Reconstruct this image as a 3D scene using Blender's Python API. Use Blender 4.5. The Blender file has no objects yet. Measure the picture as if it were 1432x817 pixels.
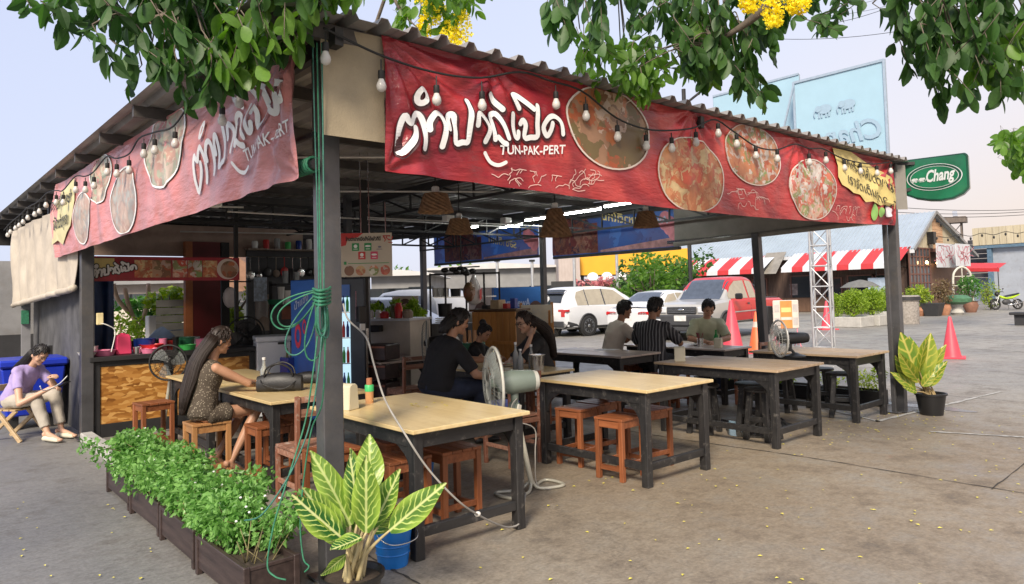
import bpy, bmesh, math, random
from mathutils import Vector, Matrix, noise
SC = bpy.context.scene
RND = random.Random(11)
PI = math.pi
rad = math.radians

# ------------------------------------------------------------------ camera
# X runs along the front eave (to the right), Y along the side eave (to the left back), origin at the corner post
FPX, PXC, PYC = 990.0, 716.0, 367.8
CAM = Vector((-1.82, -3.71, 1.59))
def _basis():
    a, p, r = rad(49.4), rad(2.5), rad(1.5)
    fw = Vector((math.cos(a), math.sin(a), 0)); up = Vector((0, 0, 1)); rt = Vector((math.sin(a), -math.cos(a), 0))
    f2 = fw*math.cos(p)+up*math.sin(p); u2 = up*math.cos(p)-fw*math.sin(p)
    return rt*math.cos(r)-u2*math.sin(r), u2*math.cos(r)+rt*math.sin(r), f2
CR, CU, CF = _basis()
cd = bpy.data.cameras.new('camera'); cam = bpy.data.objects.new('camera', cd)
SC.collection.objects.link(cam); SC.camera = cam
cam.matrix_world = Matrix(((CR.x, CU.x, -CF.x, CAM.x), (CR.y, CU.y, -CF.y, CAM.y), (CR.z, CU.z, -CF.z, CAM.z), (0, 0, 0, 1)))
cd.sensor_width = 36; cd.lens = FPX/1432*36; cd.shift_y = -(408.5-PYC)/1432
cd.clip_start = 0.05; cd.clip_end = 3000
# survey helpers: a sight line from where the photographer stood, cut by the ground, a wall plane or a measured distance
def ray(x, y): return CF+CR*((x-PXC)/FPX)-CU*((y-PYC)/FPX)
def onz(x, y, h=0.0):
    d = ray(x, y); return CAM+d*((h-CAM.z)/d.z)
def at(x, y, d): return CAM+ray(x, y)*d
def onX(x, y, X):
    d = ray(x, y); return CAM+d*((X-CAM.x)/d.x)
def onY(x, y, Y):
    d = ray(x, y); return CAM+d*((Y-CAM.y)/d.y)

# ------------------------------------------------------------------ sky, sun, exposure
W = bpy.data.worlds.new('World'); SC.world = W; W.use_nodes = True
nt = W.node_tree; nt.nodes.clear()
SUN_EL, SUN_AZ = rad(38), rad(215)          # azimuth of the sun measured from +X towards +Y
out = nt.nodes.new('ShaderNodeOutputWorld')
sky = nt.nodes.new('ShaderNodeTexSky'); sky.sky_type = 'NISHITA'; sky.sun_disc = False
sky.sun_elevation = SUN_EL; sky.sun_rotation = PI/2-SUN_AZ; sky.dust_density = 4; sky.air_density = 1.0
bg = nt.nodes.new('ShaderNodeBackground'); bg.inputs['Strength'].default_value = 0.08
nt.links.new(sky.outputs[0], bg.inputs[0])
# the veil of evening haze in front of the blue: lavender overhead, pink-cream at the horizon to the right
tc = nt.nodes.new('ShaderNodeTexCoord')
dt = nt.nodes.new('ShaderNodeVectorMath'); dt.operation = 'DOT_PRODUCT'
dt.inputs[1].default_value = (0.30, -0.38, -0.95)
nt.links.new(tc.outputs['Generated'], dt.inputs[0])
rp = nt.nodes.new('ShaderNodeValToRGB'); e = rp.color_ramp.elements
mr = nt.nodes.new('ShaderNodeMapRange'); mr.inputs[1].default_value = -0.8; mr.inputs[2].default_value = 0.35
nt.links.new(dt.outputs['Value'], mr.inputs[0]); nt.links.new(mr.outputs[0], rp.inputs[0])
e[0].position = 0.0; e[0].color = (0.47, 0.52, 0.70, 1); e[1].position = 1.0; e[1].color = (0.70, 0.52, 0.42, 1)
k = e.new(0.45); k.color = (0.56, 0.60, 0.73, 1); k = e.new(0.68); k.color = (0.65, 0.62, 0.66, 1); k = e.new(0.85); k.color = (0.70, 0.585, 0.51, 1)
bg2 = nt.nodes.new('ShaderNodeBackground'); bg2.inputs['Strength'].default_value = 0.83
nt.links.new(rp.outputs[0], bg2.inputs[0])
mx = nt.nodes.new('ShaderNodeMixShader'); mx.inputs[0].default_value = 0.86
nt.links.new(bg.outputs[0], mx.inputs[1]); nt.links.new(bg2.outputs[0], mx.inputs[2]); nt.links.new(mx.outputs[0], out.inputs[0])
sd = bpy.data.lights.new('sun', 'SUN'); sd.energy = 3.0; sd.angle = rad(16); sd.color = (1, 0.88, 0.72)
so = bpy.data.objects.new('sun', sd); SC.collection.objects.link(so)
so.rotation_euler = Vector((math.cos(SUN_AZ)*math.cos(SUN_EL), math.sin(SUN_AZ)*math.cos(SUN_EL), math.sin(SUN_EL))).to_track_quat('Z', 'Y').to_euler()
SC.view_settings.view_transform = 'Standard'; SC.view_settings.look = 'None'
SC.view_settings.exposure = 0.86; SC.view_settings.gamma = 1
SC.cycles.max_bounces = 8; SC.cycles.diffuse_bounces = 6; SC.cycles.transparent_max_bounces = 12
SC.cycles.use_denoising = True

# ------------------------------------------------------------------ materials
MC = {}
def nodes_of(name):
    m = bpy.data.materials.new(name); m.use_nodes = True
    n = m.node_tree; b = n.nodes['Principled BSDF']
    return m, n, b
def N(n, t, **kw):
    x = n.nodes.new(t)
    for k_, v in kw.items(): setattr(x, k_, v)
    return x
def coords(n, scale=(1, 1, 1), rot=(0, 0, 0), kind='Object'):
    t = N(n, 'ShaderNodeTexCoord'); mp = N(n, 'ShaderNodeMapping')
    mp.inputs['Scale'].default_value = scale; mp.inputs['Rotation'].default_value = rot
    n.links.new(t.outputs[kind], mp.inputs[0]); return mp.outputs[0]
def noise_node(n, co, scale, detail=4, rough=0.55):
    x = N(n, 'ShaderNodeTexNoise'); x.inputs['Scale'].default_value = scale; x.inputs['Detail'].default_value = detail
    x.inputs['Roughness'].default_value = rough; n.links.new(co, x.inputs['Vector']); return x
def ramp(n, fac, stops, interp='LINEAR'):
    r = N(n, 'ShaderNodeValToRGB'); r.color_ramp.interpolation = interp
    el = r.color_ramp.elements
    while len(el) > 1: el.remove(el[-1])
    for i, (p, c) in enumerate(stops):
        q = el[0] if i == 0 else el.new(p)
        q.position = p; q.color = tuple(c[:3])+(1,)
    n.links.new(fac, r.inputs[0]); return r.outputs[0]
def bump(n, b, h, s=0.3, d=0.01):
    x = N(n, 'ShaderNodeBump'); x.inputs['Strength'].default_value = s; x.inputs['Distance'].default_value = d
    n.links.new(h, x.inputs['Height']); n.links.new(x.outputs[0], b.inputs['Normal'])
def mixc(n, fac, a, c):
    x = N(n, 'ShaderNodeMix', data_type='RGBA')
    for s, v in ((0, fac), (6, a), (7, c)):
        if hasattr(v, 'links') or hasattr(v, 'is_linked'): n.links.new(v, x.inputs[s])
        else: x.inputs[s].default_value = v if s == 0 else tuple(v[:3])+(1,)
    return x.outputs[2]
def mat(name, col, rough=0.6, metal=0.0, var=0.18, scale=6, bmp=0.0, bscale=60, stretch=(1, 1, 1), per=0.0, emit=0, emcol=None, trans=0, coat=0, dirt=0.0):
    if name in MC: return MC[name]
    m, n, b = nodes_of(name); MC[name] = m
    b.inputs['Roughness'].default_value = rough; b.inputs['Metallic'].default_value = metal
    co = coords(n, stretch); nz = noise_node(n, co, scale, 5, 0.6)
    lo = [max(0, c*(1-var)) for c in col]; hi = [min(1, c*(1+var)) for c in col]
    c = ramp(n, nz.outputs[0], [(0.3, lo), (0.7, hi)])
    if per:
        oi = N(n, 'ShaderNodeObjectInfo'); hs = N(n, 'ShaderNodeHueSaturation')
        mm = N(n, 'ShaderNodeMapRange'); mm.inputs[3].default_value = 1-per; mm.inputs[4].default_value = 1+per
        n.links.new(oi.outputs['Random'], mm.inputs[0]); n.links.new(mm.outputs[0], hs.inputs['Value']); n.links.new(c, hs.inputs['Color']); c = hs.outputs[0]
    if dirt:
        n2 = noise_node(n, coords(n), 2.3, 8, 0.7); f = ramp(n, n2.outputs[0], [(0.5, (0, 0, 0)), (0.72, (dirt,)*3)])
        c = mixc(n, f, c, (0.16, 0.13, 0.10))
    n.links.new(c, b.inputs['Base Color'])
    if bmp:
        n3 = noise_node(n, co, bscale, 3); bump(n, b, n3.outputs[0], bmp)
        rr = N(n, 'ShaderNodeMapRange'); rr.inputs[3].default_value = max(0.05, rough-0.12); rr.inputs[4].default_value = min(1, rough+0.12)
        n.links.new(nz.outputs[0], rr.inputs[0]); n.links.new(rr.outputs[0], b.inputs['Roughness'])
    if emit:
        b.inputs['Emission Color'].default_value = tuple(emcol or col)+(1,); b.inputs['Emission Strength'].default_value = emit
    if trans: b.inputs['Transmission Weight'].default_value = trans; b.inputs['IOR'].default_value = 1.35
    if coat: b.inputs['Coat Weight'].default_value = coat; b.inputs['Coat Roughness'].default_value = 0.06
    return m
def wood(name, a, c, rough=0.5, scale=5, axis=0, per=0.12, wear=None):
    if name in MC: return MC[name]
    m, n, b = nodes_of(name); MC[name] = m
    s = [9, 9, 9]; s[axis] = 0.8
    nz = noise_node(n, coords(n, s), scale, 6, 0.62)
    col = ramp(n, nz.outputs[0], [(0.32, a), (0.68, c)])
    oi = N(n, 'ShaderNodeObjectInfo'); hs = N(n, 'ShaderNodeHueSaturation'); mm = N(n, 'ShaderNodeMapRange')
    mm.inputs[3].default_value = 1-per; mm.inputs[4].default_value = 1+per
    n.links.new(oi.outputs['Random'], mm.inputs[0]); n.links.new(mm.outputs[0], hs.inputs['Value']); n.links.new(col, hs.inputs['Color']); col = hs.outputs[0]
    if wear:
        w = noise_node(n, coords(n, (1, 1, 1)), 14, 8, 0.75)
        col = mixc(n, ramp(n, w.outputs[0], [(0.56, (0, 0, 0)), (0.66, (0.75,)*3)]), col, wear)
    n.links.new(col, b.inputs['Base Color']); b.inputs['Roughness'].default_value = rough
    bump(n, b, nz.outputs[0], 0.15, 0.004)
    return m
def foliage(name, a, c, rough=0.45, tr=0.35):
    if name in MC: return MC[name]
    m, n, b = nodes_of(name); MC[name] = m
    oi = N(n, 'ShaderNodeObjectInfo'); nz = noise_node(n, coords(n, kind='Object'), 7, 3)
    gi = N(n, 'ShaderNodeNewGeometry')
    ad = N(n, 'ShaderNodeMath', operation='ADD'); n.links.new(gi.outputs['Random Per Island'], ad.inputs[0]); n.links.new(oi.outputs['Random'], ad.inputs[1])
    fr = N(n, 'ShaderNodeMath', operation='FRACT'); n.links.new(ad.outputs[0], fr.inputs[0])
    av = N(n, 'ShaderNodeMath', operation='MULTIPLY_ADD'); n.links.new(nz.outputs[0], av.inputs[0]); av.inputs[1].default_value = 0.6
    hf = N(n, 'ShaderNodeMath', operation='MULTIPLY'); hf.inputs[1].default_value = 0.55
    n.links.new(fr.outputs[0], hf.inputs[0]); n.links.new(hf.outputs[0], av.inputs[2])
    col = ramp(n, av.outputs[0], [(0.15, a), (0.85, c)])
    n.links.new(col, b.inputs['Base Color']); b.inputs['Roughness'].default_value = rough
    ts = N(n, 'ShaderNodeBsdfTranslucent'); hs = N(n, 'ShaderNodeHueSaturation'); hs.inputs['Value'].default_value = 1.5; hs.inputs['Saturation'].default_value = 1.15
    n.links.new(col, hs.inputs['Color']); n.links.new(hs.outputs[0], ts.inputs[0])
    mxs = N(n, 'ShaderNodeMixShader'); mxs.inputs[0].default_value = tr
    n.links.new(b.outputs[0], mxs.inputs[1]); n.links.new(ts.outputs[0], mxs.inputs[2])
    n.links.new(mxs.outputs[0], n.nodes['Material Output'].inputs[0])
    return m
# ------------------------------------------------------------------ mesh building
def V(*a): return Vector(a)
class MB:
    def __init__(s): s.v = []; s.f = []; s.m = []; s.cur = 0
    def add(s, vs, fs):
        o = len(s.v); s.v += [tuple(v) for v in vs]; s.f += [tuple(i+o for i in f) for f in fs]; s.m += [s.cur]*len(fs); return s
    def box(s, c, d, rz=0, M=None):
        hx, hy, hz = d[0]/2, d[1]/2, d[2]/2
        vs = [V(x, y, z) for z in (-hz, hz) for y in (-hy, hy) for x in (-hx, hx)]
        Q = M if M is not None else Matrix.Rotation(rz, 3, 'Z')
        c = Vector(c)
        return s.add([Q @ v+c for v in vs], [(0, 2, 3, 1), (4, 5, 7, 6), (0, 1, 5, 4), (2, 6, 7, 3), (0, 4, 6, 2), (1, 3, 7, 5)])
    def bar(s, p, q, w, h=None, up=(0, 0, 1)):
        p = Vector(p); q = Vector(q); d = (q-p); L = d.length; d = d/L; h = h or w
        u = Vector(up); 
        if abs(d.dot(u)) > 0.98: u = V(1, 0, 0)
        a = d.cross(u).normalized(); b = a.cross(d)
        return s.box((p+q)/2, (L, w, h), M=Matrix((d, a, b)).transposed())
    def ring(s, c, d, r, n, u=None, ry=None):
        d = Vector(d).normalized()
        u = Vector(u) if u is not None else (V(0, 0, 1) if abs(d.z) < 0.9 else V(1, 0, 0))
        a = d.cross(u).normalized(); b = a.cross(d)
        return [Vector(c)+a*(math.cos(2*PI*i/n)*r)+b*(math.sin(2*PI*i/n)*(ry or r)) for i in range(n)]
    def loft(s, rings, cap=True, closed=False):
        n = len(rings[0]); k = len(rings); vs = [v for r in rings for v in r]; fs = []
        for j in range(k if closed else k-1):
            a = j*n; b = ((j+1) % k)*n
            fs += [(a+i, a+(i+1) % n, b+(i+1) % n, b+i) for i in range(n)]
        if cap and not closed:
            fs.append(tuple(range(n-1, -1, -1))); fs.append(tuple(range((k-1)*n, k*n)))
        return s.add(vs, fs)
    def tube(s, pts, r, n=8, cap=True, closed=False, flat=1.0):
        pts = [Vector(p) for p in pts]; k = len(pts)
        rr = r if isinstance(r, (list, tuple)) else [r]*k
        rings = []; u = None
        for i, p in enumerate(pts):
            if closed: d = pts[(i+1) % k]-pts[i-1]
            else: d = pts[min(i+1, k-1)]-pts[max(i-1, 0)]
            d.normalize()
            if u is None: u = V(0, 0, 1) if abs(d.z) < 0.9 else V(1, 0, 0)
            a = d.cross(u)
            if a.length < 1e-4: a = d.cross(V(1, 0.3, 0.2))
            a.normalize(); b = a.cross(d); u = b
            rings.append([p+a*(math.cos(2*PI*j/n)*rr[i])+b*(math.sin(2*PI*j/n)*rr[i]*flat) for j in range(n)])
        return s.loft(rings, cap, closed)
    def cyl(s, p, q, r, r2=None, n=14): return s.tube([p, q], [r, r if r2 is None else r2], n)
    def lathe(s, prof, n=18, c=(0, 0, 0), cap=True):
        c = Vector(c)
        return s.loft([[c+V(math.cos(2*PI*i/n)*r, math.sin(2*PI*i/n)*r, z) for i in range(n)] for r, z in prof], cap)
    def ell(s, c, r, nu=12, nv=8, M=None):
        c = Vector(c); r = (r, r, r) if not isinstance(r, (tuple, list)) else r
        vs = []; 
        for j in range(1, nv):
            t = PI*j/nv
            for i in range(nu):
                p = 2*PI*i/nu; vs.append(V(r[0]*math.sin(t)*math.cos(p), r[1]*math.sin(t)*math.sin(p), -r[2]*math.cos(t)))
        vs += [V(0, 0, -r[2]), V(0, 0, r[2])]; b, t = len(vs)-2, len(vs)-1; fs = []
        for j in range(nv-2):
            for i in range(nu): fs.append((j*nu+i, j*nu+(i+1) % nu, (j+1)*nu+(i+1) % nu, (j+1)*nu+i))
        for i in range(nu): fs.append((b, (i+1) % nu, i)); fs.append((t, (nv-2)*nu+i, (nv-2)*nu+(i+1) % nu))
        if M is not None: vs = [M @ v for v in vs]
        return s.add([v+c for v in vs], fs)
    def prism(s, poly, h, origin=(0, 0, 0), ex=(1, 0, 0), ey=(0, 0, 1), en=(0, 1, 0)):
        o = Vector(origin); ex, ey, en = Vector(ex), Vector(ey), Vector(en); n = len(poly)
        lo = [o+ex*x+ey*y for x, y in poly]; hi = [p+en*h for p in lo]
        return s.add(lo+hi, [tuple(range(n)), tuple(range(2*n-1, n-1, -1))]+[(i, i+n, (i+1) % n+n, (i+1) % n) for i in range(n)])
    def grid(s, fn, nu, nv):
        vs = [fn(i/nu, j/nv) for j in range(nv+1) for i in range(nu+1)]
        return s.add(vs, [(j*(nu+1)+i, j*(nu+1)+i+1, (j+1)*(nu+1)+i+1, (j+1)*(nu+1)+i) for j in range(nv) for i in range(nu)])
    def xf(s, M, start=0):
        for i in range(start, len(s.v)): s.v[i] = tuple(M @ Vector(s.v[i]))
        return s
    def mesh(s, name, mats, smooth=None, bevel=0, fix=True):
        me = bpy.data.meshes.new(name); me.from_pydata(s.v, [], s.f)
        for m in (mats if isinstance(mats, (list, tuple)) else [mats]): me.materials.append(m)
        me.polygons.foreach_set('material_index', s.m)
        if fix or bevel:
            bm = bmesh.new(); bm.from_mesh(me)
            if fix: bmesh.ops.recalc_face_normals(bm, faces=bm.faces)
            if bevel:
                ed = [e_ for e_ in bm.edges if len(e_.link_faces) == 2 and e_.calc_face_angle() > 0.6]
                bmesh.ops.bevel(bm, geom=ed, offset=bevel, segments=1, affect='EDGES', clamp_overlap=True)
            bm.to_mesh(me); bm.free()
        if smooth is not None:
            me.shade_smooth()
            if smooth < 3: me.set_sharp_from_angle(angle=smooth)
        me.update(); return me
    def build(s, name, mats, parent=None, smooth=None, bevel=0, fix=True, loc=None):
        return link(name, s.mesh(name, mats, smooth, bevel, fix), parent, loc)
def link(name, me, parent=None, loc=None, M=None):
    o = bpy.data.objects.new(name, me); SC.collection.objects.link(o)
    if parent is not None: o.parent = parent
    if M is not None: o.matrix_local = M
    elif loc is not None: o.location = loc
    return o
def tag(o, label=None, cat=None, group=None, kind=None):
    for k_, v in (('label', label), ('category', cat), ('group', group), ('kind', kind)):
        if v: o[k_] = v
    return o
def thing(name, label, cat, loc=(0, 0, 0), rz=0, group=None):
    o = bpy.data.objects.new(name, None); o.empty_display_size = 0.1; SC.collection.objects.link(o)
    o.location = loc; o.rotation_euler = (0, 0, rz); return tag(o, label, cat, group)
KIDS = {}
def copy_tree(o, parent=None):
    c = o.copy(); SC.collection.objects.link(c)
    if parent is not None: c.parent = parent
    for ch in list(o.children): copy_tree(ch, c)
    return c
def dup(root, loc, rz, label):
    c = copy_tree(root); c.location = loc; c.rotation_euler = (0, 0, rz); c['label'] = label; return c
def spline(pts, k=6, closed=False):
    P = [Vector(p) for p in pts]; n = len(P); o = []
    for i in range(n if closed else n-1):
        if closed: a, b, c, d = P[i-1], P[i], P[(i+1) % n], P[(i+2) % n]
        else: a, b, c, d = P[max(i-1, 0)], P[i], P[i+1], P[min(i+2, n-1)]
        for j in range(k):
            t = j/k; o.append(0.5*((2*b)+(c-a)*t+(2*a-5*b+4*c-d)*t*t+(3*b-a-3*c+d)*t**3))
    if not closed: o.append(P[-1])
    return o
def solidify(me_src, vox, smooth_iter=3, fac=0.5):
    """fuse overlapping closed shapes into one continuous skin"""
    o = bpy.data.objects.new('fuse', me_src); SC.collection.objects.link(o)
    r = o.modifiers.new('r', 'REMESH'); r.mode = 'VOXEL'; r.voxel_size = vox; r.use_smooth_shade = True
    if smooth_iter: q = o.modifiers.new('s', 'SMOOTH'); q.factor = fac; q.iterations = smooth_iter
    dg = bpy.context.evaluated_depsgraph_get(); dg.update()
    me = bpy.data.meshes.new_from_object(o.evaluated_get(dg))
    bpy.data.objects.remove(o); return me
def text_mb(body, size=1.0, thick=0.0, maxedge=None, shear=0, spacing=1.0, res=3):
    """lettering as flat faces in x,y; returns list of (verts, faces)"""
    c = bpy.data.curves.new('t', 'FONT'); c.body = body; c.size = size; c.offset = thick; c.resolution_u = res; c.shear = shear; c.space_character = spacing
    o = bpy.data.objects.new('t', c); SC.collection.objects.link(o)
    dg = bpy.context.evaluated_depsgraph_get(); dg.update()
    me = bpy.data.meshes.new_from_object(o.evaluated_get(dg))
    bm = bmesh.new(); bm.from_mesh(me)
    bmesh.ops.triangulate(bm, faces=bm.faces)
    if maxedge:
        for _ in range(3):
            ed = [e_ for e_ in bm.edges if e_.calc_length() > maxedge]
            if not ed: break
            bmesh.ops.subdivide_edges(bm, edges=ed, cuts=1); bmesh.ops.triangulate(bm, faces=bm.faces)
    vs = [v.co.copy() for v in bm.verts]; bm.verts.index_update(); fs = [tuple(v.index for v in f.verts) for f in bm.faces]
    bm.free(); bpy.data.objects.remove(o); bpy.data.curves.remove(c); bpy.data.meshes.remove(me)
    return vs, fs
def put_text(mb, body, size, fn, x0, z0, w=None, thick=0.0, maxedge=None, shear=0, spacing=1.0):
    vs, fs = text_mb(body, size, thick, maxedge, shear, spacing)
    if not vs: return
    a = min(v.x for v in vs); b = max(v.x for v in vs); k_ = (w/(b-a)) if w else 1
    mb.add([fn(x0+(v.x-a)*k_, z0+v.y) for v in vs], fs)
def ribbon(mb, pts, w, fn, taper=True, k=5):
    """brush stroke lying on a surface fn(x,z); round ended"""
    P = spline([V(p[0], p[1], 0) for p in pts], k); n = len(P); L = []; R_ = []
    for i, p in enumerate(P):
        d = P[min(i+1, n-1)]-P[max(i-1, 0)]; d.normalize(); q = V(-d.y, d.x, 0)*(w/2); L.append(p+q); R_.append(p-q)
    vs = [fn(p.x, p.y) for p in L]+[fn(p.x, p.y) for p in R_]; fs = [(i, i+1, n+i+1, n+i) for i in range(n-1)]
    for end, sg in ((0, -1), (n-1, 1)):
        d = P[min(end+1, n-1)]-P[max(end-1, 0)]; a0 = math.atan2(d.y, d.x); base = len(vs)
        arc = [P[end]+V(math.cos(a0+sg*0+(t-3)*PI/6+(0 if sg > 0 else PI)), math.sin(a0+(t-3)*PI/6+(0 if sg > 0 else PI)), 0)*(w/2) for t in range(1, 6)]
        vs += [fn(p.x, p.y) for p in arc]
        first, last = (n+end, end) if sg > 0 else (end, n+end)
        fs.append(tuple([first]+[base+i for i in range(5)]+[last]))
    mb.add(vs, fs)
def area_leaf(l, w, fold=0.25, curl=0.15, n=4):
    """a folded leaf blade along +x; returns verts, faces"""
    vs = []; fs = []
    for i in range(n+1):
        t = i/n; ww = w*0.5*(math.sin(PI*min(1, t*0.92+0.04))**0.8)*(1-0.25*t); z = -curl*l*t*t
        vs += [V(t*l, -ww, z+fold*ww), V(t*l, 0, z), V(t*l, ww, z+fold*ww)]
    for i in range(n):
        a = i*3; fs += [(a, a+3, a+4, a+1), (a+1, a+4, a+5, a+2)]
    return vs, fs
def frame_of(d, up=(0, 0, 1), roll=0):
    d = Vector(d).normalized(); u = Vector(up)
    if abs(d.dot(u)) > 0.97: u = V(1, 0, 0.2)
    y = u.cross(d).normalized(); z = d.cross(y)
    return Matrix((d, y, z)).transposed() @ Matrix.Rotation(roll, 3, 'X')
# ------------------------------------------------------------------ shared materials
BLACKW = wood('black_paint_wood', (0.010, 0.010, 0.011), (0.028, 0.027, 0.027), 0.5, 4, 0, 0.15, wear=(0.11, 0.10, 0.09))
BLACKWZ = wood('black_paint_leg', (0.010, 0.010, 0.011), (0.028, 0.027, 0.027), 0.5, 4, 2, 0.15, wear=(0.12, 0.11, 0.10))
POSTM = mat('post_paint', (0.062, 0.062, 0.066), 0.38, 0, 0.3, 3, 0.15, 30, dirt=0.35)
STEELD = mat('dark_steel', (0.028, 0.027, 0.027), 0.55, 0.2, 0.3, 5, 0.1)
TEAK = wood('teak_stain', (0.16, 0.048, 0.018), (0.29, 0.102, 0.04), 0.42, 4, 0, 0.2)
TEAKZ = wood('teak_stain_leg', (0.16, 0.048, 0.018), (0.29, 0.102, 0.04), 0.42, 4, 2, 0.2)
PINEZ = wood('light_teak_leg', (0.33, 0.15, 0.055), (0.48, 0.25, 0.10), 0.45, 4, 2, 0.1)
REDW = wood('weathered_red_wood', (0.17, 0.06, 0.035), (0.33, 0.14, 0.085), 0.6, 4, 2, 0.2, wear=(0.42, 0.33, 0.27))
REDWX = wood('weathered_red_rung', (0.20, 0.08, 0.05), (0.40, 0.22, 0.15), 0.6, 4, 1, 0.2, wear=(0.5, 0.42, 0.36))
PLY = wood('varnished_plywood', (0.56, 0.41, 0.19), (0.70, 0.56, 0.31), 0.33, 1.6, 1, 0.06, wear=(0.50, 0.36, 0.17))
BOARD = wood('worn_board_top', (0.34, 0.23, 0.135), (0.50, 0.38, 0.25), 0.5, 3, 1, 0.12, wear=(0.24, 0.16, 0.10))
BROWNB = wood('dull_brown_top', (0.42, 0.345, 0.29), (0.54, 0.45, 0.385), 0.32, 3, 1, 0.1)
WHITEP = mat('white_plastic', (0.78, 0.78, 0.76), 0.35, 0, 0.05)
CHROME = mat('stainless', (0.62, 0.62, 0.60), 0.25, 1.0, 0.1, 4)
BLACKP = mat('black_plastic', (0.014, 0.014, 0.015), 0.38, 0, 0.2)
RUBBER = mat('rubber', (0.018, 0.018, 0.018), 0.8, 0, 0.2)
GLASS = mat('clear_glass', (0.9, 0.95, 0.93), 0.03, 0, 0.01, trans=1.0)
CANVAS = mat('tan_canvas', (0.34, 0.28, 0.185), 0.8, 0, 0.16, 3, 0.25, 90, dirt=0.3)
BEIGE = mat('beige_canvas', (0.50, 0.44, 0.36), 0.75, 0, 0.14, 3, 0.2, 90, dirt=0.3)
GREYTARP = mat('grey_tarp', (0.23, 0.215, 0.19), 0.7, 0, 0.2, 3, 0.2, 60, dirt=0.4)
CORD = mat('black_cord', (0.012, 0.012, 0.012), 0.6, 0, 0.1)
BULBM = mat('milk_bulb', (0.52, 0.50, 0.47), 0.25, 0, 0.04)
WHITE = mat('white_print', (0.80, 0.80, 0.79), 0.5, 0, 0.03)
INK = mat('black_print', (0.02, 0.02, 0.02), 0.6, 0, 0.05)
YELP = mat('yellow_print', (0.72, 0.58, 0.22), 0.5, 0, 0.15, 5)
CONC = mat('cast_concrete', (0.42, 0.41, 0.38), 0.85, 0, 0.15, 5, 0.3, 40, dirt=0.4)

# ------------------------------------------------------------------ ground
def ground_mat():
    m, n, b = nodes_of('worn_concrete'); co = coords(n)
    n1 = noise_node(n, co, 0.35, 8, 0.65); n2 = noise_node(n, co, 2.1, 10, 0.74); n3 = noise_node(n, co, 45, 4, 0.6)
    c = ramp(n, n1.outputs[0], [(0.3, (0.165, 0.160, 0.152)), (0.52, (0.265, 0.25, 0.222)), (0.75, (0.345, 0.325, 0.28))])
    # brown grease and mud trodden in around the tables
    sx = N(n, 'ShaderNodeVectorMath', operation='DISTANCE'); sx.inputs[1].default_value = (4.6, -0.6, 0); n.links.new(co, sx.inputs[0])
    mr_ = N(n, 'ShaderNodeMapRange'); mr_.inputs[1].default_value = 1.8; mr_.inputs[2].default_value = 6.5; mr_.inputs[3].default_value = 0.72; mr_.inputs[4].default_value = 0
    n.links.new(sx.outputs['Value'], mr_.inputs[0])
    mu = N(n, 'ShaderNodeMath', operation='MULTIPLY'); n.links.new(mr_.outputs[0], mu.inputs[0])
    n.links.new(ramp(n, n2.outputs[0], [(0.3, (0.35,)*3), (0.6, (1,)*3)]), mu.inputs[1])
    c = mixc(n, mu.outputs[0], c, (0.25, 0.178, 0.098))
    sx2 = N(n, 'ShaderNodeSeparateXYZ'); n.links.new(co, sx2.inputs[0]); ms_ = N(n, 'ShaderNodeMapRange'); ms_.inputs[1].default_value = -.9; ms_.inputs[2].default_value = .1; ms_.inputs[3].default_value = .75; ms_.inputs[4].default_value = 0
    n.links.new(sx2.outputs[0], ms_.inputs[0]); c = mixc(n, ms_.outputs[0], c, (0.17, 0.175, 0.185))   # blends to a darker blue grey outside the side eave
    st = ramp(n, n2.outputs[0], [(0.52, (0, 0, 0)), (0.68, (0.72,)*3)])
    c = mixc(n, st, c, (0.105, 0.092, 0.08))
    sp = ramp(n, n3.outputs[0], [(0.35, (0.82,)*3), (0.65, (1.1,)*3)])
    mm = N(n, 'ShaderNodeMix', data_type='RGBA', blend_type='MULTIPLY'); mm.inputs[0].default_value = 1
    n.links.new(c, mm.inputs[6]); n.links.new(sp, mm.inputs[7])
    n4 = noise_node(n, coords(n, (1, 1.6, 1)), 11, 8, 0.75); m4 = N(n, 'ShaderNodeMix', data_type='RGBA', blend_type='MULTIPLY'); m4.inputs[0].default_value = 1
    n.links.new(mm.outputs[2], m4.inputs[6]); n.links.new(ramp(n, n4.outputs[0], [(0.34, (0.80, 0.785, 0.76)), (0.5, (1, 1, 1)), (0.68, (1.16, 1.15, 1.12))]), m4.inputs[7]); mm = m4
    # fine cracks
    vo = N(n, 'ShaderNodeTexVoronoi', feature='DISTANCE_TO_EDGE'); vo.inputs['Scale'].default_value = 0.28
    wv = N(n, 'ShaderNodeVectorMath', operation='ADD'); n.links.new(co, wv.inputs[0])
    sc_ = N(n, 'ShaderNodeVectorMath', operation='SCALE'); sc_.inputs['Scale'].default_value = 0.7; n.links.new(n2.outputs[1], sc_.inputs[0]); n.links.new(sc_.outputs[0], wv.inputs[1])
    n.links.new(wv.outputs[0], vo.inputs['Vector'])
    c2 = mixc(n, ramp(n, vo.outputs['Distance'], [(0.0, (0.35,)*3), (0.004, (0, 0, 0))]), mm.outputs[2], (0.05, 0.045, 0.04))
    n.links.new(c2, b.inputs['Base Color'])
    n.links.new(ramp(n, n2.outputs[0], [(0.3, (0.34,)*3), (0.62, (0.72,)*3)]), b.inputs['Roughness'])
    ad = N(n, 'ShaderNodeMath', operation='MULTIPLY_ADD'); n.links.new(n3.outputs[0], ad.inputs[0]); ad.inputs[1].default_value = 0.3; n.links.new(n2.outputs[0], ad.inputs[2])
    bump(n, b, ad.outputs[0], 0.35, 0.012)
    return m
g = MB(); S_ = 700
g.add([(-S_, -S_, 0), (S_, -S_, 0), (S_, S_, 0), (-S_, S_, 0)], [(0, 1, 2, 3)])
tag(g.build('ground', ground_mat(), fix=False), kind='structure')
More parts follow.
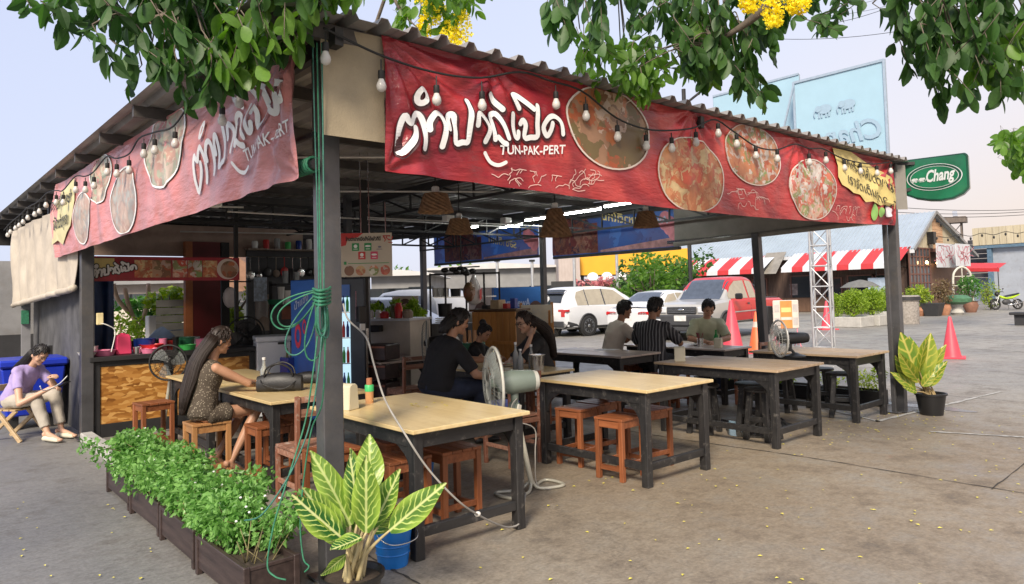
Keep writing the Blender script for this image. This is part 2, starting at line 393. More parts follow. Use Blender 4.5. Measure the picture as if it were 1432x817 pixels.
JM = mat('joint_dirt', (0.045, 0.04, 0.035), 0.9, 0, 0.4, 9)
j = MB()
def strip(mb, pts, w, z=0.004, jit=0.006):
    P = spline([V(p[0], p[1], 0) for p in pts], 14); n = len(P); L = []; R_ = []
    for i, p in enumerate(P):
        d = (P[min(i+1, n-1)]-P[max(i-1, 0)]).normalized(); q = V(-d.y, d.x, 0)*(w/2*RND.uniform(0.4, 1.3)); o = V(-d.y, d.x, 0)*RND.uniform(-jit, jit)
        L.append(p+q+o+V(0, 0, z)); R_.append(p-q+o+V(0, 0, z))
    mb.add(L+R_, [(i, i+1, n+i+1, n+i) for i in range(n-1)])
strip(j, [(4.42, 1.6), (4.44, .8), (4.55, -.4), (4.54, -2.1), (4.6, -4)], 0.016)
strip(j, [onz(470, 752), onz(530, 786), onz(600, 826)], 0.02)
strip(j, [(9.2, -4), (9.3, -.5), (9.35, 3), (9.5, 9)], 0.012)
strip(j, [(4.5, -1.9), (7, -1.8), (12, -1.7), (22, -1.4)], 0.012)
tag(j.build('ground_joints', JM, fix=False), kind='structure')
pm = MB()
for a, b_ in (((1225, 590), (1400, 548)), ((1000, 535), (1230, 590)), ((1250, 482), (1432, 492)), ((1300, 604), (1432, 612))):
    p, q = onz(*a), onz(*b_); strip(pm, [p, p.lerp(q, .5), q], 0.06, 0.006, 0.004)
tag(pm.build('painted_bay_lines', mat('worn_line_paint', (0.38, 0.37, 0.34), 0.8, 0, 0.35, 14), fix=False), kind='structure')
# low concrete kerb along the side of the shelter
kb = MB()
for i in range(7):
    kb.box((-0.20+0.006*(i % 2), 5.62-i*0.61, 0.05), (0.13, 0.585, 0.11), rz=RND.uniform(-.015, .015))
tag(kb.build('kerb', CONC, bevel=0.012), kind='structure')
pd = MB()
for cx, cy, r, q in ((5.2, .55, .35, .6), (8.15, -.22, .5, .3), (5.6, 1.1, .25, .5)):
    ang = [2*PI*i/26 for i in range(26)]
    pd.add([(cx+math.cos(a)*r*q*(1+.25*math.sin(3*a+cx)), cy+math.sin(a)*r*(1+.2*math.sin(2*a+cy)), 0.0035) for a in ang], [tuple(range(26))])
tag(pd.build('wet_patches', mat('wet_concrete', (0.07, 0.064, 0.056), 0.12, 0, 0.3, 8), fix=False), kind='structure')
ft = MB()
for i in range(300):
    if RND.random() < .75: x, y = RND.uniform(.3, 8.5), RND.uniform(-2.4, .5)
    else: x, y = RND.uniform(-1.6, -.4), RND.uniform(-2, 3.5)
    if i > 230: x, y = RND.gauss(6.6, .9), RND.gauss(-.3, .35)
    s = RND.uniform(.008, .018); a = RND.uniform(0, 6.28); c, s_ = math.cos(a)*s, math.sin(a)*s; z = RND.uniform(.006, .012)
    ft.add([(x+c, y+s_, z), (x-s_*.6, y+c*.6, z+s*.25), (x-c, y-s_, z), (x+s_*.6, y-c*.6, z+s*.25)], [(0, 1, 2, 3)])
tag(ft.build('fallen_petals', mat('yellow_petal', (0.72, 0.64, 0.10), 0.7, 0, 0.3, 30), fix=False), kind='stuff')

# ------------------------------------------------------------------ the shelter
HX, HY = 7.62, 10.6
def rz_(y): return 3.125+0.018*y
hut = thing('open_shelter', 'open sided eating shelter on black posts under a corrugated metal roof', 'shelter')
ROOFM = mat('corrugated_sheet', (0.26, 0.245, 0.23), 0.5, 0.1, 0.3, 2, 0.2, 20, dirt=0.6)
Y0, Y1 = -0.27, 15.6
def sheet_mesh(w):
    m = MB(); n = 4; pr = []
    for i in range(n):
        x = w*i/n; q = w/n
        pr += [(x, 0), (x+q*.28, 0), (x+q*.40, .042), (x+q*.60, .042), (x+q*.72, 0)]
    pr.append((w, 0))
    rows = [Y0, -.1, 2, 4, 6, 8, 10, 13, Y1]
    for lay in (0, .003):
        vs = [V(x, y, rz_(y)+z+lay) for y in rows for x, z in pr]; k = len(pr)
        m.add(vs, [(j_*k+i, j_*k+i+1, (j_+1)*k+i+1, (j_+1)*k+i) for j_ in range(len(rows)-1) for i in range(k-1)])
    for y in (Y0, Y1):
        vs = [V(x, y, rz_(y)+z) for x, z in pr]+[V(x, y, rz_(y)+z+.003) for x, z in pr]; k = len(pr)
        m.add(vs, [(i, i+1, k+i+1, k+i) for i in range(k-1)])
    return m.mesh('roof_sheet', ROOFM, fix=False)
SW = 0.832; me = sheet_mesh(SW)
for i in range(10):
    link('roof_sheet', me, hut, (-.5+i*SW*.99, 0, RND.uniform(-.002, .004)))
PUR = mat('purlin_steel', (0.075, 0.068, 0.064), 0.55, 0.1, 0.3, 4, 0.1, dirt=0.5)
for i in range(13):
    y = -.1+i*1.28
    MB().box((3.58, y, rz_(y)-.05), (8.08, .05, .09)).build('purlin', PUR, hut)
def post(x, y, z1, w=(.1, .1), nm='post', lean=(0, 0)):
    m = MB(); m.box((0, 0, z1/2), (w[0], w[1], z1))
    m.xf(Matrix(((1, 0, lean[0], 0), (0, 1, lean[1], 0), (0, 0, 1, 0), (0, 0, 0, 1))))
    m.box((0, 0, .012), (w[0]+.1, w[1]+.1, .012))
    return m.build(nm, POSTM, hut, bevel=.006, loc=(x, y, 0))
pA = post(.045, .115, 3.06, (.125, .105)); post(7.60, -.095, 3.05, (.10, .10)); post(7.46, -.06, 3.0, (.045, .05), lean=(-.012, 0))
post(-.18, 6.02, 3.15, (.13, .13)); post(7.60, 1.72, 2.38, (.11, .11), lean=(0, .03)); post(7.60, 6.35, 3.15); post(7.60, 10.55, 3.2, (.12, .12))
post(3.25, 6.0, 3.15); post(-.05, 9.7, 3.2, (.1, .1)); post(4.2, 10.6, 3.2); post(0, 15.2, 3.3); post(7.6, 15.2, 3.3)
pl = MB()
for x in (-.02, 3.4, 7.52): pl.box((x, 5.4, 2.93+.02*5), (.05, 11.2, .10))
pl.xf(Matrix.Identity(4)); pl.build('rafter', STEELD, hut)
MB().box((3.75, -.06, 2.98), (7.6, .06, .12)).build('eave_beam', STEELD, hut)
MB().bar((7.69, .3, rz_(.3)-.15), (7.69, 15.4, rz_(15.4)-.15), .03, .28).build('fascia_board', STEELD, hut); MB().box((3.6, 15.45, 3.2), (8, .03, .5)).build('fascia_board', STEELD, hut)
MB().box((3.75, 10.65, 3.12), (7.6, .06, .12)).build('eave_beam', STEELD, hut)
def truss(p, q, h, nb):
    m = MB(); p = Vector(p); q = Vector(q); u = V(0, 0, h)
    m.bar(p, q, .035); m.bar(p+u, q+u, .035)
    for i in range(nb+1):
        a = p.lerp(q, i/nb); m.bar(a, a+u, .024)
        if i < nb: m.bar(a, p.lerp(q, (i+1)/nb)+u, .024)
    m.build('truss', STEELD, hut)
truss((7.42, .3, 2.70), (7.42, 10.4, 2.66), .28, 14)
truss((.2, 6.1, 2.66), (7.3, 6.1, 2.66), .28, 11)
truss((.2, 8.9, 2.66), (7.3, 8.9, 2.66), .28, 11)
truss((3.5, .3, 2.78), (3.5, 10.4, 2.78), .24, 14)
fb = MB(); fb.box((1.75, 8.84, 2.62), (4.1, .03, .52)); fb.build('fascia_board', mat('pinkish_board', (0.42, 0.30, 0.24), 0.7, 0, 0.2, 3, dirt=0.4), hut)
# conduits, junction boxes and tubes under the roof
cdm = mat('grey_conduit', (0.62, 0.61, 0.58), 0.45, 0, 0.08)
def conduit(a, b):
    MB().tube([a, b], .011, 6).build('conduit', cdm, hut, smooth=9)
conduit((.0, 2.1, 2.74), (3.4, .6, 2.86)); conduit((1.9, 3.6, 2.8), (6.8, 1.5, 2.88)); conduit((1.2, 5.2, 2.7), (6.8, 5.6, 2.75)); conduit((-.05, 5.6, 2.62), (.6, 2.4, 2.72))
conduit((-.15, 4.4, 2.62), (1.0, 4.1, 2.62)); conduit((3.0, 5.0, 2.70), (7.3, 5.0, 2.72)); conduit((1.2, 7.2, 2.62), (4.6, 7.0, 2.66))
for c in ((.62, 3.9, 2.62), (3.9, 4.3, 2.66), (5.2, 4.6, 2.72)):
    MB().box(c, (.13, .13, .09)).build('junction_box', WHITEP, hut, bevel=.01)
# ------------------------------------------------------------------ banners
def banner_mat(name, seed, dark=0.6, wash=0.0, axis=0, reach=2.6):
    m, n, b = nodes_of(name)
    co = coords(n); n1 = noise_node(n, co, 0.9, 5, 0.6); n2 = noise_node(n, co, 26, 3)
    c = ramp(n, n1.outputs[0], [(0.25, (0.20*dark, 0.012, 0.022)), (0.5, (0.48, 0.042, 0.045)), (0.78, (0.68, 0.13+wash*.5, 0.11+wash*.5))])
    # splashes printed in dark maroon
    wv = N(n, 'ShaderNodeTexWave'); wv.inputs['Scale'].default_value = 0.55; wv.inputs['Distortion'].default_value = 9; wv.inputs['Detail'].default_value = 4
    n.links.new(coords(n, (1, 1, 1.6), (0, 0.5, seed)), wv.inputs['Vector'])
    c = mixc(n, ramp(n, wv.outputs[0], [(0.55, (0, 0, 0)), (0.95, (0.55,)*3)]), c, (0.16, 0.012, 0.026))
    sx = N(n, 'ShaderNodeSeparateXYZ'); n.links.new(co, sx.inputs[0]); mr_ = N(n, 'ShaderNodeMapRange'); mr_.inputs[1].default_value = reach*.35; mr_.inputs[2].default_value = reach; mr_.inputs[3].default_value = .72; mr_.inputs[4].default_value = 0
    n.links.new(sx.outputs[axis], mr_.inputs[0]); n5 = noise_node(n, coords(n, (1, 1, 2.2), (0, .6, 0)), 2.4, 6, .7); mu = N(n, 'ShaderNodeMath', operation='MULTIPLY'); n.links.new(mr_.outputs[0], mu.inputs[0]); n.links.new(ramp(n, n5.outputs[0], [(.35, (.35,)*3), (.62, (1,)*3)]), mu.inputs[1])
    c = mixc(n, mu.outputs[0], c, (.15, .010, .022))     # dark smoky print behind the lettering
    if wash: c = mixc(n, wash, c, (0.75, 0.42, 0.40))
    n.links.new(c, b.inputs['Base Color']); b.inputs['Roughness'].default_value = 0.30
    n6 = noise_node(n, coords(n, (1.5, 7, 6) if axis == 0 else (7, 1.5, 6), (0, .62, 0) if axis == 0 else (-.62, 0, 0)), 1.5, 4, .6); bump(n, b, n6.outputs[0], 0.42, 0.06); return m
def food_mat(name, cols, scale, seed, thin=False):
    m, n, b = nodes_of(name)
    co = coords(n, (1, 1, 1), (seed, seed*.7, seed*1.3))
    nz = noise_node(n, co, 6, 3); ad = N(n, 'ShaderNodeVectorMath', operation='MULTIPLY_ADD'); ad.inputs[1].default_value = (.35, .35, .35)
    n.links.new(nz.outputs[1], ad.inputs[0]); n.links.new(co, ad.inputs[2])
    v1 = N(n, 'ShaderNodeTexVoronoi'); v1.inputs['Scale'].default_value = scale; n.links.new(ad.outputs[0], v1.inputs['Vector'])
    v2 = N(n, 'ShaderNodeTexVoronoi'); v2.inputs['Scale'].default_value = scale*3.1; n.links.new(ad.outputs[0], v2.inputs['Vector'])
    sp = N(n, 'ShaderNodeSeparateColor'); n.links.new(v1.outputs['Color'], sp.inputs[0]); s2 = N(n, 'ShaderNodeSeparateColor'); n.links.new(v2.outputs['Color'], s2.inputs[0])
    k_ = len(cols); st = [(i/k_, c) for i, c in enumerate(cols)]
    a = ramp(n, sp.outputs[0], st, 'CONSTANT'); d = ramp(n, s2.outputs[1], st, 'CONSTANT')
    c = mixc(n, ramp(n, s2.outputs[0], [(0.5, (0, 0, 0)), (0.55, (0.8,)*3)]), a, d)
    c = mixc(n, ramp(n, v1.outputs['Distance'], [(0.2, (0, 0, 0)), (0.75, (0.45,)*3)]), c, (0.12, 0.05, 0.03))
    n.links.new(c, b.inputs['Base Color']); b.inputs['Roughness'].default_value = 0.4
    if thin:      # thin vinyl that lets daylight through
        ts = N(n, 'ShaderNodeBsdfTranslucent'); n.links.new(c, ts.inputs[0]); ms = N(n, 'ShaderNodeMixShader'); ms.inputs[0].default_value = .6
        n.links.new(b.outputs[0], ms.inputs[1]); n.links.new(ts.outputs[0], ms.inputs[2]); n.links.new(ms.outputs[0], n.nodes['Material Output'].inputs[0])
    return m
FOOD = [food_mat('food_print_stew', [(.44, .10, .04), (.22, .10, .05), (.50, .30, .18), (.54, .16, .06), (.16, .12, .05), (.62, .46, .38), (.36, .20, .12)], 3.6, 1.1),
        food_mat('food_print_salad', [(.58, .20, .08), (.66, .30, .14), (.60, .10, .05), (.68, .50, .26), (.55, .16, .06)], 7, 2.3),
        food_mat('food_print_seafood', [(.62, .55, .50), (.50, .12, .06), (.58, .22, .10), (.70, .66, .60), (.22, .30, .10), (.55, .30, .18)], 6, 3.7),
        food_mat('food_print_chilli', [(.56, .09, .06), (.66, .60, .55), (.70, .45, .34), (.30, .34, .14), (.60, .16, .09), (.68, .64, .60)], 7, 5.1)]
FADED = [food_mat('food_print_faded_a', [(.55, .52, .38), (.50, .30, .24), (.40, .45, .36), (.62, .50, .40), (.36, .42, .30)], 5, 1.9),
         food_mat('food_print_faded_b', [(.52, .38, .30), (.55, .44, .36), (.46, .30, .24), (.40, .40, .36)], 6, 4.2)]
STROKES = [[(0.477, 2.584), (0.471, 2.54), (0.438, 2.48), (0.378, 2.419), (0.359, 2.479), (0.368, 2.565), (0.394, 2.639), (0.423, 2.614), (0.445, 2.606), (0.469, 2.65), (0.502, 2.677), (0.53, 2.651), (0.547, 2.589), (0.543, 2.524), (0.53, 2.463)],
 [(0.578, 2.587), (0.577, 2.633), (0.607, 2.686), (0.65, 2.684), (0.673, 2.63), (0.671, 2.556), (0.663, 2.494)],
 [(0.707, 2.606), (0.709, 2.668), (0.734, 2.706), (0.759, 2.691), (0.757, 2.6), (0.751, 2.523), (0.805, 2.536), (0.862, 2.555), (0.865, 2.656), (0.862, 2.731), (0.854, 2.806)],
 [(0.918, 2.659), (0.919, 2.714), (0.946, 2.735), (0.999, 2.7), (1.026, 2.652), (1.0, 2.571)],
 [(1.072, 2.593), (1.058, 2.682), (1.049, 2.741), (1.094, 2.765), (1.153, 2.704), (1.19, 2.616)],
 [(1.1, 2.608), (1.138, 2.581), (1.166, 2.574)], [(1.046, 2.879), (1.08, 2.841), (1.143, 2.798)],
 [(1.233, 2.781), (1.239, 2.706), (1.253, 2.633), (1.283, 2.641), (1.292, 2.673)],
 [(1.307, 2.732), (1.328, 2.756), (1.354, 2.722), (1.347, 2.645), (1.402, 2.654), (1.459, 2.67), (1.444, 2.752), (1.44, 2.866)],
 [(1.289, 2.829), (1.243, 2.9), (1.263, 2.912), (1.355, 2.866), (1.408, 2.838)],
 [(1.578, 2.766), (1.566, 2.714), (1.537, 2.68), (1.5, 2.732), (1.536, 2.794), (1.6, 2.82), (1.662, 2.792), (1.679, 2.709)],
 [(1.009, 2.5), (1.056, 2.449), (1.116, 2.434), (1.167, 2.456)],
 [(0.554, 2.785), (0.547, 2.759), (0.531, 2.742), (0.511, 2.739), (0.495, 2.751), (0.49, 2.775), (0.497, 2.8), (0.513, 2.818), (0.533, 2.821), (0.548, 2.809), (0.554, 2.785)]]
def folds(x, z, w, zb, zt, amp, ties):
    """creases that fan out from the tied points of a stretched vinyl sheet"""
    d = 0
    for tx, tz, k_, ph, reach in ties:
        dx, dz = x-tx, z-tz; r = math.hypot(dx, dz)+.02; th = math.atan2(dz, dx)
        f = math.sin(th*k_+ph+.8*noise.noise(V(r*1.3, th, ph)))
        d += f*(.6+.4*abs(f))*math.exp(-r/reach)*min(1, r*5)
    d += .45*noise.noise(V(x*1.7, z*3.1, ph))+.2*noise.noise(V(x*6, z*7, 3))
    return d*amp
def disc_on(mb, cx, cz, rx, rz, fn, off, n=36, rings=7, inner=0.0, clip=None):
    vs = []; fs = []
    for j_ in range(rings+1):
        q = inner+(1-inner)*j_/rings
        for i in range(n):
            a = 2*PI*i/n; x = cx+rx*q*math.cos(a); z = cz+rz*q*math.sin(a)
            if clip: z = max(clip[0], min(clip[1], z))
            vs.append(fn(x, z, off))
    for j_ in range(rings): fs += [(j_*n+i, j_*n+(i+1) % n, (j_+1)*n+(i+1) % n, (j_+1)*n+i) for i in range(n)]
    mb.add(vs, fs)
def scribble(mb, cx, cz, w, h, fn, off, seed, n=9, t=.005):
    rr = random.Random(seed)
    for _ in range(n):
        x = cx+rr.uniform(-.5, .5)*w; z = cz+rr.uniform(-.5, .3)*h; pts = [(x, z)]; a = rr.uniform(.6, 2.2)
        for _ in range(5):
            a += rr.uniform(-1.3, 1.3); L = h*rr.uniform(.12, .26); x += math.cos(a)*L*1.2; z += math.sin(a)*L; z = max(cz-h/2, min(cz+h/2, z)); pts.append((x, z))
        ribbon(mb, pts, t, lambda x_, z_: fn(x_, z_, off), k=3)
# --- front banner
fr = thing('shop_banner', 'long red vinyl food banner with white Thai lettering along the front eave', 'banner', (.27, -.16, 2.3))
BO = V(.27, -.16, 2.3)
TIES = [(.27, 3.12, 19, .4, 1.9), (7.5, 3.1, 17, 1.2, 1.3), (3.3, 3.12, 11, 2.2, .55), (1.1, 3.12, 9, 1., .5), (5.1, 3.1, 10, .2, .5), (7.5, 2.32, 9, 1.2, .9), (.27, 2.3, 9, 2, .5)]
def zbot(x): return 2.315-.062*math.sin(PI*min(1, max(0, (x-.27)/7.23)))**1.2
def ffn(x, z, off=0.0):
    zb = zbot(x); t = (z-2.3)/.81; zz = zb+t*(3.115-zb)
    return V(x, -.16-off-folds(x, z, 7.2, 2.3, 3.1, .026, TIES)-.02*math.sin(PI*max(0, min(1, t))), zz)-BO
MB().grid(lambda u, v: ffn(.27+u*7.23, 2.3+v*.81), 380, 56).build('sheet', banner_mat('front_banner_print', .3), fr, smooth=9, fix=False)
hal = MB(); let = MB()
for i, s in enumerate(STROKES):
    w = .036 if i < 12 else .034
    if i == 11: w = .024
    ribbon(hal, s, w+.024, lambda x, z: ffn(x+.006, z-.006, 0.007+i*.0003)) if i != 11 else None
    ribbon(let, s, w, lambda x, z: ffn(x, z, .013+i*.0005))
hal.build('lettering_shadow', mat('smoky_print', (0.065, 0.018, 0.022), 0.5, 0, 0.3, 9), fr, fix=False)
put_text(let, 'TUN-PAK-PERT', .085, lambda x, z: ffn(x, z+(x-1.11)*.135, .013), 1.115, 2.500, .60, thick=.0015, maxedge=.06)
let.build('lettering', WHITE, fr, fix=False)
for i, (cx, cz, rx, rz2, k_) in enumerate(((2.22, 2.83, .475, .305, 0), (3.25, 2.585, .485, .305, 1), (4.24, 2.85, .485, .275, 2), (5.385, 2.615, .50, .305, 3))):
    m = MB(); disc_on(m, cx, cz, rx, rz2, ffn, .005, clip=(2.3, 3.105)); pic = m.build('food_picture', FOOD[k_], fr, smooth=9, fix=False)
    m = MB(); disc_on(m, cx, cz, rx, rz2, ffn, .012, 40, 1, .97 if i else .96, clip=(2.3, 3.105)); m.build('rim', mat('cream_print', (.66, .56, .50), .5, 0, .06), pic, fix=False)
NOTE = [(5.87, 3.09), (6.15, 3.1), (6.35, 3.1), (6.62, 3.03), (6.92, 2.95), (7.12, 2.94), (7.36, 2.89), (7.47, 2.80), (7.49, 2.62), (7.48, 2.5), (7.2, 2.54), (6.99, 2.52), (6.78, 2.56), (6.57, 2.54), (6.45, 2.62), (6.28, 2.63), (6.14, 2.67), (5.98, 2.70), (5.90, 2.78), (5.93, 2.9)]
cx, cz = 6.65, 2.8; m = MB()
for q in range(6):
    a0, a1 = q/6, (q+1)/6; n = len(NOTE)
    vs = [ffn(cx+(x-cx)*f, cz+(z-cz)*f, .019) for f in (a0, a1) for x, z in NOTE]; m.add(vs, [(i, (i+1) % n, n+(i+1) % n, n+i) for i in range(n)])
nt_ = m.build('notice_patch', YELP, fr, smooth=9, fix=False)
m = MB()
put_text(m, 'ทุกเรื่องส้มตำและยำ', .155, lambda x, z: ffn(x, z-(x-6.05)*.175, .028), 6.05, 2.925, 1.40, thick=.0005, maxedge=.08)
put_text(m, 'เราจัดเต็มทุกครก', .15, lambda x, z: ffn(x, z-(x-6.12)*.19, .028), 6.13, 2.735, 1.25, thick=.0005, maxedge=.08)
m.build('lettering', INK, nt_, fix=False)
m = MB(); disc_on(m, 6.86, 2.44, .07, .10, ffn, .021); disc_on(m, 7.0, 2.44, .06, .06, ffn, .0215); m.build('lime_print', mat('lime_print_green', (.24, .45, .12), .5, 0, .2), fr, fix=False)
m = MB(); disc_on(m, 7.22, 2.46, .12, .07, ffn, .021); m.build('garlic_print', mat('pale_lilac_print', (.62, .55, .60), .5, 0, .1), fr, fix=False)
m = MB()
for cx, cz, w, h, sd_ in ((1.45, 2.365, .5, .12, 1), (4.1, 2.44, .42, .18, 2), (6.15, 2.40, .55, .16, 3), (1.9, 2.42, .3, .16, 4)): scribble(m, cx, cz, w, h, ffn, .006, sd_, 12)
m.build('line_drawing', mat('pale_pink_print', (.72, .50, .44), .5, 0, .1), fr, fix=False)

# --- side banner: same lettering at its near end, dishes, yellow notice at the far end
sb = thing('shop_banner', 'sun bleached red food banner along the left side of the shelter', 'banner', (-.14, .06, 2.25)); SO = V(-.14, .06, 2.25)
TIES2 = [(0.0, 3.1, 19, .4, 2.2), (6.95, 3.05, 11, 1.2, 1.3), (2.4, 3.1, 9, .2, .7), (4.6, 3.1, 10, .9, .7), (0, 2.27, 9, 2, .9)]
def sfn(x, z, off=0.0):       # x runs from the near corner (0) to the far end (6.95)
    t = (z-2.27)/.83; lo = 2.27-.01*x; hi = 3.10+.004*x
    return V(-.14-.033*x-off-folds(x, z, 7, 2.27, 3.1, .026, TIES2)-.03*math.sin(PI*max(0, min(1, t))), .06+x, lo+t*(hi-lo))-SO
MB().grid(lambda u, v: sfn(u*6.95, 2.27+v*.83), 340, 48).build('sheet', banner_mat('side_banner_print', 1.7, 1.1, .46, 1, 2.0), sb, smooth=9, fix=False)
let = MB()
def tofar(x, z): return 1.62-(x-.34)*1.13, 2.42+(z-2.42)*1.13-.02
for i, s in enumerate(STROKES): ribbon(let, [tofar(*p) for p in s], (.040 if i != 11 else .026), lambda x, z: sfn(x, z, .014+i*.0005))
put_text(let, 'TUN-PAK-PERT', .1, lambda x, z: sfn(.72-(x-.1), z+x*.1, .014), .1, 2.47, .66, thick=.0015, maxedge=.06)
let.build('lettering', WHITE, sb, fix=False)
for cx, cz, rx, rz2, k_ in ((2.35, 2.86, .5, .33, 0), (3.55, 2.57, .46, .30, 1), (4.45, 2.88, .42, .24, 0), (5.25, 2.58, .40, .27, 1)):
    m = MB(); disc_on(m, cx, cz, rx, rz2, sfn, .007, clip=(2.28, 3.09)); pic = m.build('food_picture', FADED[k_], sb, smooth=9, fix=False)
    m = MB(); disc_on(m, cx, cz, rx, rz2, sfn, .013, 40, 1, .95, clip=(2.28, 3.09)); m.build('rim', WHITE, pic, fix=False)
cx, cz = 6.25, 2.72; m = MB(); OUT = [(5.75, 3.05), (6.2, 3.0), (6.9, 2.95), (6.93, 2.42), (6.6, 2.45), (6.3, 2.38), (6.1, 2.5), (5.8, 2.55), (5.6, 2.8)]
for q in range(4):
    n = len(OUT); vs = [sfn(cx+(x-cx)*f, cz+(z-cz)*f, .016) for f in (q/4, (q+1)/4) for x, z in OUT]; m.add(vs, [(i, (i+1) % n, n+(i+1) % n, n+i) for i in range(n)])
nt_ = m.build('notice_patch', mat('faded_yellow_print', (.62, .56, .30), .5, 0, .12, 4), sb, smooth=9, fix=False)
m = MB()
put_text(m, 'ทุกเรื่องส้มตำและยำ', .18, lambda x, z: sfn(6.8-(x-5.85), z, .026), 5.85, 2.80, 1.05, thick=.003, maxedge=.08)
put_text(m, 'เราจัดเต็มทุกครก', .17, lambda x, z: sfn(6.8-(x-5.85), z, .026), 5.85, 2.58, .95, thick=.003, maxedge=.08)
m.build('lettering', INK, nt_, fix=False)

# --- canvas blinds
def blind(name, label, p, q, ztop, zbot_, m_, amp, roll=True, seed=0, skew=(0, 0)):
    t = thing(name, label, 'canvas blind', ((p[0]+q[0])/2, (p[1]+q[1])/2, zbot_)); o = V((p[0]+q[0])/2, (p[1]+q[1])/2, zbot_)
    d = V(q[0]-p[0], q[1]-p[1], 0); nrm = V(d.y, -d.x, 0).normalized()
    def f(u, v, off=0):
        b = V(p[0], p[1], 0)+d*u; w = amp*(noise.noise(V(u*3*d.length, v*1.5, seed))+.6*math.sin(u*9*d.length+2.5*v+seed)*(1-v*.6))
        return b+nrm*(w+off)+V(0, 0, zbot_+v*(ztop-zbot_)+skew[0]*(1-u)*(1-v)+skew[1]*u*(1-v))-o
    MB().grid(f, 40, 24).build('cloth', m_, t, smooth=9, fix=False)
    MB().grid(lambda u, v: f(u, v, -.006), 40, 24).build('lining', m_, t, smooth=9, fix=False)
    if roll:
        rr = [f(i/16, 0) for i in range(17)]
        MB().tube(rr, .04, 10).build('rolled_hem', m_, t, smooth=9)
    return t
blind('canvas_blind', 'tan canvas blind hanging by the near corner post beside the front banner', (-.09, -.12), (.30, -.13), 3.11, 2.49, CANVAS, .012, False, 1.2)
blind('canvas_blind', 'beige canvas blind with a rolled hem beyond the side banner', (-.46, 10.9), (-.27, 6.12), 2.86, 1.70, BEIGE, .05, True, 4.0, (-.09, .10))
bb = blind('canvas_blind', 'long grey tarpaulin blind rolled half up under the right end of the roof', (7.62, 3.25), (7.62, .12), 2.98, 2.38, GREYTARP, .015, True, 2.0, (-.06, .02))
MB().tube([(0, -1.7, .0), (0, 1.7, -.02)], .028, 8).build('roller_pipe', CHROME, bb, smooth=9)
blind('canvas_blind', 'narrow grey canvas strip at the far right post beside the green sign', (7.52, -.10), (7.74, -.22), 3.08, 2.52, GREYTARP, .012, False, 5.0)

# --- printed banners along the back edge, seen from behind (the print reads in mirror image)
BLUEP = [food_mat('blue_banner_print', [(.03, .10, .34), (.04, .13, .42), (.05, .16, .48), (.03, .09, .30)], 1.2, .4, True), food_mat('meat_print', [(.42, .10, .06), (.50, .16, .08), (.30, .06, .05), (.55, .24, .14), (.10, .05, .08)], 5, 2.2, True)]
def backbanner(label, y0, y1, z0, z1, words, nm='printed_banner', meat=(.0, .4)):
    t = thing(nm, label, 'banner', (7.68, y0, z0)); L = y1-y0      # as the camera sees it: left end = large y
    def f(x, z, off=0): return V(-off-.012*noise.noise(V(x*2, z*3, y0)), L-x, z)
    MB().grid(lambda u, v: f(u*L, v*(z1-z0)), 30, 8).build('sheet', BLUEP[0], t, smooth=9, fix=False)
    MB().grid(lambda u, v: f((meat[0]+u*(meat[1]-meat[0]))*L, (.03+.94*v)*(z1-z0)*(1 if u < .8 else .8), .006), 12, 6).build('food_picture', BLUEP[1], t, smooth=9, fix=False)
    MB().grid(lambda u, v: f((meat[1]+.02+u*(.97-meat[1]))*L, .02+v*.16*(z1-z0)*(.3+u), .006), 12, 2).build('food_strip', mat('pink_food_print', (.40, .20, .20), .5, 0, .4, 9), t, fix=False)
    m = MB()
    for body, sz, x0, zz, w, sl in words:
        put_text(m, body, sz, lambda x, z: f(x0+w-(x-x0), z+sl*(x-x0), .014), x0, zz, w, thick=.004)
        if body == words[0][0]: m.build('lettering', YELP, t, fix=False); m = MB()
    if m.v: m.build('lettering', mat('pale_blue_print', (.45, .52, .66), .5), t, fix=False)
    m = MB(); h = z1-z0
    for k_ in range(3): disc_on(m, L*(.91+.03*k_), h*(.62-.12*k_), .13, .16, f, .01+.002*k_)
    m.build('slice_print', mat('pink_slice_print', (.62, .20, .24), .5, 0, .3, 6), t, fix=False)
    MB().box((0.02, L/2, -.02), (.05, L, .05)).build('bottom_rail', STEELD, t)
backbanner('blue printed banner with meat picture hung along the back edge nearest the grey tarpaulin', 3.2, 6.15, 2.28, 3.0, [('รสชาติใหม่', .22, 1.3, .38, 1.0, .22), ('Awesome', .17, 2.0, .40, .75, .1)])
backbanner('smaller blue printed banner with meat picture at the far end of the back edge', 6.55, 10.2, 2.34, 3.0, [('รสชาติใหม่', .22, 2.1, .18, .9, .2)], meat=(.12, .5))
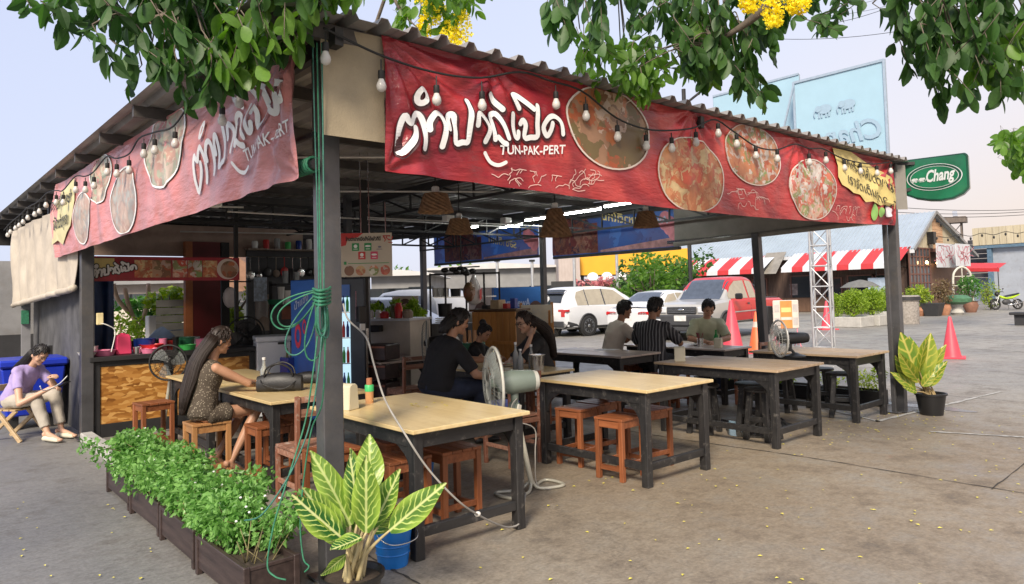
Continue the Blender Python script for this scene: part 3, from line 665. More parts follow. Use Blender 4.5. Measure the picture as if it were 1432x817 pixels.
# ------------------------------------------------------------------ tables
def make_table(label, x0, x1, y0, y1, h, topm, nboards, group='black framed dining tables', loc_rz=0, brace=True):
    cx, cy = (x0+x1)/2, (y0+y1)/2; w, l = x1-x0, y1-y0
    t = thing('dining_table', label, 'table', (cx, cy, 0), 0, group)
    th = .026
    if nboards == 1: MB().box((0, 0, h-th/2), (w, l, th)).build('table_top', topm, t, bevel=.004)
    else:
        bw = w/nboards
        for i in range(nboards): MB().box((-w/2+bw*(i+.5), 0, h-th/2+RND.uniform(-.002, .002)), (bw-.004, l+RND.uniform(-.01, .012), th)).build('board', topm, t, bevel=.003)
    L = .068; ix, iy = w/2-.065, l/2-.075
    for sx in (-1, 1):
        for sy in (-1, 1): MB().box((sx*ix, sy*iy, (h-th)/2), (L, L, h-th)).build('leg', BLACKWZ, t, bevel=.004)
    za = h-th-.05
    for s in (-1, 1):
        MB().box((0, s*iy, za), (2*ix-L, .032, .096)).build('apron', BLACKW, t, bevel=.003)
        MB().box((s*ix, 0, za), (.032, 2*iy-L, .096)).build('apron', BLACKW, t, bevel=.003)
        MB().box((0, s*iy, .16), (2*ix-L, .04, .062)).build('stretcher', BLACKW, t, bevel=.004)
    MB().box((-ix, 0, .16), (.04, 2*iy-L, .062)).build('stretcher', BLACKW, t, bevel=.004)
    if brace:
        pr = [(0, 0), (.17, 0)]+[(.17-.15*math.sin(a), -.17+.15*math.cos(a)-.0) for a in [PI/2*i/5 for i in range(0, 6)]][1:]+[(0, -.19)]
        for sx in (-1, 1):
            for sy in (-1, 1):
                MB().prism(pr, .022, (sx*ix-.011, sy*(iy-L/2), za-.047), (0, -sy, 0), (0, 0, 1), (1, 0, 0)).build('corner_brace', BLACKW, t)
    return t
make_table('table with glossy pale plywood top nearest the camera, beside the corner post', .48, 1.42, -.08, 1.34, .79, PLY, 1)
make_table('pale plywood topped table in the front row with four teak stools under it', 2.68, 3.61, -.07, 1.27, .79, PLY, 1)
make_table('table with worn three board top and a cream napkin box at its left corner', 4.64, 5.62, -.10, 1.40, .775, BOARD, 3)
make_table('table at the right end carrying a black desk fan, beside the right post', 6.46, 7.34, -.08, 1.30, .775, BOARD, 2)
make_table('dull brown topped empty table in front of the chalkboard', 5.06, 5.88, 2.25, 3.86, .76, BROWNB, 2)
make_table('pale topped table on the left with a black handbag on it', .44, 1.36, 1.99, 3.42, .76, PLY, 1)
make_table('pale topped table behind the long haired woman on the left', .44, 1.36, 3.62, 5.05, .76, PLY, 1)
make_table('table between the man in black and the woman in glasses', 2.92, 3.72, 1.75, 3.35, .76, PLY, 1)
make_table('small brown table behind the post in front of the pale counter', 2.76, 3.55, 4.25, 5.15, .76, BROWNB, 1)
make_table('table where the three men sit near the back edge', 6.62, 7.30, 1.75, 3.55, .76, BROWNB, 1)

# ------------------------------------------------------------------ stools
def make_stool(label, lm, tm, h=.52, w=.34, d=.30):
    t = thing('wooden_stool', label, 'stool', (0, 0, 0), 0, 'square wooden stools')
    n = 4; bw = w/n
    for i in range(n): MB().box((-w/2+bw*(i+.5), 0, h-.011), (bw-.004, d, .022)).build('slat', tm, t, bevel=.003)
    ix, iy = w/2-.025, d/2-.025
    for sx in (-1, 1):
        for sy in (-1, 1): MB().box((sx*ix, sy*iy, (h-.023)/2), (.042, .042, h-.023)).build('leg', lm, t, bevel=.003)
    for s in (-1, 1):
        MB().box((0, s*iy, h-.055), (2*ix-.042, .022, .06)).build('apron', tm, t, bevel=.002)
        MB().box((s*ix, 0, h-.055), (.022, 2*iy-.042, .06)).build('apron', tm, t, bevel=.002)
        MB().box((0, s*iy, .13), (2*ix-.042, .022, .04)).build('rail', tm, t, bevel=.002)
        MB().box((s*ix, 0, .10), (.022, 2*iy-.042, .04)).build('rail', tm, t, bevel=.002)
    return t
TEAKY = wood('teak_stain_slat', (0.16, 0.048, 0.018), (0.29, 0.102, 0.04), 0.42, 4, 1, 0.22)
s0 = make_stool('teak stool under the near table, closest to its right leg', TEAKZ, TEAKY); s0.location = (1.13, .46, 0)
for x, y, rz, lb in ((.72, .48, .03, 'teak stool under the near table, just left of the one by its right leg'),
    (1.02, 1.0, -.05, 'teak stool under the back edge of the near table'),
    (.52, 1.05, .05, 'teak stool half hidden by the corner post under the near table'),
    (2.86, .38, .06, 'teak stool beside the front leg of the second front table'),
    (3.33, .45, -.04, 'teak stool at the right front under the second front table'),
    (2.98, .99, .12, 'teak stool at the left side under the second front table'),
    (3.36, 1.08, .02, 'teak stool at the back right under the second front table'),
    (.24, 4.75, .1, 'empty teak stool in front of the chipboard counter'),
    (.60, 2.42, .0, 'weathered teak stool under the handbag table'),
    (.95, 2.9, .1, 'teak stool deep under the handbag table'),
    (2.38, 2.55, .0, 'teak stool the man in black sits on'),
    (3.95, 2.42, .1, 'teak stool the woman in glasses sits on'),
    (6.22, 2.30, .1, 'teak stool under the man in the striped shirt'),
    (6.22, 3.12, .0, 'teak stool under the man in the pale t-shirt'),
    (3.62, 3.72, .0, 'teak stool the small girl stands against'),
    (5.45, 2.05, .2, 'teak stool in front of the dull brown table')):
    dup(s0, (x, y, 0), rz, lb)
ws = make_stool('lighter orange stool the long haired woman sits on', PINEZ, wood('light_teak_slat', (.33, .15, .055), (.48, .25, .10), .45, 4, 1, .1)); ws.location = (.25, 2.98, 0)
def make_round_stool(label):
    t = thing('round_stool', label, 'stool', (0, 0, 0), 0, 'black round stools')
    MB().lathe([(.165, .502), (.178, .508), (.18, .522), (.173, .532), (.0, .533)], 24).build('seat', BLACKW, t, smooth=.6)
    for i in range(4):
        a = PI/4+i*PI/2; c, s = math.cos(a), math.sin(a)
        MB().bar((c*.175, s*.175, 0), (c*.115, s*.115, .502), .056, .044).build('leg', BLACKWZ, t, bevel=.004)
    for i in range(4):
        a = PI/4+i*PI/2; b = a+PI/2; r = .152; z = .17+.05*(i % 2)
        MB().bar((math.cos(a)*r, math.sin(a)*r, z), (math.cos(b)*r, math.sin(b)*r, z), .03, .05).build('rail', BLACKW, t, bevel=.003)
    return t
k0 = make_round_stool('black round stool right behind the front leg of the napkin box table'); k0.location = (5.02, .30, 0)
for x, y, rz, lb in ((5.36, .62, .3, 'black round stool partly hidden behind the one at the napkin box table leg'),
    (4.92, .95, .2, 'black round stool at the left under the napkin box table'),
    (6.82, .28, .4, 'black round stool in front of the left leg of the fan table'),
    (6.72, 1.02, .1, 'black round stool at the back left under the fan table'),
    (6.25, 1.05, .5, 'black round stool between the napkin box table and the fan table'),
    (7.15, .72, .7, 'black round stool by the potted leaves under the fan table')):
    dup(k0, (x, y, 0), rz, lb)
# ------------------------------------------------------------------ ladder back chairs
def make_chair(label, h=.82):
    t = thing('ladder_back_chair', label, 'chair', (0, 0, 0), 0, 'weathered ladder back chairs')   # faces +x
    w, d = .36, .36
    for sy in (-1, 1):
        MB().bar((-d/2, sy*w/2, 0), (-d/2-.02, sy*w/2, h), .034, .034).build('back_post', REDW, t, bevel=.003)
        MB().bar((d/2, sy*w/2, 0), (d/2, sy*w/2, .44), .034, .034).build('leg', REDW, t, bevel=.003)
        MB().bar((-d/2, sy*w/2, .18), (d/2, sy*w/2, .18), .02, .035).build('side_rail', REDWX, t, bevel=.002)
        MB().bar((-d/2, sy*w/2, .41), (d/2, sy*w/2, .41), .02, .05).build('side_rail', REDWX, t, bevel=.002)
    for z, hh in ((h-.03, .045), (h-.13, .06), (.26, .03), (.41, .045)):
        MB().bar((-d/2-.015, -w/2, z), (-d/2-.015, w/2, z), .018, hh).build('rung', REDWX, t, bevel=.002)
    for i in range(4): MB().box((-d/2+.045+i*.09, 0, .45), (.086, w+.04, .02)).build('slat', REDWX, t, bevel=.002)
    return t
c0 = make_chair('ladder back chair beside the corner post, at the end of the handbag table', .86); c0.location = (.60, 1.62, 0); c0.rotation_euler = (0, 0, PI/2)
for x, y, rz, lb in ((2.95, 3.9, PI/2, 'ladder back chair at the small brown table behind the corner post'),
    (7.0, 1.55, PI/2, 'ladder back chair at the near end of the three men table'),
    (2.55, 1.45, PI/2, 'ladder back chair behind the pedestal fan'),
    (4.15, 3.0, PI, 'ladder back chair pulled up behind the woman in glasses')):
    dup(c0, (x, y, 0), rz, lb)

# ------------------------------------------------------------------ things on the tables
NAP = mat('cream_plastic', (.60, .55, .40), .4, 0, .06)
def napkin(label, x, y, z, rz, s=1):
    t = thing('napkin_box', label, 'napkin box', (x, y, z), rz, 'cream napkin boxes')
    m = MB(); pr = [(-.06*s, 0), (.06*s, 0), (.045*s, .17*s), (.02*s, .185*s), (-.02*s, .185*s), (-.045*s, .17*s)]
    m.prism(pr, .13*s, (0, -.065*s, 0)); m.build('case', NAP, t, bevel=.006)
    MB().box((.056*s, 0, .08*s), (.012, .085*s, .10*s)).build('napkin_stack', WHITE, t, bevel=.002)
    return t
p = onz(497, 585, .76)
napkin('large cream napkin box at the left end of the near table', .60, .98, .79, .4, 1.0)
napkin('cream napkin box on the left corner of the worn board table', 4.86, 1.2, .775, .6, .92)
napkin('cream napkin box beside the green bottle on the three men table', 6.82, 1.98, .76, .2, .75)
napkin('small cream box beside the black desk fan', 6.68, 1.1, .775, .9, .62)
def bottle(name, label, cat, x, y, z, r, h, m, capm=None, liquid=None, group=None):
    t = thing(name, label, cat, (x, y, z), 0, group)
    MB().lathe([(r*.9, 0), (r, .006), (r, h*.52), (r*.9, h*.60), (r*.42, h*.74), (r*.36, h*.94), (r*.42, h*.95), (r*.42, h*.97)], 14).build('body', m, t, smooth=.7)
    if liquid: MB().lathe([(r*.85, .006), (r*.85, h*.35)], 12).build('liquid', liquid, t, smooth=.7)
    if capm: MB().lathe([(r*.46, h*.94), (r*.48, h*1.02), (r*.40, h*1.03)], 12).build('cap', capm, t, smooth=.7)
    return t
GREENB = mat('green_bottle_glass', (.02, .30, .06), .08, 0, .1, trans=.5)
MILKG = mat('frosted_bottle', (.62, .66, .66), .12, 0, .05, trans=.6)
bottle('water_bottle', 'clear glass bottle in front of the long haired woman', 'bottle', .82, 3.1, .76, .036, .27, MILKG, WHITEP)
bottle('beer_bottle', 'green glass bottle in front of the man in the olive shirt', 'bottle', 6.98, 2.12, .76, .034, .25, GREENB)
t = thing('condiment_jar', 'small orange condiment jar with green lid on the near table', 'jar', (.86, 1.12, .79))
MB().lathe([(.03, 0), (.032, .09)], 14).build('body', mat('orange_jar', (.55, .28, .12), .3, 0, .1), t, smooth=.7)
MB().lathe([(.034, .09), (.034, .135), (.03, .14)], 14).build('lid', mat('green_lid', (.06, .50, .16), .4, 0, .05), t, smooth=.7)
MB().lathe([(.022, .14), (.022, .19)], 12).build('nozzle', mat('dull_orange', (.40, .16, .08), .5), t, smooth=.7)
pt = MB()
for i in range(9):
    q = V(.9+RND.uniform(0, .35), .55+RND.uniform(-.15, .3), .7935); a = RND.uniform(0, 6); s = .017
    pt.add([q+V(math.cos(a)*s, math.sin(a)*s, 0), q+V(-math.sin(a)*s*.6, math.cos(a)*s*.6, .004), q-V(math.cos(a)*s, math.sin(a)*s, 0), q-V(-math.sin(a)*s*.6, math.cos(a)*s*.6, -.003)], [(0, 1, 2, 3)])
tag(pt.build('fallen_petals', MC['yellow_petal'], fix=False), kind='stuff')
BAG = mat('black_leather', (.016, .016, .018), .5, 0, .2, 8, .2)
def bag(label, x, y, z, rz, L, H, D, straps=True):
    t = thing('handbag', label, 'bag', (x, y, z), rz)
    rings = []
    for i in range(9):
        u = -1+2*i/8; k_ = (1-abs(u)**4*.25); hh = H*(1-.18*u*u)
        rings.append([V(u*L/2, math.copysign(abs(math.cos(a))**.6, math.cos(a))*D/2*k_*(1-.45*max(0, math.sin(a))), hh/2+hh/2*math.copysign(abs(math.sin(a))**.7, math.sin(a))) for a in [2*PI*j/16 for j in range(16)]])
    MB().loft(rings).build('body', BAG, t, smooth=.9)
    if straps:
        for sy in (-1, 1): MB().tube(spline([(-L*.32, sy*D*.3, H*.8), (-L*.25, sy*D*.45, H*1.25), (0, sy*D*.6, H*1.5), (L*.25, sy*D*.45, H*1.25), (L*.32, sy*D*.3, H*.8)], 5), .009, 6).build('strap', BAG, t, smooth=9)
        MB().tube(spline([(-L*.42, -.02, H*.7), (-L*.30, -D*.75, H*.45), (.02, -D*.72, .03), (L*.3, -D*.7, H*.35), (L*.46, 0, H*.75)], 5), .006, 6).build('long_strap', BAG, t, smooth=9)
        MB().tube([(-L*.3, 0, H*.93), (L*.3, 0, H*.93)], .006, 6).build('zip', CHROME, t, smooth=9)
    return t
bag('black leather handbag with straps standing on the table before the long haired woman', .78, 2.62, .76, -.65, .40, .17, .14)
bag('smaller black bag lying near the far edge of the handbag table', 1.22, 2.95, .76, -.7, .26, .12, .11, False)
t = thing('metal_ice_bucket', 'stainless bucket on the table of the couple, behind the pedestal fan', 'bucket', (3.35, 1.95, .76))
MB().lathe([(.065, 0), (.085, .16), (.092, .165), (.092, .172), (.083, .17), (.063, .01)], 20).build('body', CHROME, t, smooth=.7)
for i, (x, y, lb) in enumerate(((3.28, 2.22, 'taller dark soda bottle on the table of the couple'), (3.42, 2.12, 'second soda bottle right of the taller one on the table of the couple'), (3.2, 2.05, 'shortest sauce bottle on the table of the couple'))):
    bottle('soda_bottle', lb, 'bottle', x, y, .76, .033, .29-.03*i, MILKG, WHITEP, mat('cola', (.03, .012, .008), .2), 'bottles on the couple table')
PLATE = mat('glazed_plate', (.72, .71, .68), .2, 0, .04)
def plate(label, x, y, z, r=.11, food=None):
    t = thing('plate', label, 'plate', (x, y, z))
    MB().lathe([(r*.55, 0), (r, .022), (r*.98, .026), (r*.5, .008), (0, .007)], 20).build('dish', PLATE, t, smooth=.8)
    if food: MB().ell((0, 0, .018), (r*.6, r*.6, .022), 12, 6).build('food', food, t, smooth=9)
plate('white plate in front of the man in black', 3.05, 2.35, .76, .12, FOOD[1]); plate('white plate of salad beside the soda bottles', 3.45, 2.55, .76, .12, FOOD[3])
plate('white plate in front of the man in the olive shirt', 7.02, 2.45, .76, .11, FOOD[2])
for x, y, lb in ((6.88, 2.32, 'upright steel cutlery tin on the three men table'),):
    t = thing('cutlery_tin', lb, 'cutlery holder', (x, y, .76)); MB().lathe([(.04, 0), (.045, .12)], 14).build('tin', CHROME, t, smooth=.7)
    for i in range(6): MB().tube([(RND.uniform(-.02, .02), RND.uniform(-.02, .02), .03), (RND.uniform(-.06, .06), RND.uniform(-.06, .06), .2)], .006, 5).build('spoon', mat('dark_red_plastic', (.20, .03, .04), .4), t)
t = thing('paper_menu', 'white menu sheet lying on the dull brown table', 'paper', (5.75, 3.1, .762), .3); MB().box((0, 0, .003), (.21, .3, .004)).build('sheet', WHITE, t)
# basket under the couple's table
t = thing('plastic_basket', 'blue and white plastic basket on the low shelf behind the pedestal fan', 'basket', (2.5, 1.5, .34), .2)
bm_ = mat('blue_basket', (.10, .14, .45), .5, 0, .4, 25)
MB().lathe([(.12, 0), (.15, .10), (.145, .10), (.115, .01)], 16).build('wall', bm_, t, smooth=.7); MB().lathe([(.12, .006), (.0, .007)], 16).build('floor', bm_, t)
t.location.z = .47
# slippers under the fan table
for i, lb in enumerate(('black rubber sandal lying under the napkin box table on the left', 'black rubber sandal lying under the napkin box table on the right')):
    t = thing('sandal', lb, 'sandal', (5.72+.16*i, .45+.1*i, 0), .9+.4*i, 'black sandals')
    MB().prism([(-.13, -.035), (-.08, -.05), (.05, -.05), (.12, -.03), (.13, .02), (.08, .05), (-.05, .045), (-.12, .03)], .025, (0, 0, 0), (1, 0, 0), (0, 1, 0), (0, 0, 1)).build('sole', RUBBER, t, bevel=.004)
    MB().tube(spline([(.0, -.045, .02), (.03, -.02, .06), (.04, .02, .06), (.0, .045, .02)], 4), .011, 6).build('strap', RUBBER, t, smooth=9)
# blue bucket
t = thing('plastic_bucket', 'blue plastic bucket beside the front leg of the near table', 'bucket', (.40, .04, 0))
BLUEPL = mat('blue_plastic', (.012, .16, .52), .35, 0, .15, 5)
m = MB(); m.lathe([(.088, 0), (.118, .235), (.126, .238), (.126, .250), (.119, .252), (.113, .240), (.085, .012)], 26)
for z in (.07, .12): m.lathe([(.088+.03*z/.235+.001, z), (.088+.03*z/.235+.005, z+.006), (.088+.03*z/.235+.001, z+.012)], 26, cap=False)
m.build('body', BLUEPL, t, smooth=.6)
MB().lathe([(.0, .2), (.112, .2)], 20).build('water', mat('dirty_water', (.16, .22, .30), .08), t, smooth=.6)
MB().tube(spline([(.12, 0, .24), (.13, -.06, .20), (.09, -.125, .165), (0, -.14, .155), (-.09, -.125, .165), (-.13, -.06, .20), (-.12, 0, .24)], 4), .004, 6).build('handle', CHROME, t, smooth=9)
t = thing('plastic_bucket', 'small blue bucket standing under the near table behind the stools', 'bucket', (1.28, 1.12, 0))
MB().lathe([(.1, 0), (.13, .30), (.137, .31), (.125, .31), (.097, .012)], 22).build('body', BLUEPL, t, smooth=.6)
# ------------------------------------------------------------------ string lights
def bulbs_on(name, label, cord_pts, bulbs, axis):
    o = Vector(cord_pts[0]); t = thing(name, label, 'string lights', o)
    MB().tube([Vector(p)-o for p in spline(cord_pts, 5)], .0075, 5).build('cord', CORD, t, smooth=9)
    soc = MB().lathe([(.011, .055), (.022, .05), (.024, .0), (.018, -.01)], 10).mesh('socket', CORD, smooth=.7)
    blb = MB().lathe([(.017, -.005), (.022, -.02), (.033, -.045), (.036, -.062), (.030, -.085), (.014, -.098), (.0, -.10)], 14).mesh('bulb', BULBM, smooth=9)
    for p, top in bulbs:
        p = Vector(p); s = link('socket', soc, t, p-o+V(0, 0, .03)); s.scale = (.82,)*3; link('bulb', blb, s, (0, 0, 0))
        d = MB().tube([Vector(top)-p-V(0, 0, .03), V(0, 0, .05)], .0055, 5); d.build('drop_wire', CORD, s)
    return t
CRD = [(-.12, 3.05), (.23, 2.97), (.6, 2.94), (.95, 2.97), (1.29, 3.07), (1.58, 3.06), (1.89, 3.04), (2.25, 2.90), (2.59, 2.86), (2.92, 2.89), (3.26, 2.96), (3.56, 3.07), (3.87, 3.0), (4.23, 2.91), (4.59, 2.92), (4.96, 3.02), (5.26, 3.01), (5.57, 3.04), (5.95, 2.99), (6.3, 2.98), (6.65, 2.99), (6.95, 3.02), (7.4, 3.1)]
def lerpc(x, C_):
    for (a, za), (b, zb) in zip(C_, C_[1:]):
        if a <= x <= b: return za+(zb-za)*(x-a)/(b-a)
    return C_[-1][1]
YL = -.215
BX = [(-.11, 2.90), (.23, 2.81), (.61, 2.79), (.96, 2.81), (1.62, 2.92), (1.92, 2.88), (2.26, 2.77), (2.6, 2.74), (2.93, 2.76), (3.27, 2.85), (3.61, 2.97), (3.9, 2.91), (4.22, 2.84), (4.61, 2.85), (5.25, 2.88), (5.62, 2.94), (6.05, 2.9), (6.45, 2.9), (6.9, 2.92), (7.3, 2.98)]
bulbs_on('string_lights', 'black cord of unlit white bulbs looped along the front banner', [(x, YL, z) for x, z in CRD], [((x, YL, min(z, lerpc(x, CRD)-.075)), (x, YL, lerpc(x, CRD))) for x, z in BX], 0)
CL = [(.25, 2.98), (.65, 2.96), (.95, 2.90), (1.4, 3.02), (1.9, 2.91), (2.35, 2.95), (2.8, 2.98), (3.1, 2.90), (3.55, 2.93), (3.9, 3.0), (4.4, 2.93), (4.8, 2.94), (5.25, 3.0), (5.9, 2.93), (6.3, 2.98), (6.9, 3.02), (7.5, 2.98), (8.3, 2.99), (9.0, 2.95), (9.9, 2.92), (10.6, 2.86)]
BL = [.65, .93, 1.87, 2.37, 2.67, 3.11, 3.52, 3.86, 4.39, 4.77, 5.22, 5.88, 6.29, 6.94, 7.4, 7.75, 8.3, 8.7, 9.05, 9.4, 9.9, 10.2]
def xl(y): return -.245-.033*y
bulbs_on('string_lights', 'black cord of unlit white bulbs looped along the faded side banner', [(xl(y), y, z) for y, z in CL], [((xl(y), y, lerpc(y, CL)-.13), (xl(y), y, lerpc(y, CL))) for y in BL], 1)

# ------------------------------------------------------------------ green rope coil on the corner post
GR = mat('green_rope', (.025, .16, .085), .6, 0, .3, 40, .3, 120); GR2 = mat('teal_rope', (.035, .15, .11), .6, 0, .3, 40, .3, 120)
t = thing('rope_coil', 'bundle of green rope knotted round the corner post and trailing to the planter', 'rope', (-.02, .06, 0))
o = V(-.02, .06, 0)
def P3(px, py, d): return at(px, py, d)-o
def rope(pts, m=GR, r=.0045, nm='rope_strand'): MB().tube(spline(pts, 8), r, 7).build(nm, m, t, smooth=9)
D0 = 3.88
rope([P3(443, 60, D0), P3(446, 200, D0), P3(447, 320, D0), P3(449, 405, D0), P3(452, 440, D0)]); rope([P3(450, 60, D0-.02), P3(452, 210, D0-.02), P3(453, 330, D0-.02), P3(453, 420, D0-.02)], GR2)
rope([P3(437, 50, D0), P3(440, 170, D0), P3(444, 300, D0), P3(446, 410, D0)], GR2, .004)
def loop(cx, cy, w, h, ang, d, m=GR, r=.0046):
    pts = []
    for i in range(15):
        a = 2*PI*i/14; x = w*math.sin(a)*(.35+.65*(1-math.cos(a))/2); y = h*(1-math.cos(a))/2
        c, s = math.cos(ang), math.sin(ang); pts.append(P3(cx+x*c-y*s, cy+x*s+y*c, d+.02*math.sin(a)))
    rope(pts, m, r)
loop(446, 408, 26, 78, .95, D0-.03); loop(446, 409, 20, 70, .90, D0-.05, GR); loop(444, 412, 22, 92, .42, D0-.04, GR2); loop(447, 410, 17, 95, .12, D0-.06)
for i in range(7): loop(449+RND.uniform(-3, 3), 405, 8+RND.uniform(-2, 3), 62+RND.uniform(-8, 10), RND.uniform(-.12, .06), D0-.03-.012*i, GR if i % 2 else GR2)
for i in range(5):
    y0 = 404+i*5; rope([P3(438, y0, D0-.02), P3(447, y0+3, D0-.12), P3(458, y0+1, D0-.06), P3(462, y0-2, D0+.03)], GR, .008)
rope([P3(444, 470, D0-.05), P3(438, 520, D0-.1), P3(428, 585, D0-.12), P3(412, 640, D0-.2), P3(396, 690, D0-.3), P3(382, 738, D0-.35), P3(374, 790, D0-.38), P3(384, 806, D0-.4), P3(400, 811, D0-.4)])
rope([P3(450, 470, D0-.05), P3(444, 530, D0-.09), P3(434, 590, D0-.12), P3(420, 632, D0-.18), P3(398, 676, D0-.28), P3(366, 720, D0-.3), P3(342, 728, D0-.2)], GR2)
rope([P3(455, 470, D0-.03), P3(451, 560, D0-.04), P3(436, 600, D0-.04), P3(426, 660, D0-.05), P3(420, 730, D0-.1), P3(424, 780, D0-.15), P3(432, 792, D0-.2), P3(426, 800, D0-.2)])
# horizontal blind roller with rope on it, beside the post
t = thing('blind_roller', 'short black roller pipe with wound green rope on the corner post', 'roller', (-.05, .12, 2.35))
MB().tube([(-.02, -.12, .0), (-.02, .30, .01)], .032, 10).build('pipe', BLACKP, t, smooth=.8)
m = MB()
for i in range(7): m.tube([V(-.02+math.cos(a)*.040, -.08+i*.03+.012*a/6.28, .004+math.sin(a)*.040) for a in [2*PI*k_/12 for k_ in range(13)]], .009, 6)
m.build('wound_rope', GR, t, smooth=9)
MB().tube([(-.02, -.1, .17), (-.02, .28, .18)], .02, 8).build('upper_pipe', BLACKP, t, smooth=.8)
# loose white extension lead from the corner post to the foot of the near table
t = thing('extension_lead', 'grey white cable sagging from the fridge past the near table to the floor', 'cable', at(487, 447, 4.6))
o = at(487, 447, 4.6)
pts = [at(480, 425, 4.6), at(487, 447, 4.55), at(512, 472, 4.5), at(523, 510, 4.4), at(538, 558, 4.25), at(565, 605, 4.05), at(598, 655, 4.05), at(640, 700, 4.1), at(672, 722, 4.3), at(700, 735, 4.55), at(716, 737, 4.7), at(728, 728, 4.8), at(735, 690, 5.0)]
MB().tube([p-o for p in spline(pts, 6)], .0065, 6).build('cable', mat('grey_cable', (.30, .285, .26), .6, 0, .15, 8), t, smooth=9)
MB().ell(at(668, 719, 4.28)-o, (.022, .016, .016), 10, 6).build('tape_knot', mat('white_tape', (.7, .68, .62), .6), t, smooth=9)
# ------------------------------------------------------------------ fans
FANB = mat('fan_blade_grey', (.30, .33, .31), .4, 0, .08); FANG = mat('fan_motor_grey', (.15, .185, .16), .4, 0, .12, 5); WIREG = mat('fan_wire', (.20, .21, .20), .4, .3, .1)
def fan(name, label, base, head, face, R, bodym, blade, wire, pole=True, nw=44, ringm=None, base_r=.24, legs='loop'):
    t = thing(name, label, 'fan', base); b = Vector(base); h = Vector(head)-b; f = Vector(face).normalized()
    M = frame_of(f).to_4x4(); M.translation = h
    hd = bpy.data.objects.new('fan_head', None)
    m = MB()  # motor: local x is the way it blows
    m.loft([m.ring((x, 0, 0), (1, 0, 0), r*R, 16) for x, r in ((-.30, .0), (-.30, .24), (-.28, .30), (-.10, .34), (.0, .28), (.02, .1))], cap=False); m.xf(M); m.build('motor', bodym, t, smooth=.7)
    m = MB(); m.loft([m.ring((x, 0, 0), (1, 0, 0), r*R, 16) for x, r in ((-.335, .0), (-.335, .16), (-.32, .26), (-.29, .285), (-.285, .2))], cap=False); m.xf(M); m.build('motor_cap', ringm or bodym, t, smooth=.7)
    m = MB(); m.box((-.15, -.29*R, .12*R), (.09, .012, .07)); m.xf(M); m.build('maker_plate', WHITEP, t)
    for side in (0, 1):
        m = MB(); x0 = .16 if side else .02; bulge = .10*R if side else -.03*R
        for i in range(nw):
            a = 2*PI*i/nw; c, s = math.cos(a), math.sin(a)
            q = [V(x0*R*3*.5+bulge*(1-u*u)+(.0 if not side else 0), c*R*u, s*R*u) for u in (.12, .5, .8, 1.0)]
            q[-1].x = .10*R+(.02 if side else -.02); m.tube(q, .0018, 3)
        for u in (.12, .45, .72): m.tube([V(x0*R*1.5+bulge*(1-u*u), math.cos(2*PI*i/24)*R*u, math.sin(2*PI*i/24)*R*u) for i in range(24)], .003, 4, closed=True)
        m.xf(M); m.build('guard', wire, t, smooth=9)
    m = MB(); m.tube([V(.10*R, math.cos(2*PI*i/40)*R, math.sin(2*PI*i/40)*R) for i in range(40)], .012, 6, closed=True); m.xf(M); m.build('guard_rim', ringm or wire, t, smooth=9)
    for i in range(3 if R < .26 else 4):
        m = MB(); n_ = 3 if R < .26 else 4; a = 2*PI*i/n_
        def bl(u, v):
            r = R*(.14+.74*u); an = a+(v-.5)*(1.15-.25*u)+u*.35; return V(.11*R+.12*R*(v-.5)*(1-.3*u), math.cos(an)*r, math.sin(an)*r)
        m.grid(bl, 6, 6); m.xf(M); m.build('blade', blade, t, smooth=9, fix=False)
    m = MB(); m.loft([m.ring((x*R, 0, 0), (1, 0, 0), r*R, 14) for x, r in ((.05, .13), (.20, .13), (.24, .08), (.25, .01))]); m.xf(M); m.build('hub', bodym, t, smooth=.7)
    neck = h+M.to_3x3() @ V(-.45*R, 0, -.24*R)
    MB().tube([h+M.to_3x3() @ V(-.42*R, 0, -.1*R), neck, V(neck.x, neck.y, neck.z-.10)], [.03, .035, .03], 10).build('tilt_joint', bodym, t, smooth=.7)
    if pole: MB().tube([V(neck.x, neck.y, neck.z-.10), V(0, 0, .06)], [.019, .022], 10).build('pole', mat('cream_grey_pipe', (.44, .43, .36), .4, .2, .1), t, smooth=.8)
    return t, neck
t, nk = fan('pedestal_fan', 'tall grey pedestal fan with cream rim behind the near table', (2.02, .60, 0), tuple(at(697, 536, 5.62)), (-.86, .42, -.02), .285, FANG, FANB, WIREG, ringm=mat('cream_rim', (.42, .42, .38), .4))
MB().box((nk.x-.02, nk.y+.0, nk.z-.17), (.07, .08, .16), M=Matrix.Rotation(.25, 3, 'Y')).build('control_box', FANG, t, bevel=.012)
MB().bar((nk.x+.02, nk.y-.035, nk.z-.11), (nk.x-.015, nk.y-.045, nk.z-.23), .012, .05).build('button_strip', mat('cream_plastic2', (.62, .60, .52), .4), t, bevel=.002)
bl_ = mat('cream_grey_pipe', (.44, .43, .36))
for sg in (-1, 1): MB().tube(spline([(0, 0, .10), (sg*.03, -.02, .035), (sg*.10, -.06, .016), (sg*.26, -.10, .016), (sg*.30, .02, .016), (sg*.26, .13, .016), (sg*.08, .06, .016), (0, .02, .08)], 5), .013, 8).build('base_loop', bl_, t, smooth=9)
MB().tube(spline([V(nk.x, nk.y-.03, nk.z-.06), V(nk.x-.10, nk.y-.08, nk.z-.1), V(nk.x-.06, nk.y-.05, nk.z-.22), V(.02, -.03, .5), V(.03, -.02, .3), V(.04, -.02, .05), V(.12, -.1, .012)], 5), .005, 6).build('power_cord', mat('grey_cable', (.42, .40, .37)), t, smooth=9)
CLEARB = mat('smoky_clear_blade', (.42, .45, .44), .15, 0, .05, trans=.7)
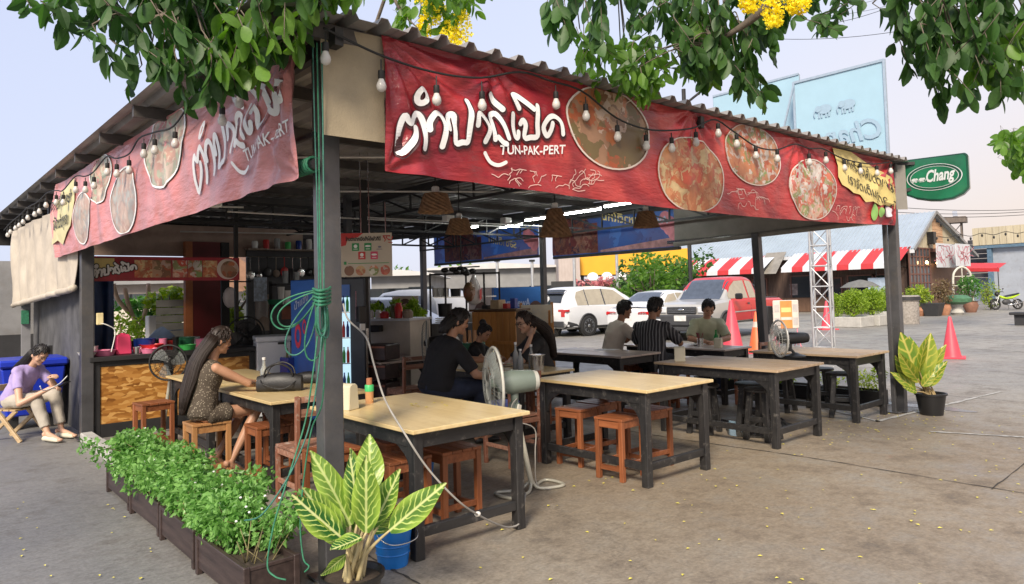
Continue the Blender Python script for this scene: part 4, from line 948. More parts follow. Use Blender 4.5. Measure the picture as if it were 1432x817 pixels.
def deskfan(label, base, head, face, R, blade, wire):
    t, nk = fan('desk_fan', label, base, head, face, R, BLACKP, blade, wire, pole=False, nw=30)
    MB().lathe([(.12, 0), (.12, .015), (.05, .035), (.022, .05)], 20).build('base', BLACKP, t, smooth=.7)
    MB().tube([V(0, 0, .03), V(nk.x, nk.y, nk.z-.05)], .016, 8).build('stem', BLACKP, t, smooth=.8)
    return t
dp = onz(1112, 499, .775)
deskfan('black desk fan with clear blades on the table at the right end', (dp.x, dp.y, .775), (dp.x-.12, dp.y+.1, .99), (-.80, .55, .0), .21, CLEARB, mat('pale_wire', (.55, .55, .52), .3, .2))
q = at(236, 507, 8.6)
fan('pedestal_fan', 'pale clear bladed fan facing out in front of the chipboard counter', (q.x, q.y+.25, 0), (q.x, q.y, q.z), (-.45, -.85, 0), .21, BLACKP, CLEARB, CORD, nw=30)
q = at(343, 468, 10.2)
fan('pedestal_fan', 'black pedestal fan standing by the pale freezer', (q.x+.1, q.y+.3, 0), (q.x, q.y, q.z), (-.2, -.95, -.1), .26, BLACKP, BLACKP, CORD, nw=30)
q = at(600, 480, 8.6)
fan('pedestal_fan', 'dark pedestal fan behind the man in black', (q.x+.1, q.y+.1, 0), (q.x, q.y, q.z), (-.75, .5, 0), .27, BLACKP, FANB, WIREG, nw=30)
# ------------------------------------------------------------------ basket lamp shades
WICK = mat('wicker', (.20, .11, .055), .8, 0, .35, 25, .6, 90)
def shade(label, px, py, d, r0, r1, h):
    c = at(px, py, d); top = rz_(c.y)-.05; t = thing('basket_lamp', label, 'pendant lamp', (c.x, c.y, c.z), 0, 'woven basket lamps under the roof')
    n = 26; m = MB(); k_ = 11; rings = []
    for j_ in range(k_):
        u = j_/(k_-1); r = r0+(r1-r0)*u; rings.append([V(math.cos(2*PI*i/n)*(r+.006*((i+j_) % 2)), math.sin(2*PI*i/n)*(r+.006*((i+j_) % 2)), -h*u) for i in range(n)])
    m.loft(rings, cap=False); m.loft([[v*.96 for v in r] for r in rings], cap=False)
    m.loft([[V(v.x*.3, v.y*.3, 0) for v in rings[0]], rings[0]], cap=False); m.build('woven_shade', WICK, t, smooth=None, fix=False)
    MB().tube([(0, 0, 0), (0, 0, top-c.z)], .006, 5).build('cord', CORD, t); MB().lathe([(.02, .06), (.03, .05), (.032, 0)], 10).build('lamp_holder', WHITEP, t, smooth=.7)
shade('woven basket lamp nearest the front eave, left of the others', 609, 271, 5.6, .09, .14, .15)
shade('woven basket lamp behind and right of the nearest one', 642, 306, 7.4, .09, .145, .16)
shade('tall tapered basket lamp in front of the back post', 776, 292, 6.9, .06, .16, .27)
shade('woven basket lamp in front of the blue banner at the right', 903, 296, 7.6, .08, .14, .17)
TUBE = mat('lit_tube', (.9, .9, .88), .3, 0, .01, emit=35, emcol=(.95, 1, .96))
for (a, b), w_ in zip((((735, 311), (778, 302)), ((790, 303), (840, 291)), ((845, 290), (882, 285)), ((700, 320), (730, 315)), ((640, 322), (668, 318))), ('third from the right', 'second from the right', 'rightmost', 'fourth from the right', 'leftmost')):
    p, q = onX(a[0], a[1]-1, 6.3), onX(b[0], b[1]-1, 6.3); p.z = q.z = (p.z+q.z)/2
    t = thing('tube_light', w_+' of five lit tube lights under the roof', 'tube light', (p+q)/2, 0, 'tube lights in a row under the roof'); o = (p+q)/2
    MB().tube([p-o, q-o], .014, 8).build('tube', TUBE, t, smooth=.8); MB().bar(p-o+V(0, 0, .03), q-o+V(0, 0, .03), .05, .03).build('housing', WHITEP, t)
# ------------------------------------------------------------------ hanging order board
q = at(512, 326, 7.0); t = thing('hanging_sign', 'cream order board with app tiles and dishes hanging beside the corner post', 'sign', (q.x, q.y, q.z))
WB, HB = .50, .43
fd = (CF*V(1, 1, 0)).normalized(); ux = V(.82, -.57, 0); un = V(-.57, -.82, 0)
def bf(x, z, off=0): return ux*x+V(0, 0, z)+un*off
def brect(mb, x0, x1, z0, z1, off): mb.add([bf(x0, z0, off), bf(x1, z0, off), bf(x1, z1, off), bf(x0, z1, off)], [(0, 1, 2, 3)])
m = MB(); m.prism([(-WB/2, -HB), (WB/2, -HB), (WB/2, 0), (-WB/2, 0)], .012, (0, 0, 0), tuple(ux), (0, 0, 1), tuple(-un)); m.build('panel', mat('cream_panel', (.50, .44, .36), .5, 0, .06), t)
REDP = mat('red_print', (.50, .03, .03), .5, 0, .08); GRNP = mat('green_print', (.02, .26, .08), .5, 0, .08)
m = MB(); m.add([bf(-WB/2, 0, .002), bf(-WB/2, -.13, .002), bf(-.20, -.12, .002), bf(-.18, -.06, .002), bf(-.08, -.04, .002), bf(-.03, 0, .002)], [(0, 1, 2, 3, 4, 5)]); m.build('red_corner', REDP, t, fix=False)
m = MB(); put_text(m, 'ร้านตำปากเปิดสั่งได้แล้วที่นี่', .05, lambda x, z: bf(x, z, .005), -.2, -.075, .34, thick=.002); m.build('lettering', INK, t, fix=False)
m = MB(); scribble(m, .19, -.065, .08, .07, bf, .004, 8, 6, .008); m.build('emblem', REDP, t, fix=False)
for x, z, mm_, g in ((-.14, -.175, GRNP, 1), (-.02, -.175, GRNP, 2), (-.08, -.26, REDP, 1), (.04, -.26, mat('pink_print', (.62, .06, .14), .5), 2)):
    a = MB(); brect(a, x, x+.07, z, z+.075, .003); tl = a.build('app_tile', mm_, t, fix=False)
    a = MB(); disc_on(a, x+.035, z+.045, .018 if g == 1 else .028, .018 if g == 1 else .01, lambda x_, z_, o_: bf(x_, z_, o_), .005, 12, 1); a.build('emblem', WHITE, tl, fix=False)
    a = MB(); brect(a, x+.015, x+.055, z+.014, z+.02, .005); a.build('caption', WHITE, tl, fix=False)
a = MB(); disc_on(a, .13, -.14, .018, .008, bf, .004, 10, 1); brect(a, .10, .155, -.165, -.16, .004); a.build('emblem', mat('slate_print', (.12, .12, .2), .5), t, fix=False)
a = MB(); brect(a, -.22, -.195, -.31, -.28, .003); brect(a, -.18, .22, -.302, -.296, .003); a.build('green_rule', GRNP, t, fix=False)
for x, k_ in ((-.17, 0), (-.06, 1), (.07, 2), (.18, 3)):
    a = MB(); disc_on(a, x, -.37, .048, .05, bf, .003, 18, 2); a.build('food_picture', FOOD[k_], t, fix=False)
for x in (-.05, .03, .19): MB().tube([bf(x, 0), bf(x, .8 if x < .1 else .3)], .006, 5).build('hanger', CHROME, t)
# ------------------------------------------------------------------ foliage helpers
def cloud(mb, blobs, n, size, droop=.3, rr=None, asp=.5, shell=.55, tri=False):
    rr = rr or RND; wsum = sum(b[1][0]*b[1][1]*b[1][2] for b in blobs)
    for c, r in blobs:
        k_ = max(4, int(n*r[0]*r[1]*r[2]/wsum)); c = Vector(c)
        for _ in range(k_):
            d = V(rr.gauss(0, 1), rr.gauss(0, 1), rr.gauss(0, 1)).normalized(); q = shell+(1-shell)*rr.random()**.5 if rr.random() < .75 else rr.random()
            p = c+V(d.x*r[0], d.y*r[1], d.z*r[2])*(q*(1+.22*noise.noise(Vector((d*2.2+c*3)))))
            a = (d+V(rr.uniform(-1, 1), rr.uniform(-1, 1), rr.uniform(-1, .6)-droop)).normalized(); s = size*rr.uniform(.6, 1.35)
            b = a.cross(V(rr.uniform(-1, 1), rr.uniform(-1, 1), rr.uniform(-1, 1))).normalized()*(s*asp*.5); nn = a.cross(b).normalized()*(s*.12)
            if tri: mb.add([p-a*s*.5+b*.2, p+b-nn, p+a*s*.5, p-b-nn], [(0, 1, 2, 3)])
            else: mb.add([p-a*s*.5, p-a*s*.05+b+nn, p+a*s*.5, p-a*s*.05-b+nn, p-a*s*.05], [(0, 1, 4), (1, 2, 4), (2, 3, 4), (3, 0, 4)])
BUSH = foliage('bush_leaf', (.030, .115, .018), (.10, .26, .045))
BUSHD = foliage('dark_bush_leaf', (.02, .06, .014), (.06, .15, .03))
BUSHY = foliage('yellow_green_leaf', (.10, .20, .02), (.36, .44, .05))
HEDGE = foliage('clipped_leaf', (.10, .20, .015), (.30, .42, .04))
TREEL = foliage('tree_leaf', (.016, .05, .014), (.07, .16, .035), .5, .42)
TREEB = foliage('bright_tree_leaf', (.05, .13, .02), (.16, .30, .05), .4, .5)
STEM = mat('green_brown_stem', (.20, .17, .08), .7, 0, .3, 8)
BARK = mat('grey_bark', (.13, .105, .08), .9, 0, .35, 6, .6, 30)
SOIL = mat('dark_soil', (.05, .036, .026), .95, 0, .5, 12, .8, 40)
BROWNPL = wood('brown_resin', (.028, .018, .017), (.062, .042, .038), .45, 3, 1, .15)
# ------------------------------------------------------------------ planter boxes along the side
LB = [('planter box of leafy green herbs at the far end of the row, by the kerb', 2.42, 3.20), ('second planter box of leafy herbs from the far end of the row', 1.60, 2.36), ('third planter box of leafy herbs from the far end of the row', .80, 1.54), ('nearest planter box with bare soil showing and rope trailing into it', -.02, .74)]
for i, (lb, y0, y1) in enumerate(LB):
    L = y1-y0; t = thing('planter_box', lb, 'planter', (-.36, (y0+y1)/2, 0), RND.uniform(-.02, .02), 'brown planter boxes along the side'); w = .27
    for s in (-1, 1):
        MB().box((s*w/2, 0, .125), (.016, L-.03, .17)).build('side_panel', BROWNPL, t, bevel=.003)
        MB().box((s*w/2, 0, .215), (.028, L-.02, .022)).build('top_rim', BROWNPL, t, bevel=.004)
        MB().box((0, s*(L/2-.02), .125), (w-.016, .016, .17)).build('end_panel', BROWNPL, t, bevel=.003)
        MB().box((0, s*(L/2-.02), .215), (w-.03, .028, .022)).build('top_rim', BROWNPL, t, bevel=.004)
        for q in (-1, 1): MB().box((s*w/2, q*(L/2-.02), .115), (.034, .034, .23)).build('corner_post', BROWNPL, t, bevel=.004)
    MB().grid(lambda u, v: V((u-.5)*(w-.02), (v-.5)*(L-.06), .185+.02*noise.noise(V(u*6, v*14, i))), 8, 20).build('soil', SOIL, t, smooth=9, fix=False)
    st = MB(); fl = MB(); n = 26 if i < 3 else 17; rr = random.Random(40+i)
    for _ in range(n):
        y = rr.uniform(-.44, .44)*L if i < 3 else rr.uniform(-.05, .46)*L; x = rr.uniform(-.10, .10); h = rr.uniform(.16, .31); tip = V(x+rr.gauss(0, .11), y+rr.gauss(0, .10), .2+h)
        st.tube(spline([(x, y, .17), (x+rr.gauss(0, .03), y+rr.gauss(0, .03), .2+h*.5), tip], 3), [.005, .005, .0045, .004, .0035, .003, .002], 5)
        for u, r in ((1.0, .095), (.72, .11), (.42, .09)):
            if rr.random() < .93: cloud(fl, [(V(x, y, .17).lerp(tip, u), (r*1.05, r*1.05, r*.75))], 62, .042, .1, rr, .62)
    if i == 3:
        for _ in range(9):
            x, y = rr.uniform(-.08, .1), rr.uniform(-.42, -.1)*L; st.tube([(x, y, .17), (x+rr.gauss(0, .05), y+rr.gauss(0, .06), .17+rr.uniform(.1, .25))], [.004, .002], 4)
        for _ in range(5): cloud(fl, [((rr.uniform(-.02, .12), rr.uniform(-.3, .05)*L, rr.uniform(.30, .42)), (.09, .09, .09))], 55, .035, .3, rr, .5)
    st.build('stems', STEM, t, smooth=9); f_ = fl.build('leaves', foliage('herb_leaf', (.06, .19, .03), (.27, .50, .14), .4, .4), t, fix=False); f_['kind'] = 'stuff'
    fw = MB()
    for _ in range(14):
        p = V(rr.uniform(-.14, .14), rr.uniform(-.4, .4)*L, rr.uniform(.36, .52)); fw.ell(p, (.008, .008, .006), 6, 4)
    f_ = fw.build('blossoms', WHITE, t); f_['kind'] = 'stuff'
# low planters along the back edge
for i, (y0, y1, lb) in enumerate(((.25, 1.1, 'low black planter of pale green plants beside the right post'), (1.15, 2.0, 'low black planter of pale green plants left of the one by the right post'), (2.25, 3.1, 'low black planter of pale green plants left of the leaning back post'))):
    L = y1-y0; t = thing('planter_box', lb, 'planter', (7.93, (y0+y1)/2, 0), 0, 'black planters along the back edge'); rr = random.Random(70+i)
    for s in (-1, 1):
        MB().box((s*.13, 0, .10), (.018, L, .19)).build('side_panel', BLACKP, t, bevel=.003); MB().box((0, s*(L/2-.01), .10), (.24, .018, .19)).build('end_panel', BLACKP, t, bevel=.003)
    MB().box((0, 0, .15), (.24, L-.03, .02)).build('soil', SOIL, t)
    fl = MB()
    for _ in range(11): cloud(fl, [((rr.uniform(-.1, .1), rr.uniform(-.45, .45)*L, rr.uniform(.24, .42)), (.11, .11, .11))], 60, .05, 0, rr, .4)
    f_ = fl.build('leaves', BUSHY if i % 2 == 0 else HEDGE, t, fix=False); f_['kind'] = 'stuff'
# ------------------------------------------------------------------ big leaved potted plants
def vein_mat(name, deep, mid, pale, k=52):
    m, n, b = nodes_of(name); co = coords(n); sp = N(n, 'ShaderNodeSeparateXYZ'); n.links.new(co, sp.inputs[0])
    ab = N(n, 'ShaderNodeMath', operation='ABSOLUTE'); n.links.new(sp.outputs[1], ab.inputs[0])
    nz = noise_node(n, co, 5, 2); oi = N(n, 'ShaderNodeObjectInfo')
    a1 = N(n, 'ShaderNodeMath', operation='MULTIPLY_ADD'); n.links.new(ab.outputs[0], a1.inputs[0]); a1.inputs[1].default_value = -1.05; n.links.new(sp.outputs[0], a1.inputs[2])
    a2 = N(n, 'ShaderNodeMath', operation='MULTIPLY_ADD'); n.links.new(nz.outputs[0], a2.inputs[0]); a2.inputs[1].default_value = .2; n.links.new(a1.outputs[0], a2.inputs[2])
    a3 = N(n, 'ShaderNodeMath', operation='MULTIPLY'); n.links.new(a2.outputs[0], a3.inputs[0]); a3.inputs[1].default_value = k
    si = N(n, 'ShaderNodeMath', operation='SINE'); n.links.new(a3.outputs[0], si.inputs[0])
    c = mixc(n, ramp(n, si.outputs[0], [(.42, (0, 0, 0)), (.95, (1,)*3)]), deep, mid)
    c = mixc(n, ramp(n, si.outputs[0], [(.86, (0, 0, 0)), (1.0, (.8,)*3)]), c, pale)
    c = mixc(n, ramp(n, ab.outputs[0], [(.012, (1,)*3), (.03, (0, 0, 0))]), c, pale)
    c = mixc(n, ramp(n, ab.outputs[0], [(.12, (0, 0, 0)), (.24, (.75,)*3)]), c, mid)
    v = N(n, 'ShaderNodeMapRange'); v.inputs[3].default_value = .0; v.inputs[4].default_value = .45; n.links.new(oi.outputs['Random'], v.inputs[0])
    c = mixc(n, v.outputs[0], c, mid)
    n.links.new(c, b.inputs['Base Color']); b.inputs['Roughness'].default_value = .33; bump(n, b, si.outputs[0], .12, .004)
    ts = N(n, 'ShaderNodeBsdfTranslucent'); n.links.new(c, ts.inputs[0]); ms = N(n, 'ShaderNodeMixShader'); ms.inputs[0].default_value = .3
    n.links.new(b.outputs[0], ms.inputs[1]); n.links.new(ts.outputs[0], ms.inputs[2]); n.links.new(ms.outputs[0], n.nodes['Material Output'].inputs[0]); return m
AGL = vein_mat('veined_leaf', (.020, .115, .018), (.34, .50, .06), (.66, .70, .32)); CRO = vein_mat('yellowing_leaf', (.10, .23, .02), (.42, .44, .05), (.58, .50, .12), 30)
def big_leaf(m_, curl, fold, wave):
    m = MB()
    def f(u, v):
        w = .30*(math.sin(PI*min(1, u*.93+.05))**.85)*(1.12-.45*u); y = (v-.5)*2*w; return V(u, y, -curl*u*u+fold*abs(y)+wave*math.sin(u*9+v*5)*abs(v-.5))
    m.grid(f, 14, 8); return m.mesh('leaf', m_, smooth=9, fix=False)
AM = [big_leaf(AGL, .12, .35, .11), big_leaf(AGL, .34, .25, .14), big_leaf(AGL, -.08, .55, .10)]
CM = [big_leaf(CRO, .2, .35, .05), big_leaf(CRO, .45, .3, .07), big_leaf(CRO, .0, .55, .04)]
def potted(name, label, base, pot_r, pot_h, potm, leaves, meshes, stemm, org):
    t = thing(name, label, 'potted plant', base); o = Vector(base)
    MB().lathe([(pot_r*.74, 0), (pot_r*.96, pot_h*.9), (pot_r*1.05, pot_h*.91), (pot_r*1.06, pot_h), (pot_r*.97, pot_h), (pot_r*.9, pot_h*.86), (0, pot_h*.86)], 28).build('pot', potm, t, smooth=.6)
    MB().lathe([(pot_r*.92, pot_h*.87), (0, pot_h*.90)], 20, cap=False).build('soil', SOIL, t)
    st = []
    for i, (b, tip, w, tw) in enumerate(leaves):
        b, tip = b-o, tip-o; d = tip-b; L = d.length; M = frame_of(d, (CAM-(b+o)).normalized(), tw)
        M4 = (M @ Matrix.Diagonal((L, L*w*1.65, L*w))).to_4x4(); M4.translation = b
        link('leaf', meshes[i % 3], t, M=M4)
        root = V(RND.uniform(-.35, .35)*pot_r, RND.uniform(-.35, .35)*pot_r, pot_h*.85)
        MB().tube(spline([root, root.lerp(b, .55)+V(0, 0, .02), b], 4), [.013, .012, .011, .010, .009, .008, .007, .006, .005], 7).build('stalk', stemm, t, smooth=9)
    return t
DA = 3.52; b0 = onz(492, 806, .2); base = (b0.x, b0.y, 0)
AL = [((517, 690), (517, 607), .55, .1, .10), ((490, 735), (441, 628), .42, .5, .02), ((480, 750), (420, 684), .50, .7, -.05), ((478, 752), (408, 694), .48, -.3, -.10), ((512, 745), (512, 644), .40, .0, -.10),
      ((523, 735), (562, 656), .48, -.5, .0), ((545, 742), (622, 676), .42, -.15, -.05), ((500, 730), (494, 636), .42, .4, .05), ((505, 752), (462, 772), .75, .9, -.12), ((484, 776), (450, 806), .60, -.8, -.10),
      ((486, 715), (482, 668), .32, 1.3, .08), ((528, 738), (548, 708), .7, .3, .05), ((516, 720), (532, 640), .45, -.9, .12), ((488, 745), (430, 735), .45, .6, .12), ((505, 735), (535, 690), .5, -.7, .15), ((495, 750), (462, 668), .45, -.2, .1), ((510, 735), (500, 625), .4, .9, .14), ((520, 745), (580, 700), .4, .6, .1), ((485, 760), (425, 715), .5, -.9, .05)]
potted('potted_plant', 'large potted plant with veined green and yellow leaves in front of the corner post', base, .155, .22, BLACKP, [(at(*a, DA+dz), at(*b, DA+dz*1.8), w, tw) for a, b, w, tw, dz in AL], AM, mat('pale_stalk', (.46, .38, .20), .55, 0, .25, 10), b0)
base = (7.62, -.42, 0); dc = (V(*base)+V(0, 0, .5)-CAM).dot(CF)
CL_ = [((1285, 535), (1262, 466), .5, .3, 0), ((1282, 530), (1258, 500), .5, -.4, -.1), ((1290, 520), (1283, 488), .55, .2, .05), ((1292, 525), (1302, 466), .48, .1, 0), ((1296, 530), (1318, 478), .4, -.6, .1), ((1296, 535), (1325, 505), .42, -.3, -.05), ((1295, 540), (1322, 518), .45, .5, -.1),
       ((1280, 545), (1250, 520), .42, .5, .0), ((1278, 540), (1252, 497), .42, -.5, .1), ((1288, 530), (1275, 470), .45, .8, .12), ((1290, 540), (1308, 520), .6, .2, -.12), ((1282, 548), (1262, 541), .4, .4, -.1), ((1292, 520), (1312, 490), .5, -.2, .12), ((1286, 520), (1290, 470), .42, -.9, -.05)]
potted('potted_plant', 'potted plant with long yellowing leaves at the foot of the right post', base, .17, .26, BLACKP, [(at(*a, dc+dz), at(*b, dc+dz*1.6), w, tw) for a, b, w, tw, dz in CL_], CM, mat('brown_stalk', (.36, .26, .12), .6, 0, .25, 10), None)

# ------------------------------------------------------------------ overhead branches of the golden shower trees
lf = []
for c_, f_ in ((.10, .3), (.22, .2), (.0, .4)):
    v, f = area_leaf(1, .62, f_, c_, 5); m = MB(); m.add(v, f); lf.append(m.mesh('leaf', TREEL, smooth=9, fix=False))
lfb = []
for c_, f_ in ((.10, .3), (.22, .2), (.0, .4)):
    v, f = area_leaf(1, .62, f_, c_, 5); m = MB(); m.add(v, f); lfb.append(m.mesh('leaf', TREEB, smooth=9, fix=False))
def inside(poly, x, y):
    c = False; n = len(poly)
    for i in range(n):
        (x1, y1), (x2, y2) = poly[i], poly[i-1]
        if (y1 > y) != (y2 > y) and x < (x2-x1)*(y-y1)/(y2-y1)+x1: c = not c
    return c
def canopy(label, trunk, limbs, zones, seed, maxobj=300):
    rr = random.Random(seed); t = thing('golden_shower_tree', label, 'tree', trunk); o = Vector(trunk)
    tr = MB(); tr.tube(spline([V(0, 0, 0), V(.05, .03, 1.2), V(-.04, .05, 2.4), V(.03, 0, 3.6), V(.0, .1, 4.6)], 4), [.16-.005*i for i in range(17)], 10); tr.build('trunk', BARK, t, smooth=9)
    LP = []
    for pts in limbs:
        P = spline([Vector(p)-o for p in pts], 6); n = len(P); MB().tube(P, [.045*(1-i/n)+.006 for i in range(n)], 8).build('branch', BARK, t, smooth=9); LP += P
    tw = MB(); items = []
    for poly, n, d0, d1, size, br, drp in zones:
        n = int(n*(2.3 if br else 1.6)); xs = [p[0] for p in poly]; ys = [p[1] for p in poly]; k_ = 0
        while k_ < n:
            x, y = rr.uniform(min(xs), max(xs)), rr.uniform(min(ys), max(ys))
            if not inside(poly, x, y): continue
            k_ += 1; d = rr.uniform(d0, d1); p = at(x, y, d)-o
            ax = V(rr.uniform(-1, 1), rr.uniform(-1, 1), -drp*rr.uniform(.5, 1.6)).normalized(); L = size*rr.uniform(2.2, 3.2)
            side = ax.cross(V(rr.uniform(-1, 1), rr.uniform(-1, 1), .2)).normalized(); start = p-ax*L*.55
            P = [start, start+ax*L*.5+V(0, 0, .01), start+ax*L]; tw.tube(P, [.0035, .0028, .0015], 4)
            np_ = rr.choice((3, 4, 4, 5))
            for q in range(np_):
                u = .18+.8*q/np_
                for s in (-1, 1):
                    if rr.random() < .08: continue
                    dd = (ax*.45+side*s*.75+V(0, 0, -.85*drp)+V(rr.uniform(-.35, .35), rr.uniform(-.35, .35), rr.uniform(-.3, .25))).normalized()
                    ss = size*rr.uniform(.75, 1.25); M = (frame_of(dd, V(rr.gauss(0, 1), rr.gauss(0, 1), .5), rr.uniform(-.4, .4)) @ Matrix.Diagonal((ss, ss, ss))).to_4x4(); M.translation = start+ax*(u*L)
                    items.append((d, M, br))
            # a thin twig back up towards the nearest limb
            if LP and rr.random() < .45:
                q = min(LP, key=lambda w: (w-start).length)
                if (q-start).length < 1.6: tw.tube(spline([q, q.lerp(start, .5)+V(0, 0, .05), start], 3), .0045, 4)
    tw.build('twigs', BARK, t, smooth=9)['kind'] = 'stuff'
    items.sort(key=lambda z: z[0])
    for d, M, br in items[:maxobj]: link('leaf', (lfb if br else lf)[rr.randrange(3)], t, M=M)
    for br in (False, True):
        m = MB()
        for d, M, b in items[maxobj:]:
            if b != br: continue
            v, f = area_leaf(1, .62, .3, .1, 4); m.add([M @ x for x in v], f)
        if m.v: m.build('leaves', TREEB if br else TREEL, t, fix=False)['kind'] = 'stuff'
    return t, o
YF = foliage('golden_flower', (.72, .58, .01), (.92, .84, .06), .6, .4)
def flowers(t, o, spots, seed):
    rr = random.Random(seed)
    for x, y, d, w, h in spots:
        c = at(x, y, d)-o; m = MB(); st = MB(); st.tube([c+V(0, 0, h*.6), c-V(0, 0, h*.5)], .003, 4)
        for _ in range(240):
            u = rr.random(); r = w*(.35+.65*math.sin(PI*(u*.85+.1)))*math.sqrt(rr.random()); a = rr.uniform(0, 6.28); p = c+V(math.cos(a)*r, math.sin(a)*r, h*(u-.5)); s = rr.uniform(.012, .024)*max(1, d/6)
            for k_ in range(3):
                q = V(rr.uniform(-1, 1), rr.uniform(-1, 1), rr.uniform(-1, 1)).normalized()*s; w_ = q.cross(V(rr.uniform(-1, 1), 1, rr.uniform(-1, 1))).normalized()*s*.5; m.add([p, p+q*.6+w_, p+q, p+q*.6-w_], [(0, 1, 2, 3)])
        m.build('flower_cluster', YF, t, fix=False)['kind'] = 'stuff'
        st.build('flower_stalk', STEM, t)
t, o = canopy('tree at the far left whose leafy branch hangs over the side banner', (-4.2, .4, 0), [[(-4.2, .5, 4.2), at(-60, -90, 4.6), at(120, -60, 4.2), at(290, -50, 3.9), at(420, -40, 3.8)], [at(120, -60, 4.2), at(150, 5, 4.1), at(190, 28, 4.0), at(232, 22, 3.95), at(262, -2, 3.9)]],
  [([(20, 0), (130, -30), (160, 60), (80, 30), (40, 40)], 6, 3.9, 4.3, .108, False, .5), ([(90, -40), (260, -60), (260, 80), (215, 130), (150, 125), (105, 70)], 22, 3.6, 4.2, .115, False, .8), ([(240, -60), (450, -60), (448, 20), (400, 75), (330, 120), (260, 130), (220, 110)], 40, 3.5, 4.1, .118, False, 1.0), ([(300, 20), (420, 0), (425, 70), (380, 110), (310, 110)], 8, 3.5, 3.8, .112, True, 1.0), ([(440, -40), (520, -60), (490, 5), (450, 20)], 4, 3.6, 3.9, .12, True, .8)], 5)
t, o = canopy('tree whose leaves and yellow blossom hang over the middle of the front banner', (3.2, -4.6, 0), [[(3.2, -4.6, 4.4), at(1330, -160, 4.0), at(1150, -70, 4.4), at(950, -40, 4.8), at(800, -30, 5.0)], [at(1150, -70, 4.4), at(1060, 20, 4.7), at(1000, 60, 4.9)]],
  [([(755, -30), (850, -50), (850, 30), (800, 70), (770, 40)], 7, 4.6, 4.9, .128, False, 1.4), ([(820, 40), (880, 60), (940, 60), (955, 120), (880, 145), (795, 105)], 16, 5.0, 5.6, .108, True, .6), ([(870, -30), (980, -30), (970, 90), (900, 90), (880, 40)], 14, 4.8, 5.4, .118, False, 1.0), ([(960, -40), (1110, -40), (1095, 60), (1075, 125), (1020, 130), (960, 90)], 30, 4.7, 5.3, .122, False, 1.2), ([(930, 20), (1030, 10), (1000, 100), (950, 110)], 6, 4.9, 5.3, .112, True, 1.0), ([(1080, -40), (1200, -30), (1190, 25), (1140, 40), (1080, 30)], 11, 4.9, 5.4, .10, False, .5)], 6)
flowers(t, o, [(1082, 14, 4.4, .065, .22), (1050, 2, 4.4, .075, .13), (1116, 3, 4.4, .075, .13)], 3)
t, o = canopy('tree beyond the right edge whose dark leaves hang at the top right of the sky', (6.6, -5.4, 0), [[(6.6, -5.4, 4.6), at(1560, -130, 4.6), at(1420, -60, 4.5), at(1300, -40, 4.6)], [at(1420, -60, 4.5), at(1380, 20, 4.5), at(1330, 70, 4.5)]],
  [([(1245, -40), (1300, -50), (1310, 90), (1270, 110), (1245, 60)], 14, 4.3, 4.8, .112, False, 1.2), ([(1290, -50), (1400, -50), (1375, 110), (1325, 150), (1290, 110)], 34, 4.2, 4.8, .115, False, 1.3), ([(1380, -50), (1460, -40), (1450, 100), (1405, 125), (1375, 90)], 20, 4.3, 4.9, .112, False, 1.1), ([(1350, 60), (1440, 60), (1420, 120), (1370, 110)], 5, 4.3, 4.8, .12, True, 1.0)], 7)
TB = at(463, 440, 17); TB.z = 0
t, o = canopy('tree behind the roof carrying hanging yellow flower clusters', tuple(TB), [[tuple(TB+V(0, 0, 4.6)), at(560, -60, 15), at(600, -30, 14.5), at(680, -60, 14)], [at(545, -20, 15), at(560, 15, 14.8), at(585, 40, 14.6)]],
  [([(555, -20), (680, -40), (650, 40), (590, 45), (550, 25)], 14, 14, 15.5, .26, True, .7)], 8)
flowers(t, o, [(606, 8, 14.6, .26, .75), (645, 40, 14.4, .22, .80), (630, 48, 14.6, .22, .5), (592, 40, 14.8, .15, .5), (596, -10, 14.6, .3, .4)], 5)
t, o = canopy('small bright leaved tree at the right edge above the green sign', (22.5, -1.2, 0), [[(22.5, -1.2, 4.2), at(1455, 190, 22), at(1425, 205, 21), at(1405, 210, 21)]], [([(1398, 195), (1440, 175), (1460, 240), (1420, 240)], 22, 20.5, 22.5, .30, True, .5)], 9)
# ------------------------------------------------------------------ people
def skin_mat(name, c):
    m = mat(name, c, .5, 0, .08, 5, .05, 160); m.node_tree.nodes['Principled BSDF'].inputs['Subsurface Weight'].default_value = .08
    m.node_tree.nodes['Principled BSDF'].inputs['Subsurface Radius'].default_value = (.02, .008, .004); return m
SK1 = skin_mat('tan_skin', (.44, .235, .145)); SK2 = skin_mat('brown_skin', (.33, .165, .095)); SK3 = skin_mat('light_skin', (.56, .34, .235))
HAIR = mat('black_hair', (.012, .010, .010), .55, 0, .35, 30); HAIRB = mat('dark_brown_hair', (.022, .013, .010), .55, 0, .4, 30)
EYE = mat('dark_eye', (.02, .014, .012), .2); LIP = mat('lip', (.34, .10, .09), .5); BROW = MC['black_hair']
def cloth(name, c, var=.15, scale=5): return mat(name, c, .85, 0, var, scale, .2, 220)
def stripes(name, a, b_, k, axis=1, width=.5):
    m, n, b = nodes_of(name); sp = N(n, 'ShaderNodeSeparateXYZ'); n.links.new(coords(n), sp.inputs[0]); nz = noise_node(n, coords(n), 7, 2)
    u = N(n, 'ShaderNodeMath', operation='MULTIPLY_ADD'); n.links.new(nz.outputs[0], u.inputs[0]); u.inputs[1].default_value = .02; n.links.new(sp.outputs[axis], u.inputs[2])
    v = N(n, 'ShaderNodeMath', operation='MULTIPLY'); v.inputs[1].default_value = k; n.links.new(u.outputs[0], v.inputs[0]); f = N(n, 'ShaderNodeMath', operation='FRACT'); n.links.new(v.outputs[0], f.inputs[0])
    n.links.new(ramp(n, f.outputs[0], [(0, a), (width, a), (width+.03, b_), (.95, b_), (1, a)]), b.inputs['Base Color']); b.inputs['Roughness'].default_value = .85; return m
